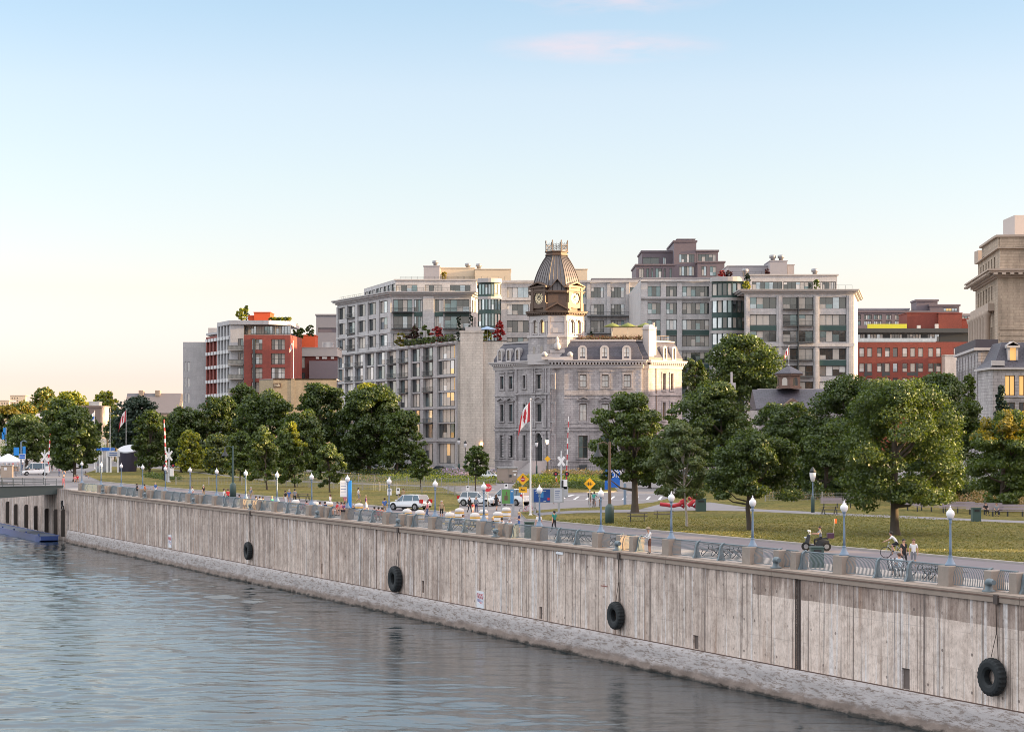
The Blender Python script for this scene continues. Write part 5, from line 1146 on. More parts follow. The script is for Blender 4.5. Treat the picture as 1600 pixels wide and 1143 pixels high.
B.finish()
B = Bld('glass_apartments', 'pale modern apartment roofs peeping above the red brick building', 'apartment building', (AX(1400,600), 600, 0))
blk(B, 1325, 1452, 488, 560, 590, 15, purp, [(1334,1345),(1350,1362),(1365,1378),(1384,1393),(1398,1412)], [(491.5,499),(501,508)], MODERN, 4)
blk(B, 1432, 1465, 470.5, 500, 596, 8, purp, [], []); blk(B, 1453, 1499, 478, 500, 594, 8, purp, [(1474,1496)], [(481,486)], [gl_sky, gl_warm], 5); blk(B, 1340, 1420, 484, 489, 600, 8, grey_r, [], [])
blk(B, 1498, 1530, 492, 540, 598, 10, grey_r, [(1503,1512)], [(494,499)]); B.finish()
# ---------------- classical custom house, right edge
B = Bld('custom_house', 'tall beige classical stone building with heavy cornice and columns at the right edge', 'public building', (85, 345, 0))
cst = masonry('custom_stone', (.50,.40,.31), (.43,.34,.265), (.33,.255,.20), 1.9, .48, .03, .85, .42, .4); cst2 = mat('custom_smooth', (.45,.36,.30), .85, var=.3, scale=1.2, bump=.4)
Y = 330; kx = AX(1559,Y); dv = V((.109,.994)); s1 = (kx+dv.x*31, Y+dv.y*31); s0 = (kx, Y); f1 = (kx+34, Y-3.6)
zc = AZ(434,Y)
Ms, Ws = B.facade(s1, s0, 0, zc, [(u, u+1.5, 29.9, 32.3) for u in (3.5,7.3,11.1,14.9,18.7,22.5)]+[(u, u+1.5, 13, 25.5) for u in (3.5,7.3,11.1,14.9,18.7,22.5)], cst, fr_dark, [gl_dark], 1, 2, depth=.7)
mb = MB(); mb.M = Ms
for u in (2.2,6,9.8,13.6,17.4,21.2,25): mb.lathe([(.75,11),(.75,11.5),(.6,11.9),(.52,27.0),(.72,27.4),(.8,28.0)], 12, (u, -1.0, 0))
B.build(mb, 'column', cst2); mb = MB(); mb.M = Ms; mb.box(1, -1.0, 28.05, 26.5, -.01, 29.3); mb.box(1, -1.3, 9.5, 26.5, -.01, 10.99); B.build(mb, 'entablature', cst2)
B.facade(s0, f1, 0, zc, [], cst, extra=lambda mb, W2: [mb.box(.3, -.12, z, W2, -.004, z+.5) for z in (16.6,17.5,18.4,19.3,20.2,21.1,22.0,22.9,23.8,24.7)])
ft = [s1, s0, f1, (f1[0]+3, f1[1]+40)]
for o, a, b in ((.4,434,431.5),(.8,431.4,427),(1.5,426.8,423.5),(1.8,423.4,421)): B.slab(offset(ft, o), AZ(a,Y), AZ(b,Y), cst2, 'cornice')
mb = MB(); pf = offset(ft, 1.25)
for i in (0, 1):
    M_, w_ = frame(pf[i], pf[i+1]); mb.M = M_
    for j in range(int(w_/1.3)): mb.box(.4+j*1.3, -.7, AZ(430,Y), 1.0+j*1.3, .01, AZ(427.1,Y))
mb.M = None; B.build(mb, 'dentils', cst2)
up = offset(ft, -.4)
Mu, Wu_ = B.facade(up[0], up[1], AZ(421,Y), AZ(388,Y), [(u, u+1.4, AZ(415,Y), AZ(396,Y)) for u in (3.5,7.3,11.1,14.9,18.7,22.5)], cst, fr_dark, [gl_dark], 1, depth=.5); B.facade(up[1], up[2], AZ(421,Y), AZ(368,Y), [], cst, extra=lambda mb, W2: (mb.box(4, -.25, AZ(402,Y), 9, -.01, AZ(390,Y)), mb.box(0, -.5, AZ(387,Y), W2, -.02, AZ(384,Y))))
B.slab(offset(up, .5), AZ(388,Y), AZ(386,Y), cst2, 'cornice'); sm = [(s0[0]+.4, s0[1]+3.5), (s0[0]+.2, s0[1]+.5), (f1[0], f1[1]+.5), (f1[0], f1[1]+20), (s0[0]+2, s0[1]+20)]
B.slab(sm, AZ(386,Y), AZ(370,Y), cst, 'attic'); B.slab(offset(sm, .4), AZ(370,Y), AZ(366.5,Y), cst2, 'cornice')
mb = MB(); mb.box(s1[0]-.2, s1[1]-3, AZ(388,Y)+.05, s1[0]+3, s1[1], AZ(388,Y)+2.2); B.build(mb, 'corner_block', cst2)
rbox(B, 1585.5, 1640, 336, 368, 338, 8, mat('lift_tower', (.52,.46,.44), .8, var=.1), 'lift_tower', False); B.finish()
# ---------------- low mansard building in front of it
B = Bld('dark_parapet_building', 'grey stone building with dark metal parapet left of the lit mansard windows', 'building', (71, 312, 0))
Y = 300; g0 = (AX(1527,Y), Y); g1 = (g0[0]+dv.x*28, Y+dv.y*28); g2 = (AX(1556,Y), Y); zt = AZ(547,Y)
B.facade(g1, g0, 0, zt, [(u, u+1.2, z, z+2.6) for u in (2,6,10,14,18,22) for z in (6,11,15.2)], st_k, fr_dark, [gl_dark], 1, 2, depth=.4, extra=lambda mb, W2: [mb.box(u, -.2, 1, u+.4, -.004, zt-.5) for u in (1,4.8,8.8,12.8,16.8,20.8,25)])
B.facade(g0, g2, 0, zt, [], st_k, extra=lambda mb, W2: (mb.box(.1, -.2, 1, .5, -.004, zt-.3),)); ft = [g1, g0, g2, (g2[0]+1, Y+28)]
B.slab(offset(ft, .5), zt, zt+.35, st_s, 'cornice'); B.slab(offset(ft, .3), zt+.35, AZ(530,Y), mat('parapet_metal', (.06,.055,.075), .5, .3, var=.15), 'parapet'); B.finish()
B = Bld('mansard_building', 'grey stone building with slate mansard roof and warm lit windows at the right edge', 'building', (75, 295, 0))
Y = 290; h0 = (AX(1551,Y), Y); h1 = (AX(1680,Y), Y); ze = AZ(577,Y); cm = cpx(h0, h1, [(1570,1586),(1592,1608),(1616,1632)])
B.facade(h0, h1, 0, ze, grid(cm, [(AZ(618,Y), AZ(586,Y))], 2, LIT)+grid(cm, [(AZ(655,Y), AZ(628,Y))], 2, [gl_dark]), st_k, fr_brown, LIT, 2, depth=.3, extra=lambda mb, W2: [mb.box(a-.3, -.12, AZ(621,Y), b+.3, -.004, AZ(619,Y)) for a, b in cm])
B.facade((h0[0], Y+9), h0, 0, ze, [], st_k); ft = [(h0[0],Y+9), h0, h1, (h1[0],Y+9)]; B.slab(offset(ft, .5), ze, ze+.3, st_s, 'cornice')
mb = MB(); mb.loft([[(p[0],p[1],z) for p in offset(ft, o)] for o, z in ((.3, ze+.3), (-.6, ze+1.3), (-1.7, AZ(534,Y)))]); B.build(mb, 'mansard_roof', slate)
for a, b in ((1579,1588.5),(1612,1621)):
    u0, u1 = AX(a,Y), AX(b,Y); mb = MB(); z0, z1 = AZ(560,Y), AZ(543,Y)
    mb.box(u0-.3, Y+.3, z0-.2, u0-.02, Y+2.5, z1); mb.box(u1+.02, Y+.3, z0-.2, u1+.3, Y+2.5, z1); mb.box(u0-.5, Y+.1, z1, u1+.5, Y+2.6, z1+.3); mb.loft([[(u0-.5,Y+.1,z1+.3),(u0-.5,Y+2.6,z1+.3),(u0-.5,Y+2.6,z1+.35),(u0-.5,Y+.1,z1+.35)],[((u0+u1)/2,Y+.1,z1+.8),((u0+u1)/2,Y+2.6,z1+.8),((u0+u1)/2,Y+2.6,z1+.95),((u0+u1)/2,Y+.1,z1+.95)],[(u1+.5,Y+.1,z1+.3),(u1+.5,Y+2.6,z1+.3),(u1+.5,Y+2.6,z1+.35),(u1+.5,Y+.1,z1+.35)]]); dm = B.build(mb, 'dormer', st_s)
    mb = MB(); mb.box(u0-.01, Y+.5, z0-.2, u1+.01, Y+.7, z1-.001); mb.build('window', LIT[0], dm)
mb = MB(); mb.box(h0[0]-.2, Y-.4, AZ(571,Y), h0[0]+1.6, Y+.2, AZ(563,Y)); B.build(mb, 'corner_stone', st_s); B.finish()
# ---------------- low slate-roofed building with cupola
B = Bld('cupola_building', 'low slate roofed stone building with a six-sided cupola and small flag between the trees', 'building', (AX(1238,400), 405, 0))
Y = 398; x0, x1 = AX(1185,Y), AX(1330,Y); ze, zr = AZ(640,Y), AZ(607,Y)
B.facade((x0,Y), (x1,Y), 0, ze, [], st_k); mb = MB(); mb.loft([[(x0-.5,Y-.6,ze),(x0-.5,Y+12,ze),(x0-.5,Y+12,ze+.2),(x0-.5,Y+6,zr),(x0-.5,Y-.6,ze+.2)],[(x1,Y-.6,ze),(x1,Y+12,ze),(x1,Y+12,ze+.2),(x1,Y+6,zr),(x1,Y-.6,ze+.2)]]); B.build(mb, 'roof', slate)
g = AX(1238,Y); mb = MB(); mb.loft([[(g-2.6,Y-1.2,ze),(g+2.6,Y-1.2,ze),(g+2.6,Y-1.2,ze+.4),(g,Y-1.2,AZ(622,Y)),(g-2.6,Y-1.2,ze+.4)],[(g-2.6,Y+4,ze),(g+2.6,Y+4,ze),(g+2.6,Y+4,ze+.4),(g,Y+4,AZ(622,Y)),(g-2.6,Y+4,ze+.4)]]); B.build(mb, 'gable', masonry('brown_brick', (.24,.15,.12), (.19,.12,.10), (.12,.09,.08), .4, .18, .015))
mb = MB(); mb.add([(g+cos(t)*.9, Y-1.22, ze+.9+sin(t)*.7) for t in [2*pi*k/20 for k in range(20)]], [tuple(range(20))]); B.build(mb, 'round_window', gl_cur)
mb = MB(); mb.box(x0+1, Y+7, AZ(614,Y), x1-2, Y+10, zr+.2); B.build(mb, 'parapet', st_s)
cz0, cz1 = AZ(606,Y), AZ(583,Y); cc = (g, Y+5); brk = MATS['brown_brick']; mb = MB(); mb.lathe([(2.65,cz0),(2.65,cz0+.4),(2.4,cz0+.41),(2.4,cz1-.3),(2.9,cz1-.3),(2.9,cz1)], 6, (cc[0],cc[1],0), 0, False, .5); cu = B.build(mb, 'cupola', brk)
for k in range(6):
    t = 2*pi*(k+1)/6; n_ = V((cos(t), sin(t), 0)); s_ = V((-sin(t), cos(t), 0)); c_ = V((cc[0], cc[1], 0))+n_*(2.4*cos(pi/6)+.02)
    mb = MB(); mb.add([c_+s_*x+V((0,0,z)) for x, z in [(-.55,cz0+.6),(.55,cz0+.6)]+[(cos(a)*.55, cz1-1.25+sin(a)*.55) for a in [pi*i/6 for i in range(7)]]], [tuple(range(9))]); mb.build('arched_light', gl_cur if k % 2 else gl_dark, cu)
mb = MB(); mb.lathe([(3.1,cz1),(3.1,cz1+.12),(1.7,cz1+.9),(.4,cz1+1.5),(.15,cz1+1.7)], 6, (cc[0],cc[1],0), 0, False, .5); mb.build('cupola_roof', slate, cu)
mb = MB(); mb.box(AX(1141,Y), Y+3, AZ(608,Y), AX(1152,Y), Y+5, AZ(597,Y)); mb.box(AX(1145,Y), Y+3.6, AZ(597,Y), AX(1148,Y), Y+4.2, AZ(580,Y)); B.build(mb, 'chimney', st_s); B.finish()
# ---------------- far left houses
B = Bld('gabled_house', 'long grey slate roofed stone house seen above the trees at the left', 'house', (AX(240,700), 705, 0))
Y = 700; hs_ = masonry('house_stone', (.36,.29,.24), (.30,.25,.21), (.2,.16,.14), .8, .4, .03); xa, xb = AX(193,Y), AX(276,Y); z0, zr = AZ(645,Y), AZ(613.5,Y)
B.facade((xa,Y), (xb,Y), 0, z0, [], hs_); mb = MB(); mb.loft([[(xa,Y-.5,z0),(xa,Y+13,z0),(xa,Y+7,zr)],[(xb+.5,Y-.5,z0),(xb+.5,Y+13,z0),(xb+.5,Y+7,zr)]]); B.build(mb, 'roof', mat('grey_slate', (.17,.155,.17), .8, var=.15, scale=.4))
mb = MB(); mb.loft([[(xb+.52,Y,z0),(xb+.52,Y+12.6,z0),(xb+.52,Y+12.6,z0+.01),(xb+.52,Y+7,zr-.2)],[(xb+1.4,Y,z0),(xb+1.4,Y+12.6,z0),(xb+1.4,Y+12.6,z0+.01),(xb+1.4,Y+7,zr-.2)]]); mb.box(xb+.52, Y, 0, xb+1.4, Y+12.6, z0-.001); B.build(mb, 'gable_wall', hs_)
for x in (212, 238): mb = MB(); a = AX(x,Y); mb.box(a, Y+5.5, zr-1, a+1.6, Y+8.5, zr+1.0); B.build(mb, 'chimney', hs_)
for x, y in ((260,628),(208,627)): mb = MB(); a = AX(x,Y); z = AZ(y,Y); yy = Y-.5+7.5*(z-z0)/(zr-z0); mb.bar((a, yy-.12, z-.9), (a, yy+1.6-.2, z+.7), .95, .1, 0, (0,-1,.5)); B.build(mb, 'roof_light', gl_sky)
B.finish()
B = Bld('brown_block', 'plain brown-grey block with a glazed roof box behind the leaning black kiosk', 'building', (AX(141,620), 620, 0))
blk(B, 122, 157, 636, 680, 620, 14, mat('brown_wall', (.22,.17,.15), .8, var=.12), [], []); rbox(B, 157, 160, 636, 680, 621, 10, beige_r, 'side_wall'); rbox(B, 139, 155, 628, 636, 624, 4, gl_sky, 'roof_lantern'); B.finish()  # beige side strip paints the warm sunlight on the block's right edge
for i, (x0, x1, y0, Y, m_, lab) in enumerate(((0,14,626,1500,beige_r,'tiny distant sunlit tower block at the left edge of the skyline'),(16,40,618,1700,beige_r,'distant sunlit apartment tower above the yellow trees at far left'),(52,70,645,700,hs_,'small distant red roofed house among the left trees'))):
    B = Bld('distant_building', lab, 'building', (AX((x0+x1)/2,Y), Y, 0)); k = Y/1000
    if i < 2: blk(B, x0, x1, y0, 670, Y, 20, m_, [(x0+a, x0+a+2) for a in (2,6,10)], [(y0+b, y0+b+2) for b in (3,7,11,15)], [gl_dark], 1)
    else:
        blk(B, x0, x1, y0+8, 680, Y, 12, m_, [], [], roof=False); mb = MB(); a, b = AX(x0,Y), AX(x1,Y); mb.loft([[(a,Y-1,AZ(653,Y)),(a,Y+12,AZ(653,Y)),(a,Y+6,AZ(645,Y))],[(b,Y-1,AZ(653,Y)),(b,Y+12,AZ(653,Y)),(b,Y+6,AZ(645,Y))]]); B.build(mb, 'roof', grey_r)
    B.finish()
# ---------------- unseen row added at the right, heights and gaps shaped to shade the park
def row_block(x0, y0, x1, y1, h, lab):
    B = Bld('stone_warehouse', lab, 'building', ((x0+x1)/2, (y0+y1)/2, 0)); fp = [(x0,y1),(x0,y0),(x1,y0),(x1,y1)]
    for a, b in ((0,1),(1,2)):
        w_ = V((fp[b][0]-fp[a][0], fp[b][1]-fp[a][1])).length; cc = even(1, w_-1, max(2, int(w_/4)), .4)
        B.facade(fp[a], fp[b], 0, h-1, grid(cc, [(1+4.2*k, 3.8+4.2*k) for k in range(int((h-2)/4.2))], 2), st_k, fr_dark, OLD, depth=.3)
    B.facade(fp[2], fp[3], 0, h-1, [], st_k); B.facade(fp[3], fp[0], 0, h-1, [], st_k); B.slab(offset(fp, .5), h-1, h, st_s, 'roof'); B.finish(8)
ROW = [(118, 412, 134, 470, 28), (112, 366, 128, 411.8, 30), (104, 132.6, 117, 146, 22), (104, 146.2, 117, 157, 10.6), (104, 157.2, 118, 194, 24), (104, 194.2, 117, 210, 13.0), (104, 210.2, 118, 261, 24), (104, 60, 117, 128.6, 24), (122, 272.5, 138, 326, 25)]
for k, (a, b, c, d, h) in enumerate(ROW): row_block(a, b, c, d, h, f'grey stone warehouse in the street row right of the park, {ORD[k]} of the row')
# ================================================================ TREES AND PLANTS
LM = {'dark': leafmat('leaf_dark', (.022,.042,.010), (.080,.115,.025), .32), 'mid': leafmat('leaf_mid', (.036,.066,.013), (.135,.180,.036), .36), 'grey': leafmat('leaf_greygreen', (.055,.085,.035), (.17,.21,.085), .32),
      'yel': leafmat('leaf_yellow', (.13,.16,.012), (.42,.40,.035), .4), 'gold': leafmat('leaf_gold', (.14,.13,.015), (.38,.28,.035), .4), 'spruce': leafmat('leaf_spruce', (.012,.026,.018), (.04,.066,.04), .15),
      'red': leafmat('leaf_red', (.20,.01,.015), (.50,.03,.03), .3), 'plum': leafmat('leaf_plum', (.035,.012,.02), (.10,.03,.04), .3), 'lil': leafmat('flower_lilac', (.20,.15,.26), (.42,.32,.50), .3), 'reed': leafmat('reed_tan', (.20,.13,.07), (.45,.31,.17), .3)}
bark = mat('bark', (.085,.068,.055), .95, var=.35, scale=4, bump=.7); bark2 = mat('bark_pale', (.36,.33,.30), .9, var=.25, scale=3)
def leaf_mesh(name, C, R, n, size, mats, rng, up=.35, frac2=None, cone=False):
    """C,R: lobe centres (k,3) and radii (k,3); n leaf quads spread over the lobes' shells"""
    C = np.array(C, float); R = np.array(R, float); wgt = (R[:,0]*R[:,2]); wgt /= wgt.sum(); idx = rng.choice(len(C), n, p=wgt)
    d = rng.normal(size=(n,3)); d /= np.linalg.norm(d, axis=1)[:,None]; d[:,2] = np.where(d[:,2] < -.2, d[:,2]*.6, d[:,2])
    rad = .5+.62*rng.random(n)**.7; P = C[idx]+d*R[idx]*rad[:,None]
    nrm = d+rng.normal(size=(n,3))*.75; nrm[:,2] += up; nrm /= np.linalg.norm(nrm, axis=1)[:,None]
    t = np.cross(nrm, rng.normal(size=(n,3))); t /= np.linalg.norm(t, axis=1)[:,None]; b = np.cross(nrm, t)
    s = (size*(.6+.7*rng.random(n)))[:,None]; a = .5*s*t; c = .5*s*b*(.55+.4*rng.random(n))[:,None]; k = nrm*s*.12
    V4 = np.empty((n,4,3)); V4[:,0] = P-a-k; V4[:,1] = P-c*1.0; V4[:,2] = P+a-k; V4[:,3] = P+c
    me = bpy.data.meshes.new(name); me.vertices.add(n*4); me.vertices.foreach_set('co', V4.ravel())
    me.loops.add(n*4); me.loops.foreach_set('vertex_index', np.arange(n*4, dtype=np.int32)); me.polygons.add(n); me.polygons.foreach_set('loop_start', np.arange(0, n*4, 4, dtype=np.int32))
    try: me.polygons.foreach_set('loop_total', np.full(n, 4, dtype=np.int32))
    except Exception: pass
    for m_ in mats: me.materials.append(m_)
    if frac2 is not None: me.polygons.foreach_set('material_index', (frac2(P) if callable(frac2) else (rng.random(n) < frac2)).astype(np.int32))
    me.update(calc_edges=True); return me
def crown_lobes(rng, W_, D_, H, shape='round', k=None, wob=1.0):
    """lobes in a box W_ x D_ x H centred on x,y=0, from z=0 to H"""
    k = k or 46; C = []; R = []; ph = rng.uniform(0, 6.28, 6)
    while len(C) < k:
        z = rng.uniform(0, 1)**(.85 if shape != 'flat' else .7); t = rng.uniform(0, 2*pi); q = rng.uniform(.12, 1)**.45
        if shape == 'cone': w_ = max(.06, 1-z)**.9
        elif shape == 'oval': w_ = sqrt(max(.03, 1-((z-.42)/.60)**2))
        elif shape == 'flat': w_ = (.80+.5*z) if z < .4 else sqrt(max(.05, 1-((z-.4)/.64)**2))
        else: w_ = (.72+.8*z) if z < .35 else sqrt(max(.04, 1-((z-.35)/.68)**2.3))
        w_ *= 1+.16*sin(2*t+ph[0])+.12*sin(3*t+ph[1]+4*z)+.13*sin(7*z+ph[2]+t)
        lr = rng.uniform(.095, .19)*(1.25 if q < .5 else 1.0)
        C.append([cos(t)*q*w_*W_/2*(1-lr*.6), sin(t)*q*w_*D_/2*(1-lr*.6), H*(.05+.87*z)]); e = rng.uniform(.8, 1.3)
        R.append([lr*W_*.66*e, lr*D_*.66*e, min(lr*H*.62, lr*W_*.5)*rng.uniform(.7, 1.1)])
    C = np.array(C); R = np.array(R)          # stretch the lobes so that the crown fills its box
    lo = (C-R*.92).min(0); hi = (C+R*.92).max(0); tgt = np.array([[-W_/2,-D_/2,0],[W_/2,D_/2,H]]); k_ = (tgt[1]-tgt[0])/(hi-lo)
    C = tgt[0]+(C-lo)*k_; R = R*np.minimum(k_, 1.25); return C, R
TREES = []; LEAFN = [0]
def tree(px, by, x0, x1, yt, yb, kind='mid', label='', name='tree', shape='round', trunk_r=None, dens=1.0, lean=0, second=None, f2=None, group=None, bk=None, k=None, lsize=None, Yd=None, seed=None):
    """px,by: foot of the trunk in the photo (fixes the distance); x0..x1, yt..yb: extent of the crown there"""
    if Yd: P = V((AX(px,Yd), Yd, 0))
    else: P = G(px, by); 
    Y = P.y; s = Y/F; base = .1; rng = np.random.default_rng(seed or int(px*7+yt)); W_ = (x1-x0)*s; H = (yb-yt)*s; zb = AZ(yb,Y); cx = ((x0+x1)/2-CX)/F*Y-P.x
    t = thing(name, label, 'tree', (P.x, P.y, base), group=group); D_ = W_*.92
    C, R = crown_lobes(rng, W_, D_, H, shape, k or int(70+W_*6)); C = np.array(C); C[:,0] += cx; C[:,2] += zb-base
    vis = (x1-x0)*(yb-yt); n = int(min(52000, max(1800, vis*1.35*dens))); ls = lsize or max(.15, 4.2*s)
    mats = [LM[kind]]+([LM[second]] if second else []); LEAFN[0] += n
    me = leaf_mesh('crown', C, R, n, ls, mats, rng, frac2=(f2 if f2 is not None else .18) if second else None)
    o = bpy.data.objects.new('crown', me); COL.objects.link(o); o.parent = t
    r = trunk_r or max(.10, W_*.032); mb = MB(); zc = zb-base+H*.45; ztop = zb-base+H*.8
    top = V((cx*.8, 0, ztop)); pts = [V((0,0,-.1)), V((lean*.2,0,(zb-base)*.35)), V((lean*.5+cx*.15,0,(zb-base)*.8)), V((cx*.5,0,zc)), top]
    mb.tube(pts, [r*1.45, r, r*.88, r*.6, r*.12], 8)
    order = rng.choice(len(C), min(len(C), 16), replace=False)
    for j in order:
        q = V(C[j]); f = rng.uniform(.55, .95); a = V((0,0,0))
        zs = min(ztop*.9, max((zb-base)*.75, q.z*.62)); tt = min(1, zs/max(.1, ztop)); a = V((cx*tt*.7, 0, zs)); m_ = a.lerp(q, .5)+V((0,0,-.05*W_)); mb.tube([a, m_, q], [r*.42, r*.26, r*.07], 5)
    mb.build('trunk', bk or bark, t, world=False); TREES.append(t); return t
# --- foreground park trees
tree(992, 803, 920, 1060, 612, 756, 'mid', 'maple with spreading dark green crown shading the two picnic tables', 'maple_tree', 'round', .33, 1.15, second='dark', f2=.35)
tree(1073, 824, 1008, 1114, 656, 782, 'grey', 'young grey-green tree with slim white-wrapped trunk beside the red sculpture', 'young_tree', 'oval', .10, 1.0, bk=bark2)
tree(1172, 830, 1102, 1254, 668, 785, 'dark', 'low round-crowned maple with leaning trunk on the lawn behind the third lamp', 'maple_tree', 'flat', .20, 1.25, lean=-.5, second='mid', f2=.3)
Yt = G(1398, 838).y
tree(1398, 838, 1278, 1514, 590, 806, 'mid', 'largest maple in front, with sunlit yellow-green leaves and a few bare twigs', 'maple_tree', 'round', .36, 1.0, second='dark', f2=.4)
tree(1562, 800, 1510, 1640, 640, 792, 'mid', 'golden tinged maple cut by the right edge behind the benches', 'maple_tree', 'round', .3, 1.1, second='gold', f2=lambda P: (P[:,2] > 7.2) & (np.sin(P[:,0]*3)+np.cos(P[:,1]*2.3) > -.2))  # golden sunlight on the top put into the upper leaves' colour
# --- trees behind the lawn
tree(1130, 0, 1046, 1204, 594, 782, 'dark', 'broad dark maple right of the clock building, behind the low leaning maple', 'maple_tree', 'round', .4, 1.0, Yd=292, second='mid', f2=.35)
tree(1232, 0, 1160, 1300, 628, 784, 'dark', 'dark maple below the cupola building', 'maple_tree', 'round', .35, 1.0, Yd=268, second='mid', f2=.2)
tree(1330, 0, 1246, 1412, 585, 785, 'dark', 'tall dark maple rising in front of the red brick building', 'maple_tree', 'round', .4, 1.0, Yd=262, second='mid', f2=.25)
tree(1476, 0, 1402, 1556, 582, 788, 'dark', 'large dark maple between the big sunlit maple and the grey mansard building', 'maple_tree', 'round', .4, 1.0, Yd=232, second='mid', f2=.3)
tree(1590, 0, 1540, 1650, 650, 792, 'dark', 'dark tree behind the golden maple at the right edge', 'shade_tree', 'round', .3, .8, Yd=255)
tree(1156, 0, 1092, 1226, 522, 640, 'mid', 'tall green ash standing before the condominium above the park maples', 'ash_tree', 'oval', .3, 1.1, Yd=458, second='dark', f2=.4)
tree(1084, 0, 1062, 1112, 560, 622, 'dark', 'dark tree top just right of the clock building corner', 'shade_tree', 'round', .25, 1.0, Yd=450)
tree(1050, 0, 1030, 1072, 640, 740, 'mid', 'narrow green tree directly below the right end of the clock building', 'shade_tree', 'oval', .2, .9, Yd=330)
tree(1562, 0, 1549, 1578, 602, 668, 'spruce', 'small dark spruce in front of the mansard building', 'spruce_tree', 'cone', .12, 1.3, Yd=272)
tree(1512, 0, 1500, 1526, 584, 640, 'mid', 'slender loose tree against the grey stone side wall', 'shade_tree', 'oval', .12, .8, Yd=285)
# --- centre left group
tree(575, 0, 524, 642, 600, 738, 'dark', 'large dark elm in front of the long condominium facade', 'elm_tree', 'round', .45, 1.1, Yd=405, second='mid', f2=.25)
tree(618, 0, 588, 668, 640, 734, 'mid', 'spreading green elm over the parked cars', 'elm_tree', 'flat', .35, 1.1, Yd=398, second='dark', f2=.45)
tree(560, 0, 534, 604, 598, 676, 'mid', 'sun-catching yellow-green tree top above the dark elm', 'elm_tree', 'round', .3, .9, Yd=425, second='yel', f2=lambda P: (P[:,2] > 13.5) & (P[:,0] > -1.0))  # yellow upper leaves stand in for sunlight this crown does not receive
tree(500, 0, 448, 552, 598, 738, 'dark', 'dark elm left of the long condominium facade', 'elm_tree', 'round', .4, 1.0, Yd=410, second='mid', f2=.25)
tree(425, 0, 362, 478, 608, 738, 'dark', 'dark elm below the tan brick building', 'elm_tree', 'round', .4, 1.0, Yd=415, second='mid', f2=.25)
tree(374, 0, 345, 418, 598, 720, 'mid', 'green tree in front of the red apartment balconies', 'elm_tree', 'round', .3, 1.0, Yd=440, second='dark', f2=.4)
tree(335, 0, 292, 382, 618, 738, 'dark', 'dark tree before the white stone end of the red apartment building', 'elm_tree', 'round', .35, 1.0, Yd=425, second='mid', f2=.2)
tree(283, 0, 240, 330, 634, 735, 'dark', 'dark tree right of the tall striped gate arm', 'elm_tree', 'round', .35, 1.0, Yd=420, second='mid', f2=.2)
tree(233, 0, 206, 268, 640, 735, 'dark', 'dark narrow tree behind the leaning black kiosk', 'elm_tree', 'oval', .25, 1.0, Yd=400, second='mid', f2=.3)
tree(222, 0, 170, 262, 618, 705, 'spruce', 'dark tree clump under the grey gabled house', 'elm_tree', 'round', .35, 1.0, Yd=560)
tree(515, 770, 486, 541, 692, 762, 'mid', 'small round grey-green tree on the left lawn', 'young_tree', 'round', .12, 1.2, second='grey', f2=.5)
tree(461, 762, 424, 488, 659, 756, 'mid', 'young maple with bright yellow-lit top on the left lawn', 'young_tree', 'oval', .12, 1.2, second='yel', f2=lambda P: (P[:,2] > 6.0) & (P[:,0]+.22*P[:,2] > 1.5))  # sunlight on the upper right side put into yellow leaves
tree(417, 766, 382, 440, 664, 752, 'mid', 'young green maple left of the yellow-topped one', 'young_tree', 'oval', .12, 1.2, second='grey', f2=.3)
tree(375, 752, 350, 402, 672, 745, 'mid', 'young green maple, middle one of the lawn row', 'young_tree', 'oval', .12, 1.1, second='dark', f2=.3)
tree(338, 748, 312, 368, 676, 742, 'grey', 'young pale green maple on the left lawn', 'young_tree', 'oval', .12, 1.1, second='yel', f2=.2)
tree(298, 752, 274, 320, 672, 738, 'yel', 'young bright yellow maple beside the tall striped gate arm', 'young_tree', 'round', .11, 1.1, second='mid', f2=.3)  # yellow covers species colour plus sunlight put into the leaves
tree(657, 765, 641, 676, 702, 748, 'mid', 'small dark green tree behind the white car', 'young_tree', 'oval', .09, 1.3, second='dark', f2=.4)
tree(743, 772, 724, 765, 696, 744, 'mid', 'small dark green tree behind the stop sign', 'young_tree', 'oval', .09, 1.3, second='dark', f2=.4)
# --- far left
tree(117, 752, 70, 160, 634, 738, 'mid', 'broad green tree at the foot of the footbridge', 'shade_tree', 'round', .32, 1.3, second='dark', f2=.35)
tree(100, 0, 60, 140, 622, 715, 'mid', 'green tree behind the broad one near the footbridge', 'shade_tree', 'round', .3, 1.0, Yd=430, second='dark', f2=.5)
tree(42, 0, 0, 78, 646, 722, 'mid', 'green tree above the white event tents', 'shade_tree', 'round', .3, 1.1, Yd=420, second='grey', f2=.4)
tree(12, 0, -22, 46, 632, 690, 'dark', 'dark tree at the left edge with golden light on top', 'shade_tree', 'round', .3, 1.0, Yd=620, second='gold', f2=lambda P: P[:,2] > 14)  # golden top light is leaf colour switched by height
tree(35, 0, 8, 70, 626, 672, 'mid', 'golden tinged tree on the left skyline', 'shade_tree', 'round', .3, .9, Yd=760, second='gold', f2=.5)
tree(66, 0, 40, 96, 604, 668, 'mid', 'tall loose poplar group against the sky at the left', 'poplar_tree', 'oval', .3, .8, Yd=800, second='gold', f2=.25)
tree(105, 0, 78, 142, 610, 660, 'yel', 'yellow-green tree crown on the left skyline', 'shade_tree', 'round', .3, .9, Yd=820, second='mid', f2=.35)
tree(168, 0, 143, 190, 610, 668, 'yel', 'yellow-green lit tree left of the gabled house', 'shade_tree', 'round', .3, 1.1, Yd=650, second='mid', f2=.45)
tree(180, 0, 160, 214, 650, 700, 'dark', 'dark tree behind the flag masts', 'shade_tree', 'round', .3, 1.0, Yd=600)
tree(136, 0, 112, 160, 648, 690, 'dark', 'dark low tree under the brown block', 'shade_tree', 'round', .3, 1.0, Yd=560, second='mid', f2=.3)
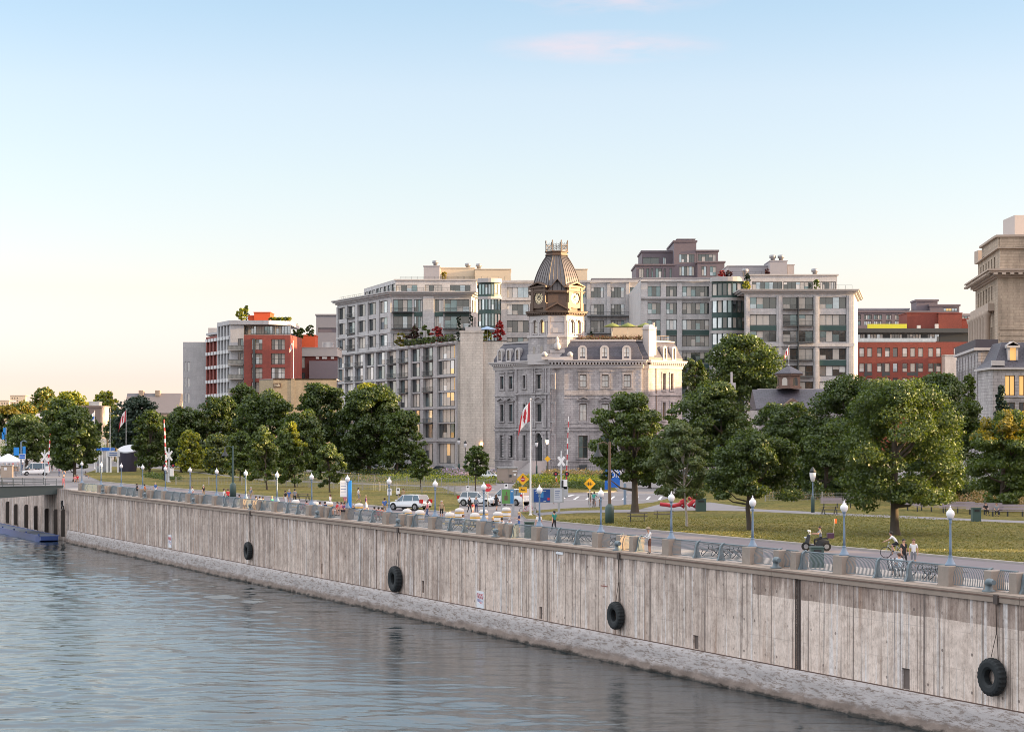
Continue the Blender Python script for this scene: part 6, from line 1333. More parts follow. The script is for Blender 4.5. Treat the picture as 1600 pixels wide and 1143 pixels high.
# --- roof garden plants of the condominium and penthouse
def bush(px, Y, z, wd, h, kind, label, name='shrub', cat='shrub', shape='round', second=None, n=None, group=None):
    P = V((AX(px,Y), Y, z)); rng = np.random.default_rng(int(px*11+h*10)); t = thing(name, label, cat, tuple(P), group=group)
    C, R = crown_lobes(rng, wd, wd*.8, h, shape, 34); me = leaf_mesh('foliage', C, R, int((n or int(900+wd*h*120))*1.6), max(.22, Y/F*2.2), [LM[kind]]+([LM[second]] if second else []), rng, frac2=.3 if second else None)
    o = bpy.data.objects.new('foliage', me); COL.objects.link(o); o.parent = t; mb = MB(); mb.tube([(0,0,-.05),(0,0,h*.7)], [.09,.03], 5); mb.build('stem', bark, t, world=False); return t
Yg = 546; zg = 31.15
for px, wd, h, kind, sec, lab in ((626,3.4,3.6,'gold','mid','ochre shrub on the roof garden left of the plum-leaved tree'),(647,4.6,5.6,'plum','dark','plum-leaved small tree on the condominium roof garden'),(665,3.0,5.6,'mid','grey','green feathery tree on the roof garden beside the red maple'),(685,4.4,5.2,'red','plum','bright red maple on the condominium roof garden'),(703,3.6,3.0,'dark','mid','low green shrub on the roof garden right of the red maple')):
    bush(px, Yg-abs(px-640)*.15, zg, wd, h, kind, lab, 'roof_garden_tree' if h > 4 else 'shrub', 'roof plant', second=sec)
for px, y0, lab in ((717,488,'tall clipped cedar on the roof garden, left of the pair'),(735,488,'tall clipped cedar on the roof garden, right of the pair')): bush(px, 532, zg, 1.5, 7.5 if px < 720 else 7.7, 'spruce', lab, 'cedar_tree', 'roof plant', 'oval', n=1500)
bush(760, 514, 31.15, 2.6, 3.0, 'yel', 'yellow-green shrub on the terrace beside the blue parasol', cat='roof plant'); bush(779, 516, 31.15, 3.2, 5.4, 'red', 'small red maple on the terrace above the blank end wall', 'roof_garden_tree', 'roof plant')
for k in range(9): bush(636+k*8.6, 536-k*3.4, 31.15, 2.4, 1.5, ['dark','mid','grey'][k%3], 'low clipped planting along the roof garden edge', 'planter_shrub', 'roof plant', second='lil' if k > 5 else None, n=420, group='low edge planting on the roof garden')
bush(378, 506, AZ(500,506), 3.2, 3.0, 'yel', 'leafy yellow-green bush on the red apartment roof', cat='roof plant', second='mid'); bush(385, 510, AZ(500,510), 1.6, 3.6, 'mid', 'thin dark bush beside the orange penthouse', cat='roof plant')
for k in range(6): bush(424+k*5.5, 506, AZ(501,506), 1.4, .9, 'yel' if k % 2 else 'mid', 'low green roof planting right of the orange penthouse', 'planter_shrub', 'roof plant', n=240, group='low planting beside the orange penthouse')
for px, h, kk in ((463,3.6,'dark'),(470,2.6,'mid'),(484,2.8,'dark')): bush(px, 524, AZ(525 if px > 470 else 528,524), 2.2, h, kk, 'dark green roof shrub near the lower orange box'+(', tallest' if h > 3 else ', middle one' if h < 2.7 else ', rightmost'), cat='roof plant')
bush(1168, 493, AZ(452,493), 1.5, 3.8, 'spruce', 'clipped cedar at the corner of the right pavilion terrace', 'cedar_tree', 'roof plant', 'oval', n=900); bush(1166, 491, AZ(452,491), 2.1, 2.0, 'yel', 'round pale shrub beside the terrace cedar', cat='roof plant', n=700); bush(1276, 494, AZ(452,494), 1.6, 2.4, 'mid', 'small green shrub on the pavilion terrace near the window wall', cat='roof plant', n=500)
for px, kk in ((1128,'red'),(1139,'plum')): bush(px, 507, AZ(432,507), 1.8, 1.5, kk, 'rust red roof shrub behind the curved glass bay, '+('left one' if px < 1130 else 'right one'), cat='roof plant', n=400)
bush(694, 562, AZ(436,562), 1.4, 2.0, 'gold', 'orange leaved potted shrub on the penthouse deck', 'potted_shrub', 'roof plant', n=500)
bush(1199, 504, AZ(430,504), 1.3, 1.6, 'plum', 'dark potted shrub before the grey roof block', 'potted_shrub', 'roof plant', n=350)
# --- short grass standing on the near part of the right lawn
rng = np.random.default_rng(5); n = 60000; tt_ = rng.uniform(-75, QT(840, KO), n); oo_ = KO+.3+rng.uniform(0, 1, n)**1.4*34; Pn = np.stack([D.x*tt_+NQ.x*oo_, 152.7+D.y*tt_+NQ.y*oo_, np.full(n, .12)], 1)
a_ = rng.uniform(0, 2*pi, n); wv = np.stack([np.cos(a_), np.sin(a_), 0*a_], 1)*(.035+.05*rng.random(n))[:,None]; hv = np.stack([rng.normal(0, .04, n), rng.normal(0, .04, n), .03+.05*rng.random(n)], 1)
V3 = np.empty((n,3,3)); V3[:,0] = Pn-wv; V3[:,1] = Pn+wv; V3[:,2] = Pn+hv; o0 = Pn.mean(0); o0[2] = .12
me = bpy.data.meshes.new('grass_tufts'); me.vertices.add(n*3); me.vertices.foreach_set('co', (V3-o0).ravel()); me.loops.add(n*3); me.loops.foreach_set('vertex_index', np.arange(n*3, dtype=np.int32)); me.polygons.add(n); me.polygons.foreach_set('loop_start', np.arange(0, n*3, 3, dtype=np.int32)); me.materials.append(leafmat('grass_blade', (.10,.11,.025), (.25,.215,.065), .2)); me.update(calc_edges=True)
o = bpy.data.objects.new('grass_tufts', me); COL.objects.link(o); o.location = tuple(o0); tag(o, 'short dry grass on the lawn beside the promenade', 'grass', kind='stuff')
# --- planting beds: uncountable, one object each
def bed(name, poly, h, kind, label, n, second=None, size=.22, f2=.3, z0=.12):
    rng = np.random.default_rng(len(label)); P = []; xs = [p.x for p in poly]; ys = [p.y for p in poly]
    def inside(x, y):
        c = False; j = len(poly)-1
        for i in range(len(poly)):
            if (poly[i].y > y) != (poly[j].y > y) and x < (poly[j].x-poly[i].x)*(y-poly[i].y)/(poly[j].y-poly[i].y)+poly[i].x: c = not c
            j = i
        return c
    while len(P) < 260:
        x, y = rng.uniform(min(xs), max(xs)), rng.uniform(min(ys), max(ys))
        if inside(x, y): P.append((x, y, z0+h*.4))
    r = max(.5, sqrt(abs((max(xs)-min(xs))*(max(ys)-min(ys)))/260)*.8)
    C = np.array(P); R = np.array([[r*rng.uniform(.7,1.3), r, h*rng.uniform(.45,.75)] for _ in P]); o0 = C.mean(0); o0[2] = z0
    me = leaf_mesh(name, C-o0, R, n, size, [LM[kind]]+([LM[second]] if second else []), rng, up=.8, frac2=f2 if second else None)
    o = bpy.data.objects.new(name, me); COL.objects.link(o); o.location = tuple(o0); return tag(o, label, 'planting', kind='stuff')
bed('flower_bed', [G(812,756),G(945,758),G(958,750),G(830,748.5)], 1.0, 'mid', 'yellow flowering bed in front of the clock building', 9000, 'yel', .3, .5)
bed('reed_bed', [G(850,749),G(955,750),G(958,747),G(855,746)], 1.5, 'reed', 'tan plumed grasses against the clock building railing', 5000, 'mid', .3, .25)
bed('hedge', [G(880,764),G(950,767),G(950,763),G(880,760)], .9, 'dark', 'low dark hedge right of the rail crossing', 3500, 'mid', .22)
bed('hedge', [G(806,765),G(868,765),G(870,761),G(806,760)], .7, 'mid', 'low green hedge behind the blue map panels', 3500, 'reed', .22)
bed('flower_bed', [G(690,745),G(772,748),G(774,741.5),G(690,738.5)], 1.1, 'lil', 'lilac flowering bed behind the parked white cars', 5000, 'mid', .3)
bed('hedge', [G(540,741),G(690,746),G(690,739),G(545,734.5)], 1.1, 'dark', 'dark hedge with yellow flowers in front of the street parking', 7000, 'yel', .3, .15)
bed('flower_bed', [G(600,752),G(775,757),G(775,748),G(600,744)], .6, 'mid', 'rough yellow dotted verge behind the wire fence', 7000, 'yel', .25, .3)
bed('flower_bed', [G(385,748),G(600,755),G(600,748),G(385,741)], .7, 'mid', 'rough grassy verge behind the wire fence at the left', 7000, 'reed', .25, .35)
bed('hedge', [G(228,747),G(278,753),G(276,748),G(230,743.5)], .9, 'dark', 'dark low hedge beside the striped gate arm', 3000, 'mid', .22)
bed('hedge', [G(186,724),G(232,726),G(232,721.5),G(188,720)], 1.3, 'dark', 'dark hedge around the black kiosk', 3000, 'mid', .3)
bed('reed_bed', [G(1478,790),G(1640,794),G(1640,784),G(1478,781)], 1.3, 'reed', 'brown reeds behind the park benches', 8000, 'dark', .2, .25)
bed('reed_bed', [G(1200,781),G(1300,783),G(1300,776),G(1200,775)], .9, 'reed', 'low tan grasses under the dark maples', 4000, 'mid', .2, .5)
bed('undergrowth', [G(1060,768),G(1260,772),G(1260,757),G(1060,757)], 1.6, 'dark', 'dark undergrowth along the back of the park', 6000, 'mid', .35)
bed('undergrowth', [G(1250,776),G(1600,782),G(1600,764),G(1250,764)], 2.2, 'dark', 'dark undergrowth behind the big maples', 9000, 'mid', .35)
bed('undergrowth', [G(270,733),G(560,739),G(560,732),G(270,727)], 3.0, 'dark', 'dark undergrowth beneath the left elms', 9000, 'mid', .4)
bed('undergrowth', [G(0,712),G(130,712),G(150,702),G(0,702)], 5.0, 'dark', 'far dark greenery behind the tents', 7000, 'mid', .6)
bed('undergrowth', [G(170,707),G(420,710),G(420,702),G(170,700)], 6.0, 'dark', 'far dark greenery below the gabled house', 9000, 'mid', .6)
tree(255, 0, 214, 300, 650, 730, 'mid', 'green tree filling the gap behind the crossing gate', 'elm_tree', 'round', .3, 1.0, Yd=440, second='dark', f2=.4)
tree(470, 0, 430, 520, 640, 738, 'dark', 'dark low elm behind the yellow-topped young maple', 'elm_tree', 'round', .3, 1.0, Yd=395, second='mid', f2=.4)
tree(1015, 0, 985, 1050, 650, 760, 'dark', 'dark tree behind the gap between the two nearest maples', 'shade_tree', 'round', .25, 1.0, Yd=300, second='mid', f2=.3)
tree(1290, 0, 1240, 1345, 660, 785, 'dark', 'dark maple behind the small grey park lamp', 'maple_tree', 'round', .35, 1.0, Yd=246, second='mid', f2=.3)
print('leaves', LEAFN[0])
# ================================================================ STREET OBJECTS
wood = mat('table_wood', (.10,.085,.085), .8, var=.3, scale=3); iron = mat('table_iron', (.035,.04,.045), .6); offw = mat('barrier_white', (.62,.60,.60), .7, var=.12, scale=2); yb = mat('barrier_yellow', (.62,.38,.09), .6, var=.12)
galv = mat('galvanised', (.42,.43,.45), .45, .4, var=.12); redp = mat('red_paint', (.50,.03,.045), .4, var=.08); whp = mat('white_paint', (.78,.78,.80), .5, var=.06); grp = mat('green_bin', (.045,.085,.08), .5, var=.15); bluep = mat('banner_blue', (.012,.13,.55), .55, var=.08)
yelp = mat('sign_yellow', (.85,.45,.02), .5, var=.05); blk_ = mat('black_paint', (.015,.015,.018), .5, var=0)
# --- picnic tables
def make_table():
    t = thing('picnic_table', 'x', 'picnic table')
    mb = MB(); [mb.box(-.9, -.37+k*.15, .72, .9, -.24+k*.15, .76) for k in range(5)]; mb.build('table_top', wood, t)
    for s in (-1, 1): mb = MB(); [mb.box(-.9, s*.68+k*.14-.13, .43, .9, s*.68+k*.14-.01, .465) for k in range(2)]; mb.build('bench', wood, t)
    for x in (-.6, .6):
        mb = MB(); mb.bar((x,-.68,.41),(x,.68,.41), .05, .05); 
        for s in (-1, 1): mb.tube([(x,s*.12,.71),(x,s*.16,.45),(x,s*.34,.22),(x,s*.62,.0)], .03, 5); mb.tube([(x,s*.5,.41),(x,s*.66,.25),(x,s*.74,0)], .025, 5)
        mb.build('frame', iron, t)
    return t
tb = make_table(); first = True
tbl = [(1448,3.6,'behind the striped chairs near the right edge'),(1478,3.4,'beside the rightmost lamp pedestal'),(1150,3.4,'left of the third quay lamp'),(1118,3.4,'halfway between the third and fourth quay lamps'),(958,3.4,'just right of the fifth quay lamp'),(906,3.4,'left of the fifth quay lamp'),(885,3.4,'behind the railing below the pale wall plate'),(768,3.3,'right of the seventh quay lamp'),(742,3.3,'left of the seventh quay lamp'),(716,3.3,'with a seated woman in pale blue shorts'),(616,3.3,'left of the ninth quay lamp'),(590,3.3,'with three people in red and dark tops'),(405,3.4,'beneath the seated group near the thirteenth lamp')]
for px, off, lab in tbl:
    P = Q(px, off, .006); L_ = 'slatted quay picnic table '+lab
    if first: a = tb; a.location = P; a.rotation_euler = (0,0,RZ); a['label'] = L_; first = False
    else: a = copy_tree(tb, loc=P, rz=RZ+random.uniform(-.1,.1), label=L_)
    a['group'] = 'picnic tables along the promenade'
for px, y, lab in ((996,814,'dark picnic table on the lawn beneath the big maple, left of the pair'),(1037,810,'dark picnic table on the lawn, right of the pair under the maples'),(473,781,'dark picnic table on the left lawn behind the barriers'),(1296,803,'dark picnic table in the shade behind the second lamp')):
    P = G(px, y, .12); a = copy_tree(tb, loc=P, rz=random.uniform(-.25,.1), label=lab); a['group'] = 'picnic tables on the lawns'
# --- white and yellow road barriers
bar = thing('road_barrier', 'x', 'barrier'); mb = MB(); mb.lathe([(.42,0),(.42,.62)], 16); mb.build('drum', offw, bar)
mb = MB(); mb.lathe([(.43,.62),(.43,.76)], 16); mb.build('yellow_band', yb, bar); mb = MB(); mb.lathe([(.42,.76),(.42,.92),(.37,1.03),(.25,1.1),(0,1.13)], 16); mb.build('domed_top', offw, bar)
mb = MB(); [mb.lathe([(.43,.3),(.43,.37)], 16)]; mb.build('lower_band', yb, bar)
first = True
for k, (px, y) in enumerate([(636,814),(656,816),(718,812.5),(703,820),(742,821),(755.5,815),(791,811),(778,819),(492,800),(514,800.5),(561,803.5),(462,797),(700.5,822)][:12]):
    P = G(px, y, .01); lab = ['right of the ninth quay lamp, left one','right of the ninth quay lamp, right one','behind the people at the eighth lamp, upper left','nearest the railing left of the seated woman','nearest the railing left of the seventh lamp','directly behind the seventh lamp','beneath the green map panel','between the seventh lamp and the two seated men','right of the eleventh lamp','left of the blue totem','right of the tenth lamp','left of the eleventh lamp'][k]
    L_ = 'white domed barrier with yellow band '+lab
    if first: a = bar; a.location = P; a['label'] = L_; first = False
    else: a = copy_tree(bar, loc=P, label=L_)
    a['group'] = 'domed barriers across the promenade'
# --- litter bins
def bin_(P, lab, h=1.15, w_=.75):
    t = thing('litter_bin', lab, 'bin', tuple(P)); mb = MB(); chamfer_box(mb, w_/2, w_/2, 0, h, .04); mb.build('body', grp, t, world=False); mb = MB(); mb.box(-w_/2-.03, -w_/2-.03, h, w_/2+.03, w_/2+.03, h+.07); mb.build('lid', grp, t, world=False); mb = MB(); mb.box(-w_*.3, -w_/2-.035, h-.28, w_*.3, -w_/2-.005, h-.1); mb.build('slot', blk_, t, world=False); return t
bin_(Q(827, 2.3), 'green litter bin behind the railing left of the sixth quay lamp'); bin_(Q(1276, 3.0), 'green litter bin behind the railing left of the second quay lamp'); bin_(G(1525,814,.13), 'green litter bin in front of the park benches'); bin_(G(1095,798,.13), 'green litter bin right of the red sculpture', 1.2, 1.0)
# --- crossing gates
def gate_arm(P, h, lean, lab, r=.13, bands=9):
    t = thing('crossing_gate', lab, 'crossing gate', tuple(P)); mb = MB(); mb.box(-.3,-.3,0,.3,.3,1.3); mb.lathe([(.16,1.3),(.14,1.9)], 10); mb.build('mast_base', galv, t, world=False)
    for k in range(bands):
        a, b = 1.9+(h-1.9)*k/bands, 1.9+(h-1.9)*(k+1)/bands; mb = MB(); mb.tube([(lean*a/h,0,a),(lean*b/h,0,b)], [r*(1-.4*k/bands), r*(1-.4*(k+1)/bands)], 6, 0, False); mb.build('red_band' if k % 2 == 0 else 'white_band', redp if k % 2 == 0 else whp, t, world=False)
    mb = MB(); mb.box(-.5,-.35,.2,-.3,.35,2.1); mb.build('counterweight', blk_, t, world=False); return t
def crossbuck(P, h, lab, sz=1.5, lamps=True):
    t = thing('crossbuck_sign', lab, 'railway sign', tuple(P)); mb = MB(); mb.lathe([(.35,0),(.3,.15),(.1,.2),(.09,h)], 10); mb.build('post', galv, t, world=False)
    for s in (-1, 1): mb = MB(); mb.bar((-s*sz*.36,-.14-.03*(s>0),h-1.3-sz*.5),(s*sz*.36,-.14-.03*(s>0),h-1.3+sz*.5), .05, .3, 0, (1,0,0)); mb.build('cross_board', whp, t, world=False)
    if lamps:
        mb = MB(); mb.bar((-.75,-.1,h-2.9),(.75,-.1,h-2.9), .06, .06); mb.build('lamp_arm', galv, t, world=False)
        for s in (-1, 1):
            mb = MB(); n = 14; mb.add([(s*.7+cos(2*pi*k/n)*.3,-.16,h-2.9+sin(2*pi*k/n)*.3) for k in range(n)], [tuple(range(n))]); mb.tube([(s*.7,-.14,h-2.9),(s*.7,-.02,h-2.9)], [.3,.3], 12); o = mb.build('signal_lamp', blk_, t, world=False)
            mb = MB(); mb.tube([(s*.7,-.3,h-2.9),(s*.7,-.17,h-2.9)], [.13,.13], 10); mb.build('lens', redp, o, world=False)
    mb = MB(); mb.box(.15,-.3,1.0,.75,.2,2.2); mb.build('control_box', whp, t, world=False); return t
Pg = G(261, 752, .12); gate_arm(Pg, (752-655)/F*Pg.y, -.5, 'tall raised red and white crossing gate arm on the left lawn', .16, 13); Pc = G(264, 753, .12); crossbuck(Pc, (753-699)/F*Pc.y, 'white crossbuck railway sign beside the tall striped arm', 1.5)
Pg = G(74, 741); gate_arm(Pg, (741-677)/F*Pg.y, .6, 'raised red and white gate arm behind the footbridge', .16, 9); Pc = G(70, 747); crossbuck(Pc, (747-702)/F*Pc.y, 'white crossbuck railway sign at the footbridge', 1.6, False)
Pg = G(884, 776); gate_arm(Pg, (776-650)/F*Pg.y, .35, 'thin raised gate arm in front of the clock building', .075, 12); Pc = G(877, 776); crossbuck(Pc, (776-704)/F*Pc.y, 'crossbuck railway sign in front of the clock building entrance', 1.1)
# --- flag poles
def flagpole(P, h, lab, flag=True, fl_lab=None, r=.09, fh=1.4, colours='ca'):
    t = thing('flag_pole', lab, 'flag pole', tuple(P)); mb = MB(); mb.tube([(0,0,0),(0,0,h)], [r,r*.55], 10); mb.build('pole', whp, t, world=False); mb = MB(); mb.lathe([(r*2,0),(r*2,.15),(r*1.2,.2)], 10); mb.lathe([(.02,0),(.1,.08),(.02,.2)], 8, (0,0,h)); mb.build('base', whp, t, world=False)
    if flag: hung_flag(V(P)+V((0,0,h-.15)), fh, fl_lab, colours)
    return t
def hung_flag(P, fh, lab, colours):
    """limp flag: three vertical folds hanging beside the pole, red-white-red with the leaf on the white"""
    f = thing('flag', lab, 'flag', tuple(P)); L_ = fh*1.55; nx, nz_ = 18, 14; vs = []; fs = []; mi = []
    for i in range(nx+1):
        for j in range(nz_+1):
            u, v = i/nx, j/nz_; x = -.02-u*L_*.34*(1+.25*v)-.05*sin(u*9)*v; y = .16*sin(u*11+v*2.2)*(.3+.7*u); z = -v*fh-u*u*L_*.62-.1*sin(u*6); vs.append((x,y,z))
    for i in range(nx):
        for j in range(nz_):
            a = i*(nz_+1)+j; fs.append((a, a+1, a+nz_+2, a+nz_+1)); u = (i+.5)/nx; v = (j+.5)/nz_
            if colours == 'ca':
                du, dv_ = abs(u-.5)*2.0, v-.5; leaf = (abs(dv_) < .36 and du < (.34-abs(dv_+.05)*.75)) or (dv_ > .2 and dv_ < .42 and du < .05)
                mi.append(0 if (u < .25 or u > .75 or leaf) else 1)
            else: mi.append(0 if (abs(u-.5) < .08 or abs(v-.5) < .12) else 1)
    mb = MB(); mb.add(vs, fs, mi, True); o = mb.build('cloth', [redp if colours == 'ca' else bluep, whp], f, world=False); sd = o.modifiers.new('t', 'SOLIDIFY'); sd.thickness = .015; return f
Pf = G(829, 806); flagpole(Pf, (806-625)/F*Pf.y, 'tall white flag pole standing on the promenade in front of the clock building', True, 'Canadian maple leaf flag hanging limp from the tall pole', .10, 1.85)
Y = 500
for px, y0, y1, Yp, fl, lab, fl_l in ((172,700,640,420,False,'bare white mast beside the blue-topped kiosk',None),(197,696,640,440,True,'white mast with red and white flag above the black kiosk','limp red and white flag above the black kiosk'),(148,0,642,470,True,'thin mast with a furled flag before the brown block','furled blue and white flag before the brown block')):
    P = V((AX(px,Yp), Yp, 0)); flagpole(P, AZ(y1,Yp), lab, fl, fl_l, .08, 2.4, 'ca' if px == 197 else 'qc')
P = V((AX(458.5,486.5), 486.4, AZ(592,490))); flagpole(P, AZ(533,487)-P.z, 'white flag pole rising from the tan building wall', True, 'maple leaf flag in front of the dark brick building', .08, 1.7)
P = V((cc[0], cc[1], cz1+1.7)); flagpole(P, AZ(541,403)-P.z, 'short flag pole on top of the cupola', True, 'small furled red and white flag on the cupola', .05, 1.5)
# --- information panels
def panel(P0, P1, z0, z1, lab, posts, build_faces):
    t = thing('information_panel', lab, 'information panel', tuple((V(P0)+V(P1))/2)); M_, w_ = frame(P0, P1); mb = MB(); mb.M = M_; mb.box(0,0,z0,w_,.25,z1); mb.build('cabinet', galv, t)
    for u in posts: mb = MB(); mb.M = M_; mb.box(u*w_-.12,.02,0,u*w_+.12,.23,z0); mb.build('post', galv, t)
    build_faces(t, M_, w_); return t
def rectp(t, M_, u0, u1, z0, z1, m_, nm='poster', y=-.02):
    mb = MB(); mb.M = M_; mb.box(u0,y,z0,u1,-.002,z1); return mb.build(nm, m_, t)
Yp = G(845,803).y; s = Yp/F; mapb = mat('map_blue', (.012,.075,.30), .35, var=.6, scale=1.4); mapg = mat('map_green', (.13,.32,.09), .4, var=.4, scale=1.5); ltp = mat('panel_pale', (.52,.54,.60), .5, var=.05); mblue = mat('map_sky', (.04,.22,.50), .4, var=.2)
def f1_(t, M_, w_):
    k = w_/63; rectp(t, M_, 8*k, 38*k, 803*0+AZ(784,Yp), AZ(764,Yp), mapb); rectp(t, M_, 45*k, 60*k, AZ(784,Yp), AZ(763,Yp), ltp)
    for q, (a, b, c_) in enumerate(((10,34,766),(12,20,769),(26,34,782))): rectp(t, M_, a*k, b*k*.9, AZ(c_+.9,Yp), AZ(c_,Yp), ltp, 'text_line', -.026)
    for q in range(5): rectp(t, M_, 47*k, (56-q%3)*k, AZ(767+q*3,Yp), AZ(766.3+q*3,Yp), mapb, 'text_line', -.026)
    rectp(t, M_, 33*k, 37*k, AZ(781,Yp), AZ(777,Yp), redp, 'emblem', -.026); rectp(t, M_, 20*k, 26*k, AZ(777,Yp), AZ(768,Yp), mblue, 'map_patch', -.026)
panel((AX(827,Yp),Yp,0), (AX(881,Yp),Yp,0), AZ(785,Yp), AZ(762,Yp), 'wide blue map panel right of the flag pole', (.16,.86), f1_)
Yp2 = G(796,806).y
def f2_(t, M_, w_):
    rectp(t, M_, w_*.06, w_*.68, AZ(786,Yp2), AZ(764.5,Yp2), mapg); rectp(t, M_, w_*.7, w_*.95, AZ(786,Yp2), AZ(764.5,Yp2), mblue); rectp(t, M_, w_*.25, w_*.5, AZ(781,Yp2), AZ(774,Yp2), fr_brown, 'map_patch', -.03); rectp(t, M_, w_*.36, w_*.45, AZ(773,Yp2), AZ(768,Yp2), fr_brown, 'map_patch', -.03); rectp(t, M_, w_*.74, w_*.9, AZ(768,Yp2), AZ(766.5,Yp2), whp, 'text_line', -.03)
panel((AX(783,Yp2),Yp2,0), (AX(803.5,Yp2),Yp2,0), AZ(787,Yp2), AZ(762.5,Yp2), 'small green and blue map panel in front of the white van', (.08,.92), f2_)
# --- blue banner stand with lettering
Pb = G(962,789); Yb2 = Pb.y; t = thing('banner', 'tall blue fabric banner reading PORT behind the maple trunk', 'banner', (AX(961,Yb2),Yb2,0)); mb = MB(); mb.box(AX(953.7,Yb2),Yb2,AZ(761,Yb2),AX(968.5,Yb2),Yb2+.06,AZ(727,Yb2)); mb.build('cloth', bluep, t)
mb = MB(); mb.box(AX(944.5,Yb2),Yb2-.6,AZ(764,Yb2),AX(949,Yb2),Yb2-.5,AZ(727,Yb2)); mb.build('side_cloth', bluep, t); mb = MB(); mb.tube([(AX(976.5,Yb2),Yb2,0),(AX(976.5,Yb2),Yb2,AZ(755,Yb2))], .16, 8); mb.bar((AX(944,Yb2),Yb2+.1,AZ(726,Yb2)),(AX(977,Yb2),Yb2+.1,AZ(726,Yb2)), .08,.08); mb.build('post', MATS['lamp_blue_paint'], t)
x_ = AX(960.8,Yb2); lettering('PORT', 1.15, whp, t, face_M((x_, Yb2-.03, AZ(741,Yb2)), (0,-1)), sx=.62); lettering('VIEUX', 1.0, whp, t, face_M((x_, Yb2-.03, AZ(734.5,Yb2)), (0,-1)), sx=.5)
def banner_mast(px, Yp, y0, y1, lab, prs):
    t = thing('banner_mast', lab, 'banner mast', (AX(px,Yp),Yp,0)); mb = MB(); mb.tube([(AX(px,Yp),Yp,0),(AX(px,Yp),Yp,AZ(y1,Yp))], .14, 8); mb.tube([(AX(px,Yp),Yp,AZ(y1,Yp)),(AX(px+4,Yp),Yp,AZ(y1-2,Yp)),(AX(px+9,Yp),Yp,AZ(y1,Yp))], .08, 6); mb.build('mast', MATS['lamp_blue_paint'], t)
    for a, b, c_, d in prs: mb = MB(); mb.box(AX(a,Yp),Yp-.1,AZ(d,Yp),AX(b,Yp),Yp-.04,AZ(c_,Yp)); mb.build('cloth', mat('banner_sky', (.02,.25,.72), .6, var=.08), t)
banner_mast(33, 400, 745, 690, 'blue banner mast in front of the white tents', [(21.5,30,698.5,711),(35.5,40,697,716)]); banner_mast(9.5, 470, 735, 661, 'smaller blue banner mast at the left edge', [(3,7,675,686),(5,10,668,678)])
Yp = 400; t = thing('direction_sign', 'blue and white information sign beneath the blue banners', 'sign', (AX(36,Yp),Yp-.5,0)); mb = MB(); mb.box(AX(30.5,Yp),Yp-.6,AZ(717,Yp),AX(41,Yp),Yp-.5,AZ(709,Yp)); mb.build('board', whp, t)
for q in range(2): mb = MB(); mb.box(AX(31.5,Yp),Yp-.64,AZ(712.5+q*3.5,Yp),AX(40,Yp),Yp-.61,AZ(710+q*3.5,Yp)); mb.build('blue_panel', bluep, t)
for u in (33,39): mb = MB(); mb.box(AX(u,Yp)-.06,Yp-.58,0,AX(u,Yp)+.06,Yp-.52,AZ(717,Yp)); mb.build('post', galv, t)
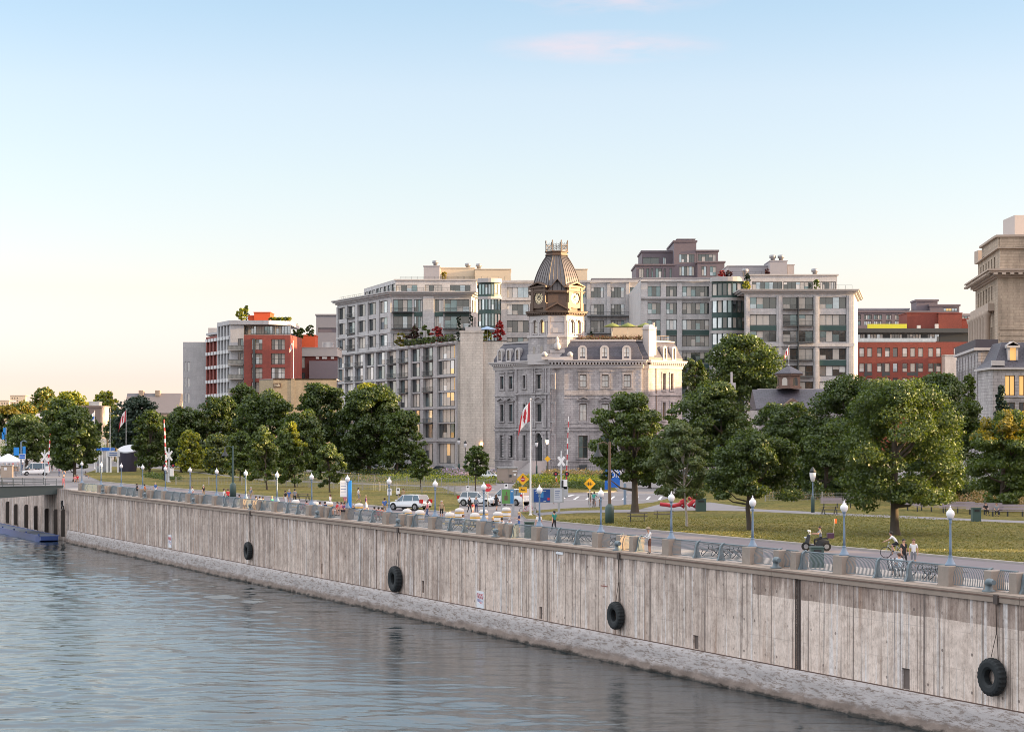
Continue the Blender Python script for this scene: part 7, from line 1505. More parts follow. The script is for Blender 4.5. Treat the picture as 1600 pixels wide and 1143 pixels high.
# --- totem, small signs
Pt = G(546,797); t = thing('blue_totem', 'slim bright blue information totem behind the tenth quay lamp', 'totem', tuple(Pt)); mb = MB(); mb.box(-.22,-.1,0,.22,.1,(797-750)/F*Pt.y); mb.build('slab', mat('totem_blue', (.02,.26,.75), .5, var=.06), t, world=False); mb = MB(); h=(797-750)/F*Pt.y; mb.box(-.95,-.08,h*.45,-.25,.06,h); mb.build('side_panel', whp, t, world=False)
for q in range(4): mb = MB(); mb.box(-.88,-.09,h*(.9-.09*q)-.04,-.35,-.082,h*(.9-.09*q)); mb.build('text_line', mapb, t, world=False)
def roadsign(px, y, ytop, kind, lab, Yo=None):
    P = G(px, y) if Yo is None else V((AX(px,Yo),Yo,0)); h = AZ(ytop, P.y); t = thing('road_sign', lab, 'road sign', tuple(P)); mb = MB(); mb.tube([(0,0,0),(0,0,h)], .045, 6); mb.build('post', galv, t, world=False)
    fm = Matrix.Translation(P) @ Matrix(((1,0,0,0),(0,0,-1,0),(0,1,0,0),(0,0,0,1)))
    if kind == 'stop':
        R_ = .43; mb = MB(); mb.add([(cos(pi/8+k*pi/4)*R_*s_, y_, h-R_+sin(pi/8+k*pi/4)*R_*s_) for s_, y_ in ((1,-.06),(1,-.03)) for k in range(8)], [tuple(range(8)), tuple(range(15,7,-1))]+[(k,8+k,8+(k+1)%8,(k+1)%8) for k in range(8)]); mb.build('octagon', redp, t, world=False); lettering('STOP', .34, whp, t, fm @ Matrix.Translation((0,h-R_,.08)), sx=.85)
    if kind in ('diamond', 'diamond2'):
        R_ = .62; mb = MB(); mb.add([(cos(k*pi/2)*R_, y_, h-R_+sin(k*pi/2)*R_) for y_ in (-.06,-.03) for k in range(4)], [(0,1,2,3),(7,6,5,4)]+[(k,4+k,4+(k+1)%4,(k+1)%4) for k in range(4)]); mb.build('diamond_board', yelp, t, world=False)
        if kind == 'diamond':
            mb = MB(); mb.add([(cos(pi/8+k*pi/4)*.24,-.07,h-R_-.02+sin(pi/8+k*pi/4)*.24) for k in range(8)], [tuple(range(8))]); mb.build('stop_symbol', redp, t, world=False); mb = MB(); mb.box(-.16,-.08,h-R_-.05,.16,-.074,h-R_+.02); mb.build('symbol_bar', whp, t, world=False); mb = MB(); mb.box(-.06,-.08,h-.42,.06,-.065,h-.28); mb.build('arrow', blk_, t, world=False)
            mb = MB(); mb.box(-.42,-.06,h-1.95,.42,-.03,h-1.4); mb.build('tab', yelp, t, world=False); mb = MB(); mb.bar((-.22,-.07,h-1.68),(.22,-.07,h-1.68), .01,.08); mb.bar((-.22,-.07,h-1.68),(-.1,-.07,h-1.57), .01,.06); mb.build('arrow', blk_, t, world=False)
        else:
            mb = MB(); mb.tube([(-.12,-.075,h-R_+.18),(-.12,-.075,h-R_-.18)], .045, 5); mb.tube([(.12,-.075,h-R_+.18),(.12,-.075,h-R_-.18)], .045, 5); mb.bar((-.3,-.075,h-R_),(.3,-.075,h-R_), .02,.06); mb.build('symbol', blk_, t, world=False)
    if kind == 'plate': mb = MB(); mb.box(-.2,-.06,h-.62,.2,-.03,h); mb.build('plate', whp, t, world=False); mb = MB(); mb.box(-.1,-.066,h-.3,.1,-.061,h-.1); mb.build('symbol', blk_, t, world=False)
roadsign(762, 796, 755, 'stop', 'red octagonal STOP sign behind the seventh quay lamp'); roadsign(817, 801, 738.5, 'diamond', 'yellow diamond sign with red stop symbol and arrow tab left of the flag pole'); roadsign(921.5, 795, 746, 'diamond2', 'yellow diamond sign near the cyclists left of the blue banner')
roadsign(731, 775, 758, 'plate', 'small white sign plate left of the parked white cars'); roadsign(791, 790, 755, 'plate', 'small white sign plate above the green map panel'); roadsign(622, 788, 762, 'plate', 'small white plate sign beside the white car'); roadsign(608.5, 812, 762.5, 'plate', 'narrow white plate beside the ninth lamp')
t = thing('street_sign', 'yellow round warning sign on a pole in front of the entrance steps', 'road sign', (AX(855.5,405),405,0)); mb = MB(); mb.tube([(AX(855.5,405),405,0),(AX(855.5,405),405,AZ(714,405))], .06, 6); mb.build('post', fr_brown, t); mb = MB(); mb.add([(AX(855.5,405)+cos(k*pi/2)*.62,404.9,AZ(716.5,405)+sin(k*pi/2)*.62) for k in range(4)], [(0,1,2,3)]); mb.build('board', yelp, t)
# --- utility cabinet
Pk = V((AX(793,330),330,0)); t = thing('utility_cabinet', 'large weathered grey utility cabinet with notices beside the parked white car', 'cabinet', tuple(Pk)); s = 330/F
mb = MB(); mb.box(AX(776.5,330),330,.1,AX(808.5,330),333,AZ(731,330)); mb.build('box', mat('cabinet_grey', (.33,.27,.24), .7, var=.25, scale=1.5), t); mb = MB(); mb.box(AX(776,330),329.9,AZ(731,330),AX(809,330),333.1,AZ(730,330)); [mb.box(AX(x,330),329.9,AZ(731,330),AX(x+1,330),330,AZ(728.5,330)) for x in (777,792,807)]; mb.build('roof', galv, t)
mb = MB(); mb.box(AX(795,330),329.96,.3,AX(795.4,330),329.99,AZ(732,330)); mb.build('door_gap', fr_dark, t)
for a, b, c_, d, m_ in ((801,808,734.5,736,whp),(802.5,806,739.5,743,whp),(796,799.5,741,745,fr_dark),(803,806,754,757,whp)): mb = MB(); mb.box(AX(a,330),329.95,AZ(d,330),AX(b,330),329.99,AZ(c_,330)); mb.build('notice', m_, t)
# --- tall black street lamps
def tall_lamp(px, Yp, y0, ytop, lab, style='cone', col=None, r=.12):
    c_ = col or iron; x = AX(px,Yp); h = AZ(ytop,Yp); t = thing('tall_street_lamp', lab, 'street lamp', (x,Yp,0)); mb = MB(); mb.lathe([(r*2.6,0),(r*2.6,1.5),(r*2.2,1.6),(r,1.8)], 12, (x,Yp,0)); mb.build('base', grp, t); mb = MB(); mb.tube([(x,Yp,1.7),(x,Yp,h)], [r,r*.7], 10); mb.build('pole', c_, t)
    if style == 'cone':
        mb = MB(); mb.tube([(x,Yp,h-.3),(x-.5,Yp,h),(x-1.0,Yp,h-.2)], .05, 6); mb.build('arm', c_, t); mb = MB(); mb.lathe([(.48,-1.1),(.42,-1.02),(.22,-.7),(.1,-.45),(.06,0)], 14, (x-1.0,Yp,h-.2)); mb.build('shade', iron, t)
    else:
        mb = MB(); mb.lathe([(.16,0),(.3,.5),(.33,.9),(.2,1.1)], 10, (x,Yp,h)); g = mb.build('lantern', MATS['lamp_globe'] if style == 'globe' else mat('lit_lamp', (.8,.6,.4), .5, var=0, emit=((1,.6,.3), 2.0)), t); mb = MB(); mb.lathe([(.36,.9),(.25,1.15),(.05,1.45)], 10, (x,Yp,h)); mb.build('lantern_cap', iron, t)
tall_lamp(952.5, G(952.5,819).y, 819, 690, 'tall brown lamp post with conical shade and green base on the right lawn', 'cone', fr_brown, .15)
tall_lamp(364, G(364,776).y, 776, 696, 'tall dark green lamp post on the left lawn', 'cone', grp, .16)
tall_lamp(1270, G(1270,802).y, 802, 752, 'small grey park lamp behind the second quay lamp', 'globe', MATS['lamp_blue_paint'], .07)
tall_lamp(838.5, 408, 0, 698, 'black lantern post left of the entrance steps', 'globe', iron, .07); tall_lamp(855, 412, 0, 694, 'black lantern post right of the entrance steps', 'lit', iron, .07); tall_lamp(717, 430, 0, 694, 'black lantern post before the condominium corner', 'globe', iron, .1); tall_lamp(727, 425, 0, 699, 'second black lantern post, right of the one at the condominium corner', 'globe', iron, .1)
for px, py, Yp, lab in ((752.5,693,508.6,'glowing orange wall lamp on the blank beige end wall'),(684.5,708,521.8,'small glowing wall lamp at the condominium ground floor')):
    t = thing('wall_lamp', lab, 'lamp', (AX(px,Yp),Yp-.2,AZ(py,Yp))); mb = MB(); mb.lathe([(.05,-.4),(.32,-.3),(.38,0),(.3,.3),(.05,.4)], 10, (AX(px,Yp),Yp-.5,AZ(py,Yp))); mb.build('lamp', mat('sodium_lamp', (1,.5,.15), .5, var=0, emit=((1,.42,.08), 5)), t); mb = MB(); mb.box(AX(px,Yp)-.08,Yp-.4,AZ(py,Yp)+.35,AX(px,Yp)+.08,Yp,AZ(py,Yp)+.5); mb.build('bracket', iron, t)
# --- red tubular sculpture
Ps = G(1075,797,.13); t = thing('red_sculpture', 'red tubular lounging sculpture on the paved corner of the park', 'sculpture', tuple(Ps)); X = lambda px, y, dy=0: (AX(px,Ps.y+dy), Ps.y+dy, AZ(y,Ps.y+dy)); rr = .2
mb = MB(); mb.tube([X(1031,787),X(1040,788),X(1052,790),X(1060,788),X(1068,784),X(1072,780)], rr, 8); mb.build('long_arm', redp, t)
for a, dy in (((1070,766),0),((1088,768),1.2)): mb = MB(); mb.tube([X(a[0],a[1],dy),X(a[0]-1,776,dy),X(a[0]+1,786,dy),X(a[0]-3,792,dy),X(a[0]-8,790,dy),X(a[0]-6,783,dy),X(a[0]+2,780,dy)], rr*.85, 8); mb.build('loop', redp, t)
mb = MB(); mb.tube([X(1075,790,.5),X(1082,784,.5),X(1088,780,.8),X(1083,776,.8),X(1077,779,.5)], rr, 8); mb.build('loop', redp, t); mb = MB(); mb.lathe([(.05,0),(.35,.15),(.4,.4),(.25,.65),(.05,.7)], 10, X(1076,766)); mb.build('head', redp, t)
# --- bike racks, parked bikes
first = True
for k in range(9):
    px = 866+k*7.6; P = G(px, 799-.2*k, .0); lab = f'thin steel bicycle hoop, {ORD[k]} of the row counted from the flag pole' if k else 'thin steel bicycle hoop closest to the flag pole'
    if first: rk = thing('bicycle_hoop', lab, 'bicycle rack', tuple(P)); mb = MB(); mb.tube([(0,-.4,0),(0,-.4,1.0),(0,-.25,1.2),(0,.25,1.2),(0,.4,1.0),(0,.4,0)], .04, 6); mb.build('hoop', iron, rk); first = False; a = rk
    else: a = copy_tree(rk, loc=P, label=lab)
    a['group'] = 'bicycle hoops right of the flag pole'
def bicycle(P, rz, m_, lab, group=None):
    t = thing('bicycle', lab, 'bicycle', tuple(P), rz, group)
    for x in (-.52, .52):
        mb = MB(); mb.tube([(x+.34*cos(2*pi*k/24),0,.35+.34*sin(2*pi*k/24)) for k in range(25)], .022, 5); wh = mb.build('wheel', blk_, t, world=False)
        mb = MB(); [mb.bar((x,0,.35),(x+.33*cos(pi*k/6),0,.35+.33*sin(pi*k/6)), .006,.006, 0, (0,1,0)) for k in range(12)]; mb.build('spokes', galv, wh, world=False)
    mb = MB()
    for a, b in (((-.52,.35),(-.08,.32)),((-.08,.32),(-.18,.82)),((-.18,.78),(.36,.82)),((-.08,.32),(.38,.76)),((-.52,.35),(-.17,.76)),((.52,.35),(.35,.92))): mb.tube([(a[0],0,a[1]),(b[0],0,b[1])], .02, 6)
    mb.build('frame', m_, t, world=False); mb = MB(); mb.loft([[(-.3,-.07,.86),(-.3,.07,.86),(-.3,.07,.9),(-.3,-.07,.9)],[(-.05,-.02,.87),(-.05,.02,.87),(-.05,.02,.9),(-.05,-.02,.9)]]); mb.build('saddle', blk_, t, world=False)
    mb = MB(); mb.tube([(.28,-.27,.98),(.36,-.1,.98),(.36,.1,.98),(.28,.27,.98)], .018, 5); mb.build('handlebar', galv, t, world=False); return t
bicycle(G(825,803.5), .1, mat('pink_paint', (.5,.15,.22), .5, var=0), 'pink bicycle parked on the promenade beside the flag pole')
bicycle(Q(417,2.0), RZ, grp, 'dark green bicycle leaning behind the railing at the twelfth lamp'); bicycle(Q(471,2.2), RZ, redp, 'red bicycle leaning behind the railing at the eleventh lamp')
# --- park benches
be = thing('park_bench', 'x', 'bench'); first = True; bw_ = mat('bench_slat', (.33,.28,.31), .8, var=.2, scale=3)
mb = MB(); [mb.box(-1.5,-.45+k*.13,.42,1.5,-.35+k*.13,.46) for k in range(4)]; mb.build('seat', bw_, be); mb = MB(); [mb.bar((-1.5,.08+k*.035,.56+k*.12),(1.5,.08+k*.035,.56+k*.12), .03,.1) for k in range(4)]; mb.build('backrest', bw_, be)
for x in (-1.2,0,1.2): mb = MB(); mb.box(x-.04,-.42,0,x+.04,-.34,.42); mb.box(x-.04,.02,0,x+.04,.1,.5); mb.build('leg', iron, be)
for px, y, lab in ((1496,801,'park bench left of the green bin'),(1538,803.5,'park bench with two people, right of the green bin'),(1574,806,'park bench nearest the right edge'),(1455,799,'park bench half hidden under the big sunlit maple'),(1418,797,'shaded park bench behind the big maple trunk'),(1308,793,'shaded park bench left of the big maple')):
    P = G(px, y, .12); 
    if first: a = be; a.location = P; a['label'] = lab; first = False
    else: a = copy_tree(be, loc=P, label=lab)
    a.rotation_euler = (0,0,-.12); a.scale = (1.15,1.1,1.15); a['group'] = 'benches along the park path'
# --- wire fences
def wire_fence(pts, h, lab, step=3.5):
    t = thing('wire_fence', lab, 'fence', tuple(pts[0])); mesh = mat('fence_wire', (.28,.28,.27), .6, .3); k = 0
    for a, b in zip(pts, pts[1:]):
        n = max(1, int((b-a).length/step)); M_, w_ = frame(a, b, a.z)
        mb = MB(); mb.M = M_
        for z in [h*q/6 for q in range(1,7)]: mb.box(0,-.012,z-.012,w_,.012,z+.012)
        for q in range(int(w_/.5)): mb.box(q*.5,-.01,.05,q*.5+.02,.01,h)
        mb.build('wire_mesh', mesh, t)
        for q in range(n): p = a.lerp(b, q/n); mb = MB(); mb.box(p.x-.07,p.y-.07,p.z,p.x+.07,p.y+.07,p.z+h+.1); mb.build('post', mat('fence_post', (.34,.32,.29), .8), t)
wire_fence([G(275,757,.12), G(430,758,.12), G(540,764,.12), G(620,768,.12), G(700,771,.12), G(722,775,.12)], 1.15, 'low wire fence with pale posts along the back of the left lawn', 4.2)
wire_fence([G(385,746,.12), G(560,753,.12), G(690,758,.12), G(775,760,.12)], 1.15, 'second low wire fence between the flower verge and the hedge', 5)
wire_fence([G(1196,783,.12), G(1330,785,.12)], 1.1, 'low wire fence in the shade right of the low maple', 3)
# building yard railing
t = thing('iron_railing', 'black spiked iron railing at the foot of the clock building', 'railing', (10,421,0)); mb = MB()
for q in range(60): mb.box(8+q*.45,420.5,0,8.05+q*.45,420.55,1.5)
mb.build('bars', iron, t); mb = MB(); mb.box(8,420.48,1.2,35,420.57,1.26); mb.build('rail', iron, t)
# --- event area at the far left
tentm = mat('tent_white', (.75,.75,.80), .6, var=.06)
def tent(px, y, w_, lab):
    P = G(px, y); t = thing('event_tent', lab, 'tent', tuple(P)); a = w_/2; mb = MB(); mb.loft([[(-a,-a,2.3),(a,-a,2.3),(a,a,2.3),(-a,a,2.3)],[(-a,-a,2.6),(a,-a,2.6),(a,a,2.6),(-a,a,2.6)],[(-.1,-.1,4.1),(.1,-.1,4.1),(.1,.1,4.1),(-.1,.1,4.1)]]); mb.build('canopy', tentm, t, world=False)
    for x in (-a+.05,a-.05):
        for y_ in (-a+.05,a-.05): mb = MB(); mb.box(x-.05,y_-.05,0,x+.05,y_+.05,2.3); mb.build('leg', galv, t, world=False)
    mb = MB(); mb.box(-a+.4,-a*.3,0,a*.2,a*.2,1.1); mb.build('counter', mat('counter_tan', (.42,.34,.28), .8), t, world=False)
tent(13, 741, 5.2, 'white peaked event tent at the left edge'); tent(26, 736, 4.2, 'white event tent behind the blue banner mast'); tent(-8, 738, 5, 'white event tent cut by the left edge')
Pk = G(11, 746); t = thing('counter_kiosk', 'tan stall counter with a small notice in front of the left tent', 'stall', tuple(Pk)); mb = MB(); mb.box(-1.0,-.6,0,1.0,.6,2.2); mb.build('cabinet', MATS['counter_tan'], t, world=False); mb = MB(); mb.box(-.4,-.64,1.4,.1,-.61,1.9); mb.build('notice', whp, t, world=False); mb = MB(); mb.box(-1.1,-.7,2.2,1.1,.7,2.3); mb.build('top', galv, t, world=False)
# leaning black kiosk and blue-topped kiosk
Pk = V((AX(198,430),430,0)); t = thing('leaning_kiosk', 'dark leaning cylindrical kiosk with a pale slanted top', 'kiosk', tuple(Pk)); mb = MB(); n = 20; h = AZ(702,430); vs = [(2.0*cos(2*pi*k/n), 2.0*sin(2*pi*k/n), 0) for k in range(n)]+[(2.15*cos(2*pi*k/n)+.4, 2.15*sin(2*pi*k/n), h+.1*cos(2*pi*k/n)+.75*sin(2*pi*k/n)) for k in range(n)]; mb.add(vs, [(k,(k+1)%n,n+(k+1)%n,n+k) for k in range(n)], 0, True); mb.build('drum', mat('kiosk_black', (.05,.045,.075), .4, var=.2), t, world=False)
mb = MB(); mb.add([(v[0]*1.0+.0, v[1], v[2]+.02) for v in vs[n:]]+[(v[0], v[1], v[2]+.25) for v in vs[n:]], [tuple(range(n,2*n)), tuple(range(n-1,-1,-1))]+[(k,(k+1)%n,n+(k+1)%n,n+k) for k in range(n)]); mb.build('slanted_top', ltp, t, world=False)
Yk = 420; t = thing('glass_kiosk', 'white framed glass kiosk with a blue roof band at the park edge', 'kiosk', (AX(168,Yk),Yk,0)); mb = MB(); mb.box(AX(150,Yk),Yk,AZ(704,Yk),AX(172,Yk),Yk+5,AZ(699,Yk)); mb.build('roof_band', bluep, t)
lettering('i', .9, whp, t, face_M((AX(158,Yk), Yk-.03, AZ(701.5,Yk)), (0,-1)))
mb = MB(); mb.box(AX(150,Yk),Yk+.3,.1,AX(167,Yk),Yk+4.5,AZ(704.1,Yk)); mb.build('glass_wall', gl_sky, t)
for x in (150,155,160,166): mb = MB(); mb.box(AX(x,Yk)-.08,Yk+.1,0,AX(x,Yk)+.08,Yk+.28,AZ(704.1,Yk)); mb.build('mullion', whp, t)
mb = MB(); mb.box(AX(170,Yk),Yk-2,AZ(713,Yk),AX(190,Yk),Yk-1.6,AZ(704.5,Yk)); mb.build('sign_panel', ltp, t)
for q in range(2): mb = MB(); mb.box(AX(174,Yk),Yk-2.05,AZ(708+q*2.6,Yk),AX(186,Yk),Yk-2.02,AZ(707+q*2.6,Yk)); mb.build('text_line', mapb, t)
for x in (171,176,187): mb = MB(); mb.box(AX(x,Yk)-.12,Yk-1.9,0,AX(x,Yk)+.12,Yk-1.7,AZ(713,Yk)); mb.build('post', whp, t)
# roof terrace things on the clock building and condominium
def parasol(P, r, m_, lab, h=2.4):
    t = thing('parasol', lab, 'parasol', tuple(P)); mb = MB(); mb.lathe([(r,h),(r*.98,h+.08),(r*.5,h+.5),(.05,h+.85)], 8); mb.build('canopy', m_, t, world=False); mb = MB(); mb.tube([(0,0,0),(0,0,h+.9)], .04, 6); mb.build('pole', galv, t, world=False)
olive = mat('olive_fabric', (.17,.20,.05), .8, var=.1); bst = mat('striped_fabric', (.30,.42,.62), .7, var=.3, scale=3)
for px, lab in ((957,'left green parasol on the clock building roof terrace'),(981,'middle green parasol on the clock building roof terrace'),(1008,'right green parasol on the clock building roof terrace')): parasol((AX(px,429),429,27.6), 1.9, olive, lab, 2.8)
parasol((AX(761,505),513,31.2), 2.4, bst, 'pale blue striped parasol on the terrace above the blank end wall', 2.9)
for px in (925,1021): bush(px, 430, 27.6, .9, 1.9, 'spruce', 'potted dark shrub on the clock building terrace, '+('near the tower' if px < 950 else 'by the chimney'), 'potted_shrub', 'roof plant', n=260)
bed('terrace_grass', [V((14,426.5,0)),V((27,426.5,0)),V((27,425.7,0)),V((14,425.7,0))], .8, 'reed', 'dry reddish terrace planting behind the roof rail of the clock building', 1500, 'red', .3, .12, z0=27.6)
# ================================================================ VEHICLES
carw = mat('car_white', (.72,.73,.76), .18, 0, var=.02, spec=.8); card = mat('car_dark', (.03,.035,.05), .2, 0, var=.05, spec=.8); cars_ = mat('car_silver', (.35,.37,.40), .25, .5, var=.03); cglass = glass('car_glass', (.03,.04,.05), .05); rubk = mat('wheel_rubber', (.015,.015,.016), .8, var=.1); rim = mat('wheel_rim', (.35,.35,.36), .35, .7, var=.1); trim = mat('car_trim', (.02,.02,.022), .6, var=0); tail = mat('tail_light', (.45,.01,.01), .25, var=0); headl = mat('head_light', (.75,.78,.8), .1, var=0)
def make_car(kind, body, lab, L_=4.6, W_=1.86, H=1.65, group=None):
    """x forward, y left"""
    t = thing('parked_car', lab, 'car', group=group); a = L_/2; w_ = W_/2; zb = .92*H/1.65+.02; r = .35 if H > 1.55 else .32
    if kind == 'suv': st = [(-a,.55,.75,.80),(-a+.08,.42,.95,.92),(-a+.5,.30,zb+.06,.99),(-a+1.6,.26,zb+.03,1),(.3,.26,zb,1),(a-1.25,.27,zb-.02,1),(a-.45,.30,zb-.14,.96),(a-.08,.38,.72,.86),(a,.45,.62,.74)]; roof = [(-a+.25,.0),(-a+.62,1),(-a+1.3,1),(.25,1.0),(a-1.95,.93),(a-1.18,.0)]
    elif kind == 'van': st = [(-a,.45,1.0,.95),(-a+.1,.35,1.1,.99),(-a+1.6,.26,1.08,1),(.5,.26,1.05,1),(a-1.0,.27,1.0,1),(a-.3,.32,.85,.95),(a,.42,.62,.82)]; roof = [(-a+.05,.0),(-a+.3,1),(-a+1.3,1),(.6,1.0),(a-1.6,.9),(a-.75,.0)]
    else: st = [(-a,.5,.78,.82),(-a+.1,.36,.92,.92),(-a+.8,.28,.95,.99),(0,.26,.93,1),(a-1.2,.27,.88,1),(a-.4,.30,.76,.95),(a,.42,.55,.76)]; roof = [(-a+.35,.0),(-a+1.1,.9),(-.3,1),(.35,.97),(a-1.25,.0)]
    mb = MB(); secs = []
    for x, z0, z1, k in st: secs.append([(x,-w_*k*.93,z0),(x,-w_*k,z0+.15),(x,-w_*k,(z0+z1)/2),(x,-w_*k*.95,z1-.05),(x,-w_*k*.86,z1),(x,w_*k*.86,z1),(x,w_*k*.95,z1-.05),(x,w_*k,(z0+z1)/2),(x,w_*k,z0+.15),(x,w_*k*.93,z0)])
    mb.loft(secs); bd = mb.build('body', body, t, world=False)
    zr = H; mb = MB(); secs = []
    for x, f in roof: z = zb-.03+(zr-.05-zb+.03)*f; k = .86-.12*f; secs.append([(x,-w_*.86,zb-.06),(x,-w_*(k+.0),z),(x,w_*(k+.0),z),(x,w_*.86,zb-.06)])
    mb.loft(secs); mb.build('window_glass', cglass, t, world=False)
    hi = [(x,f) for x, f in roof if f > .85]; mb = MB(); mb.loft([[(x,-w_*.76,zr-.07+.0*f),(x,-w_*.66,zr-.02-(1-f)*.3),(x,w_*.66,zr-.02-(1-f)*.3),(x,w_*.76,zr-.07)] for x, f in hi]); mb.build('roof', body, t, world=False)
    for s in (-1, 1):
        mb = MB(); pr = [(x, s*w_*(.865-.115*f), zb-.03+(zr-.06-zb+.03)*f) for x, f in roof]; mb.tube(pr, .035, 5)
        for i in (2, 3): x, f = roof[min(i, len(roof)-2)]; mb.bar((x, s*w_*.875, zb-.03), (x-.05, s*w_*.755, zr-.08), .07, .05)
        mb.build('pillar', body, t, world=False)
        mb = MB(); mb.box(a-1.45, s*w_*1.0-(.02 if s > 0 else .18), zb+.02, a-1.3, s*w_*1.0+(.18 if s > 0 else .02), zb+.17); mb.build('mirror', body, t, world=False)
        mb = MB(); mb.box(a-.36, s*w_*.74-.2, .62, a-.02, s*w_*.74+.1, .76); mb.build('headlight', headl, t, world=False)
        mb = MB(); z1 = zb+.22 if kind != 'sedan' else .9; mb.box(-a-.02, s*w_*.80-.11, .78, -a+.3, s*w_*.80+.12, z1); mb.build('tail_light', tail, t, world=False)
        mb = MB(); mb.box(-a+.3, s*w_*1.005-.015, .27, a-.4, s*w_*1.005+.015, .40); mb.build('sill_trim', trim, t, world=False)
        for x in (-a+.85, a-.88):
            mb = MB(); n = 18; mb.add([(x+cos(pi*k/n)*(r+.07), s*(w_+.004), r+sin(pi*k/n)*(r+.07)) for k in range(n+1)], [tuple(range(n+1))]); mb.build('wheel_arch', trim, t, world=False)
            mb = MB(); mb.tube([(x,s*(w_-.2),r),(x,s*(w_+.02),r)], [r,r], 20); wh = mb.build('wheel', rubk, t, world=False)
            mb = MB(); mb.tube([(x,s*(w_+.02),r),(x,s*(w_+.03),r)], [r*.62,r*.62], 16); 
            for k in range(5): tt = 2*pi*k/5; mb.bar((x,s*(w_+.035),r),(x+cos(tt)*r*.6,s*(w_+.035),r+sin(tt)*r*.6), .012,.05, 0, (0,1,0))
            mb.build('rim', rim, wh, world=False)
    mb = MB(); mb.box(-a-.03,-.26,.62,-a+.02,.26,.75); mb.build('number_plate', whp, t, world=False)
    mb = MB(); mb.box(-a-.02,-w_*.7,.36,-a+.1,w_*.7,.5); mb.build('bumper_trim', trim, t, world=False); mb = MB(); mb.box(a-.05,-.5,.5,a+.015,.5,.68); mb.build('grille', trim, t, world=False); return t
def place(t, P, rz): t.location = P; t.rotation_euler = (0,0,rz); return t
dirL = pi-.0
c1 = place(make_car('suv', carw, 'white sport utility car parked by the left lawn, seen from its rear right corner', 4.7), G(640,796.5,.01), radians(180-38))
c2 = place(make_car('suv', carw, 'white car parked at the lawn corner behind the two walking people', 4.5, 1.86, 1.6), G(748,790,.01), radians(-28))
c3 = place(make_car('van', carw, 'white van seen from behind, between the map panels', 4.9, 1.9, 1.85), G(797,789,.01), radians(140))
c4 = place(make_car('suv', carw, 'white car on the street left of the utility cabinet', 4.6), G(762,748.5,.01), radians(-18))
for k, (px, m_, kd, lab) in enumerate(((572,cars_,'sedan','silver car parked farthest left on the street under the elms'),(583,card,'sedan','dark car parked second from the left on the street'),(603,carw,'suv','white estate car parked on the street under the elms'),(617,cars_,'sedan','grey car in front of the white estate car on the street'),(634,card,'suv','dark blue car parked on the street right of the grey one'),(645,cars_,'sedan','pale car parked on the street left of the small dark tree'),(684,card,'sedan','dark car parked on the street right of the small dark tree'),(700,cars_,'sedan','grey car parked on the street near the condominium corner'))):
    place(make_car(kd, m_, lab, 4.4, 1.8, 1.62 if kd == 'suv' else 1.45, 'cars parked under the elms'), V((AX(px,422+(k%3)*3), 422+(k%3)*3, .01)), radians(180 if k % 2 else 175)+ (0.3 if k in (3,4,5) else 0))
for px, Yp, m_, lab in ((1060,352,carw,'white car half hidden by the young grey-green tree'),(1082,360,cars_,'pale car behind the red sculpture'),(1212,345,carw,'white car seen beneath the dark maples')): place(make_car('suv', m_, lab), V((AX(px,Yp),Yp,.01)), radians(3))
t = place(make_car('van', carw, 'white delivery van behind the railway sign at the far left', 5.2, 2.0, 2.4), V((AX(55,395),395,.01)), radians(200))
# --- three-wheeled scooter with rider
Pm = G(1276,860,.02); sc_ = thing('mobility_scooter', 'black three-wheeled scooter with top box on the promenade', 'scooter', tuple(Pm), pi)
for x, y in ((-.62,-.3),(-.62,.3),(.72,0)): mb = MB(); mb.tube([(x,y-.07,.3),(x,y+.07,.3)], [.3,.3], 18); wh = mb.build('wheel', rubk, sc_, world=False); mb = MB(); mb.tube([(x,y-.08,.3),(x,y+.08,.3)], [.16,.16], 12); mb.build('rim', rim, wh, world=False)
mb = MB(); mb.loft([[(-.8,-.28,.4),(-.8,.28,.4),(-.8,.22,.7),(-.8,-.22,.7)],[(-.1,-.25,.3),(-.1,.25,.3),(-.1,.2,.78),(-.1,-.2,.78)],[(.1,-.22,.28),(.1,.22,.28),(.1,.2,.4),(.1,-.2,.4)],[(.45,-.22,.3),(.45,.22,.3),(.45,.2,.45),(.45,-.2,.45)],[(.55,-.25,.5),(.55,.25,.5),(.45,.2,1.05),(.45,-.2,1.05)],[(.8,-.1,.55),(.8,.1,.55),(.62,.1,1.1),(.62,-.1,1.1)]]); mb.build('body', blk_, sc_, world=False)
mb = MB(); mb.loft([[(-.75,-.16,.78),(-.75,.16,.78),(-.75,.14,.9),(-.75,-.14,.9)],[(.0,-.14,.76),(.0,.14,.76),(.0,.1,.84),(.0,-.1,.84)]]); mb.build('saddle', blk_, sc_, world=False); mb = MB(); mb.box(-1.15,-.25,.85,-.7,.25,1.2); mb.build('top_box', mat('plum_box', (.05,.02,.05), .35, var=0), sc_, world=False)
mb = MB(); mb.tube([(.42,-.34,1.1),(.52,0,1.08),(.42,.34,1.1)], .025, 6); mb.build('handlebar', galv, sc_, world=False)
for s in (-1,1): mb = MB(); mb.tube([(.45,s*.3,1.1),(.5,s*.36,1.28)], .012, 5); mb.lathe([(.02,0),(.07,.04),(.07,.1),(.02,.14)], 8, (.5,s*.37,1.26)); mb.build('mirror', whp, sc_, world=False)
mb = MB(); mb.lathe([(.02,0),(.09,.05),(.09,.12)], 10, (.74,0,.82)); mb.build('headlight', headl, sc_, world=False)
mb = MB(); mb.tube([(-1.1,.1,.8),(-1.18,.1,2.15)], .012, 5); mb.build('flag_staff', galv, sc_, world=False); mb = MB(); mb.box(-1.34,.09,1.85,-1.19,.105,2.15); mb.build('safety_flag', mat('safety_orange', (.85,.16,.02), .6, var=0), sc_, world=False)
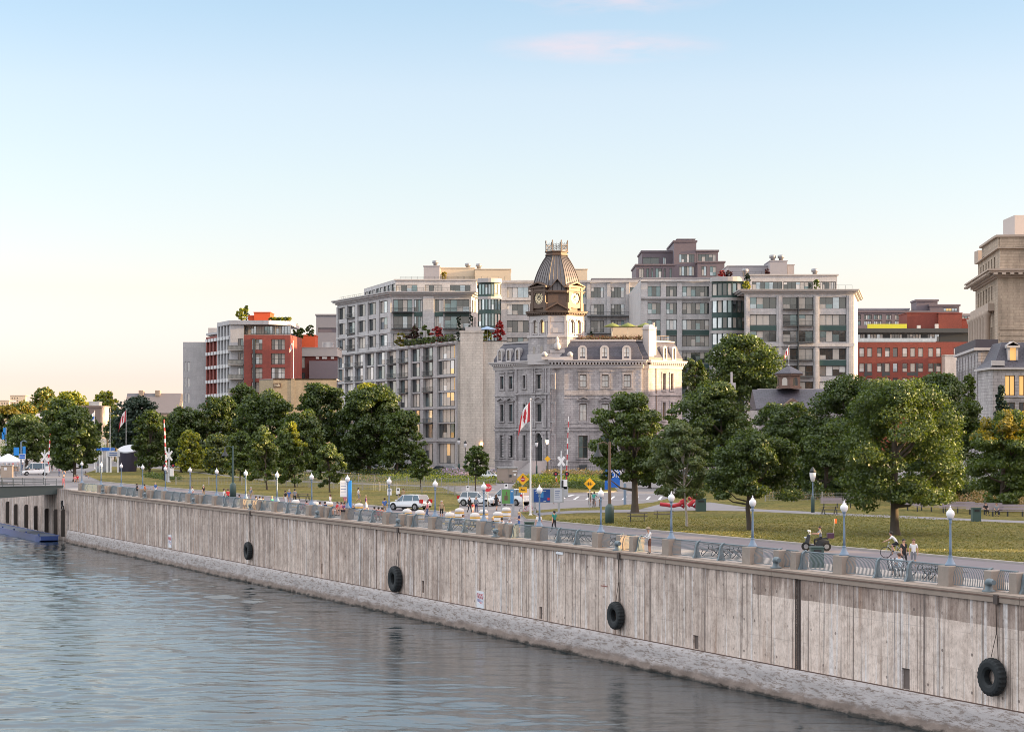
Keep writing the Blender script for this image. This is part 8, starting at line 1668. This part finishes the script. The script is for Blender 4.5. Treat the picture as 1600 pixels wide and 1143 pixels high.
# ================================================================ PEOPLE
skinm = mat('skin_light', (.52,.30,.22), .6, var=.05); skind = mat('skin_brown', (.22,.11,.07), .6, var=.05); hairs = {'dk': mat('hair_dark', (.02,.014,.01), .6, var=0), 'bl': mat('hair_blond', (.50,.36,.18), .6, var=0), 'gr': mat('hair_grey', (.42,.40,.38), .7, var=0), 'br': mat('hair_brown', (.10,.05,.03), .6, var=0)}
cl = {k: mat('cloth_'+k, v, .85, var=.12, scale=6) for k, v in dict(white=(.72,.72,.74), black=(.02,.02,.024), navy=(.02,.03,.10), grey=(.22,.23,.26), blue=(.06,.13,.36), red=(.55,.03,.04), pink=(.65,.22,.25), green=(.03,.22,.18), khaki=(.32,.25,.16), brown=(.16,.07,.05), jeans=(.07,.11,.22), pale=(.45,.55,.65), orange=(.6,.16,.04), purple=(.16,.05,.16)).items()}
def joints(pose):
    J = {}; 
    def S(n, p, r, par): J[n] = (V(p), r, par)
    dz = 0; t = V((0,0,0))
    if pose in ('sit', 'ride', 'scoot'):
        bz = {'sit': .50, 'ride': .98, 'scoot': .90}[pose]; fw = {'sit': 0, 'ride': .32, 'scoot': .05}[pose]
        S('pel', (0,0,bz), .125, None); S('bel', (0,-fw*.4,bz+.17), .115, 'pel'); S('che', (0,-fw,bz+.38-fw*.25), .13, 'bel'); nz = J['che'][0]+V((0,-fw*.25,.13)); S('nek', tuple(nz), .05, 'che'); S('jaw', tuple(nz+V((0,-.025,.08))), .07, 'nek'); S('hed', tuple(nz+V((0,-.01,.15))), .092, 'jaw'); S('crn', tuple(nz+V((0,.01,.22))), .07, 'hed')
    else:
        S('pel', (0,0,.95), .125, None); S('bel', (0,-.01,1.10), .11, 'pel'); S('che', (0,.0,1.31), .13, 'bel'); ln = {'lean': -.10}.get(pose, 0)
        S('nek', (0,ln,1.45), .05, 'che'); S('jaw', (0,ln-.025,1.53), .07, 'nek'); S('hed', (0,ln-.01,1.60), .092, 'jaw'); S('crn', (0,ln+.01,1.67), .07, 'hed')
    c = J['che'][0]; h = J['hed'][0]; S('nos', tuple(h+V((0,-.115,-.015))), .018, 'hed')
    for s, n in ((-1,'R'),(1,'L')):
        S('ear'+n, tuple(h+V((s*.095,0,-.01))), .02, 'hed'); S('sho'+n, tuple(c+V((s*.17,0,.07))), .06, 'che')
        if pose == 'stand': e, w_ = V((s*.23,.03,1.10)), V((s*.24,-.06,.86))
        elif pose == 'walk': e, w_ = V((s*.23,.10*s,1.10)), V((s*.24,-.02+.16*s,.88))
        elif pose == 'phone': e, w_ = V((s*.22,.02,1.10)), V((s*.10,-.24,1.20))
        elif pose == 'lean': e, w_ = V((s*.24,-.16,1.14)), V((s*.2,-.38,1.06))
        elif pose == 'sit': e, w_ = c+V((s*.22,-.06,-.20)), c+V((s*.14,-.28,-.26))
        else: e, w_ = c+V((s*.25,-.18,-.12)), c+V((s*.24,-.42,-.22 if pose == 'ride' else -.12))
        S('elb'+n, tuple(e), .043, 'sho'+n); S('wri'+n, tuple(w_), .03, 'elb'+n); d = (w_-e).normalized(); S('pal'+n, tuple(w_+d*.07), .034, 'wri'+n)
        for k in range(4): b = w_+d*.11+V((s*.0,(k-1.5)*.022,0)); S(f'f{k}{n}', tuple(b), .011, 'pal'+n); S(f'g{k}{n}', tuple(b+d*(.055+.012*(k in (1,2)))+V((-s*.012,-.012,0))), .008, f'f{k}{n}')
        S('thb'+n, tuple(w_+d*.06+V((-s*.02,-.045,0))), .011, 'pal'+n)
        p = J['pel'][0]; S('hip'+n, tuple(p+V((s*.09,0,-.05))), .092, 'pel')
        if pose == 'walk': k_, a_ = V((s*.10,-.13 if s > 0 else -.02,.50)), V((s*.10,-.26 if s > 0 else .30,.09 if s > 0 else .16))
        elif pose == 'sit': k_, a_ = V((s*.13,-.44,.52)), V((s*.13,-.46,.09))
        elif pose == 'ride': k_, a_ = V((s*.11,-.34,.86 if s > 0 else .66)), V((s*.11,-.18 if s > 0 else -.30,.45 if s > 0 else .22))
        elif pose == 'scoot': k_, a_ = V((s*.18,-.42,.74)), V((s*.16,-.40,.36))
        else: k_, a_ = V((s*.10,-.01,.50)), V((s*.11,.02,.09))
        S('kne'+n, tuple(k_), .058, 'hip'+n); S('ank'+n, tuple(a_), .038, 'kne'+n); S('toe'+n, tuple(a_+V((s*.02,-.15,-.05))), .036, 'ank'+n)
    return J
_bodies = {}
def body_mesh(pose, long=False, sleeve=False):
    k = (pose, long, sleeve)
    if k in _bodies: return _bodies[k]
    J = joints(pose); names = list(J); me = bpy.data.meshes.new('b'); me.from_pydata([tuple(J[n][0]) for n in names], [(names.index(n), names.index(J[n][2])) for n in names if J[n][2]], [])
    o = bpy.data.objects.new('b', me); COL.objects.link(o); m_ = o.modifiers.new('s', 'SKIN'); 
    for i, n in enumerate(names): me.skin_vertices[0].data[i].radius = (J[n][1],)*2 if n not in ('pel','bel','che') else (J[n][1]*1.25, J[n][1]*.85)
    me.skin_vertices[0].data[0].use_root = True; sb = o.modifiers.new('u', 'SUBSURF'); sb.levels = 1; sb.render_levels = 1
    bpy.context.view_layer.update(); r = bpy.data.meshes.new_from_object(o.evaluated_get(bpy.context.evaluated_depsgraph_get())); bpy.data.objects.remove(o)
    segs = [(J[n][0], J[J[n][2]][0], n) for n in names if J[n][2]]
    def cls(n, f):
        b = n[:3]
        if b in ('nek','jaw','hed','crn','nos','ear','pal','thb') or b[0] in 'fg' and b[1].isdigit(): return 0
        if b in ('bel','che'): return 1
        if b == 'sho': return 1
        if b == 'elb': return 1 if (f > .35 or sleeve) else 0
        if b == 'wri': return 1 if sleeve else 0
        if b in ('hip',): return 2
        if b == 'kne': return 2
        if b == 'ank': return 2 if long and f > .15 else 0
        return 3
    r.materials.clear(); [r.materials.append(None) for _ in range(4)]
    for p in r.polygons:
        c = p.center; best = 9; bn = 0
        for a, b, n in segs:
            ab = b-a; f = max(0, min(1, (c-a).dot(ab)/max(1e-9, ab.length_squared))); dd = (a+ab*f-c).length
            if dd < best: best = dd; bn = cls(n, f)
        p.material_index = bn; p.use_smooth = True
    _bodies[k] = (r, J['hed'][0].copy()); return _bodies[k]
def person(P, rz, pose, top, bot, lab, hair='dk', long=False, sleeve=False, skin=None, sc=1.0, group=None, extra=None, hat=None, longhair=False):
    me, hd = body_mesh(pose, long, sleeve); me = me.copy()
    for i_, m_ in enumerate((skin or skinm, cl[top], cl[bot], blk_)): me.materials[i_] = m_
    t = thing('person', lab, 'person', tuple(P), rz, group); t.scale = (sc,)*3; o = bpy.data.objects.new('body', me); COL.objects.link(o); o.parent = t
    mb = MB(); n = 12; r = .108
    mb.lathe([(r*.98,-.02),(r*1.02,.03),(r*.9,.075),(r*.5,.115),(.01,.125)], n, (hd.x, hd.y+.022, hd.z)); 
    if longhair: mb.loft([[(hd.x-.1,hd.y+.0,hd.z+.02),(hd.x+.1,hd.y,hd.z+.02),(hd.x+.1,hd.y+.13,hd.z+.02),(hd.x-.1,hd.y+.13,hd.z+.02)],[(hd.x-.09,hd.y+.06,hd.z-.26),(hd.x+.09,hd.y+.06,hd.z-.26),(hd.x+.08,hd.y+.14,hd.z-.26),(hd.x-.08,hd.y+.14,hd.z-.26)]])
    else: mb.loft([[(hd.x-.09,hd.y+.03,hd.z+.02),(hd.x+.09,hd.y+.03,hd.z+.02),(hd.x+.07,hd.y+.12,hd.z+.02),(hd.x-.07,hd.y+.12,hd.z+.02)],[(hd.x-.06,hd.y+.05,hd.z-.08),(hd.x+.06,hd.y+.05,hd.z-.08),(hd.x+.05,hd.y+.1,hd.z-.08),(hd.x-.05,hd.y+.1,hd.z-.08)]])
    mb.build('hair', hairs[hair], t, world=False)
    if hat: mb = MB(); mb.lathe([(.2,.05),(.2,.065),(.115,.075),(.105,.16),(.02,.18)], 14, (hd.x, hd.y, hd.z)); mb.build('sun_hat', cl[hat], t, world=False)
    mb = MB()
    for s in (-1,1): mb.lathe([(.004,-.014),(.014,0),(.004,.014)], 6, (hd.x+s*.034, hd.y-.095, hd.z+.012))
    mb.build('eyes', blk_, t, world=False)
    if extra == 'pack': mb = MB(); c = hd+V((0,.2,-.36)); chamfer_box(mb, .15, .09, 0, .42, .06); mb.v = [(x+c[0],y+c[1],z+c[2]) for x,y,z in mb.v]; q = mb.build('backpack', cl['black'], None); q.parent = None; q.matrix_basis = Matrix.Translation(P) @ Matrix.Rotation(rz,4,'Z'); tag(q, 'dark backpack worn by the '+lab.split(',')[0].replace('person','walker'), 'backpack')
    return t
R = radians
person(G(1015,864.5,.004)*1.0, R(-70), 'lean', 'white', 'brown', 'person in white shirt, brown shorts and pale sun hat looking over the quay railing', 'gr', hat='khaki', sleeve=True)
person(G(1412,887,.004), R(20), 'walk', 'black', 'black', 'person in black with a red sling standing behind the railing near the right edge', 'dk', long=True); person(G(1427.5,887,.004), R(-10), 'stand', 'white', 'grey', 'person in pale tee shirt standing nearest the rightmost lamp', 'br')
person(G(1405,899,.01), R(200), 'sit', 'pale', 'grey', 'person in pale blue shirt seated in the striped chair', 'br')
person(G(842,835,.01), R(180), 'stand', 'white', 'jeans', 'person in white tee shirt standing behind the sixth quay lamp', 'br'); person(G(811,833,.01), R(-80), 'phone', 'navy', 'blue', 'blond person in navy top and blue shorts left of the sixth quay lamp', 'bl', longhair=True)
person(Q(784,2.9,.01), R(200), 'sit', 'white', 'khaki', 'dark haired person in white shirt seated left of the blond person', 'dk'); person(Q(796,2.9,.01), R(170), 'sit', 'white', 'khaki', 'grey haired person in white shirt seated beside the bollard posts', 'gr')
person(G(733.5,802,.01), R(30), 'walk', 'black', 'black', 'person in dark coat walking with a companion and a small child', 'gr', long=True, sleeve=True); person(G(744,802,.01), R(-20), 'stand', 'grey', 'navy', 'grey haired person in checked shirt walking beside the white cars', 'gr', long=True, sleeve=True); person(G(739,801,.01), R(10), 'stand', 'red', 'white', 'small child in red between two grown-ups', 'dk', sc=.6)
person(G(775.5,798,.01), R(150), 'walk', 'black', 'black', 'long haired person in black top and shorts walking toward the white van', 'br', longhair=True)
person(Q(724,2.7,.01), R(75), 'sit', 'pale', 'pale', 'person in pale blue shorts seated at a quay picnic table', 'br')
person(G(452,788,.01), R(170), 'stand', 'blue', 'grey', 'person in blue vest standing left of the eleventh lamp', 'gr'); person(G(460.5,787,.01), R(185), 'stand', 'grey', 'black', 'person in dark grey shirt standing beside the one in blue', 'dk'); person(G(446,790,.01), R(120), 'walk', 'black', 'white', 'person in black top with pale trousers left of the one in blue', 'dk', long=True)
for px, top, bot, lab in ((533,'pink','black','person in pink shirt and black shorts perched on the railing by the tenth lamp'),(537.5,'purple','black','person in plum top perched beside the one in pink'),(527,'red','white','person in red top seated just left of the one in pink')): person(Q(px,.75,.35), R(-60), 'sit', top, bot, lab)
person(G(539.5,796,.01), R(160), 'stand', 'pink', 'khaki', 'person with pale pink top standing beside the blue totem', 'br', longhair=True); person(G(560,785,.12), R(100), 'walk', 'white', 'grey', 'person in white shirt with backpack crossing the left lawn', 'dk', extra=None)
person(G(621,779,.12), R(150), 'sit', 'white', 'black', 'person in white sitting on the lawn bench behind the white car', 'dk'); person(G(630,779,.12), R(200), 'sit', 'khaki', 'khaki', 'person in khaki sitting beside the one in white behind the car', 'br')
for px, top, bot, lab in ((585,'black','pink','person in dark top at the quay table left of two in red'),(591.5,'red','khaki','person in red top at the quay table, middle of three'),(597,'orange','khaki','person in orange-red top at the quay table, right of three')): person(Q(px,2.6,.01), R(160+px%40), 'sit', top, bot, lab)
for px, top, bot, lab in ((400,'black','grey','person in black seated leftmost of the group at the thirteenth lamp'),(406,'white','black','person in white seated in the middle of the group at the thirteenth lamp'),(411,'black','white','dark clad person seated rightmost of the group at the thirteenth lamp'),(479,'red','khaki','person in red seated behind the railing left of the eleventh lamp'),(500,'white','pink','person in white top seated behind the railing right of the eleventh lamp'),(374,'navy','jeans','person in navy seated behind the railing left of the thirteenth lamp')): person(Q(px,2.6,.01), R(150+px%60), 'sit', top, bot, lab)
for px, top, bot, lab in ((214,'black','black','person in black sitting on the quay rail left of the one in orange'),(226,'orange','khaki','person in orange sitting on the quay rail near the seventeenth lamp')): person(Q(px,1.0,.4), R(120), 'sit', top, bot, lab)
person(U(QT(99,1.6),1.6,.01), R(30), 'walk', 'pink', 'pink', 'person in pink walking off the end of the footbridge', 'br'); person(G(117,754,.01), R(20), 'sit', 'pink', 'white', 'person in pink sitting beside the first yellow-lit pedestal', 'bl'); person(G(121,753,.01), R(20), 'sit', 'red', 'black', 'person in coral red sitting at the foot of the left tree', 'dk'); person(G(134,747,.12), R(100), 'sit', 'black', 'black', 'person in black resting on the grass right of the left tree', 'dk')
person(G(1540,805,.5-.38), R(10), 'sit', 'black', 'black', 'person in black seated on the park bench, left one', 'dk', long=True); person(G(1557,806,.12), R(-10), 'sit', 'grey', 'black', 'person in grey seated on the park bench, right one', 'br', long=True)
person(G(869,757,.12), R(90), 'walk', 'white', 'orange', 'person in white walking before the flower bed of the clock building', 'dk'); person(G(858,787,.01), R(90), 'sit', 'black', 'red', 'person in black crouching beside the blue map panel', 'dk')
# more small groups along the promenade
more = [(350,3.2,'stand','white','jeans','behind the fourteenth lamp, left of two'),(356,3.4,'stand','red','black','behind the fourteenth lamp, right of two'),(392,8,'walk','grey','khaki','strolling on the road by the thirteenth lamp'),(425,4,'sit','green','black','seated alone right of the thirteenth lamp'),(508,3.2,'sit','navy','white','seated behind the bollard posts right of the eleventh lamp'),(516,7,'walk','white','black','walking between the barriers left of the blue totem'),(552,3.0,'sit','black','jeans','seated just right of the tenth lamp'),(572,9,'walk','purple','white','walking past the barrier right of the tenth lamp'),(601,7.5,'walk','blue','khaki','walking behind the ninth lamp'),(668,8,'walk','pink','jeans','walking on the road left of the eighth lamp'),(690,9.5,'stand','khaki','black','standing on the road right of the eighth lamp'),(770,2.8,'sit','black','jeans','seated between the seventh lamp and the men in white'),(866,8,'walk','green','black','walking on the road right of the sixth lamp'),(300,3,'walk','white','red','near the fifteenth lamp'),(318,6,'walk','black','khaki','on the road left of the fourteenth lamp'),(243,4,'walk','blue','white','between the sixteenth and seventeenth lamps')]
for k, (px, off, ps, tp, bt, lab) in enumerate(more): person(Q(px, off, .012), 2.1+k*1.7, ps, tp, bt, f'person in {tp if tp != "jeans" else "denim"} '+lab, ['dk','br','gr','bl'][k%4], long=k % 3 == 0)
# riders
rd = person(Pm+V((.28,0,.0)), R(-90), 'scoot', 'grey', 'black', 'person in grey shirt riding the black three-wheeled scooter', 'dk', long=True)
def rider(px, y, rz, top, bot, lab, blab, m_):
    P = G(px, y, .012); bicycle(P, rz, m_, blab); d = V((cos(rz), sin(rz), 0)); person(P-d*.2, rz+pi/2, 'ride', top, bot, lab, 'dk')
rider(1397, 871, R(165), 'white', 'black', 'person in white vest cycling left along the promenade', 'bicycle ridden by the person in the white vest', galv)
rider(928, 792, R(75), 'green', 'grey', 'person in green top cycling away past the bicycle hoops', 'bicycle ridden by the person in green', blk_); rider(938, 794, R(80), 'white', 'khaki', 'person in white top cycling behind the tall brown lamp post', 'bicycle ridden beside the tall brown lamp post', blk_); rider(921.5, 789, R(80), 'black', 'black', 'person in black cycling left of the one in green', 'bicycle ridden by the person in black', blk_)
# striped chair
t = thing('striped_chair', 'black and white striped lounge chair behind the quay railing', 'chair', tuple(G(1405,899,.006)), R(20)); 
for k in range(9): mb = MB(); x = -.5+k*.12; mb.tube([(x,-.45,.02),(x,-.35,.42),(x,.25,.38),(x,.45,.95)], .035, 5); mb.build('black_strap' if k % 2 == 0 else 'white_strap', blk_ if k % 2 == 0 else whp, t, world=False)
mb = MB(); mb.box(-.55,-.4,.3,.55,.3,.34); mb.build('seat', blk_, t, world=False)
# crowd on the far left promenade: every walker a thing
rnd = random.Random(4); tops = ['black','white','navy','purple','red','grey','pink','black','jeans','khaki']; spots = []
for k in range(26):
    px = 6+k*3.7+rnd.uniform(-1.5,1.5); y = rnd.uniform(727, 746); tp = tops[k % len(tops)]; bt = rnd.choice(['black','jeans','white','khaki','grey'])
    person(G(px, y, .01), rnd.uniform(0, 6.28), rnd.choice(['walk','stand','walk','phone']), tp, bt, f'distant strolling person in {tp if tp not in ("pale","jeans") else "denim"} and {bt if bt != "jeans" else "denim"} near the left tents, {ORD[k] if k else "first"} from the left edge', rnd.choice(['dk','br','bl']), long=rnd.random() < .5, group='strollers on the far left promenade')
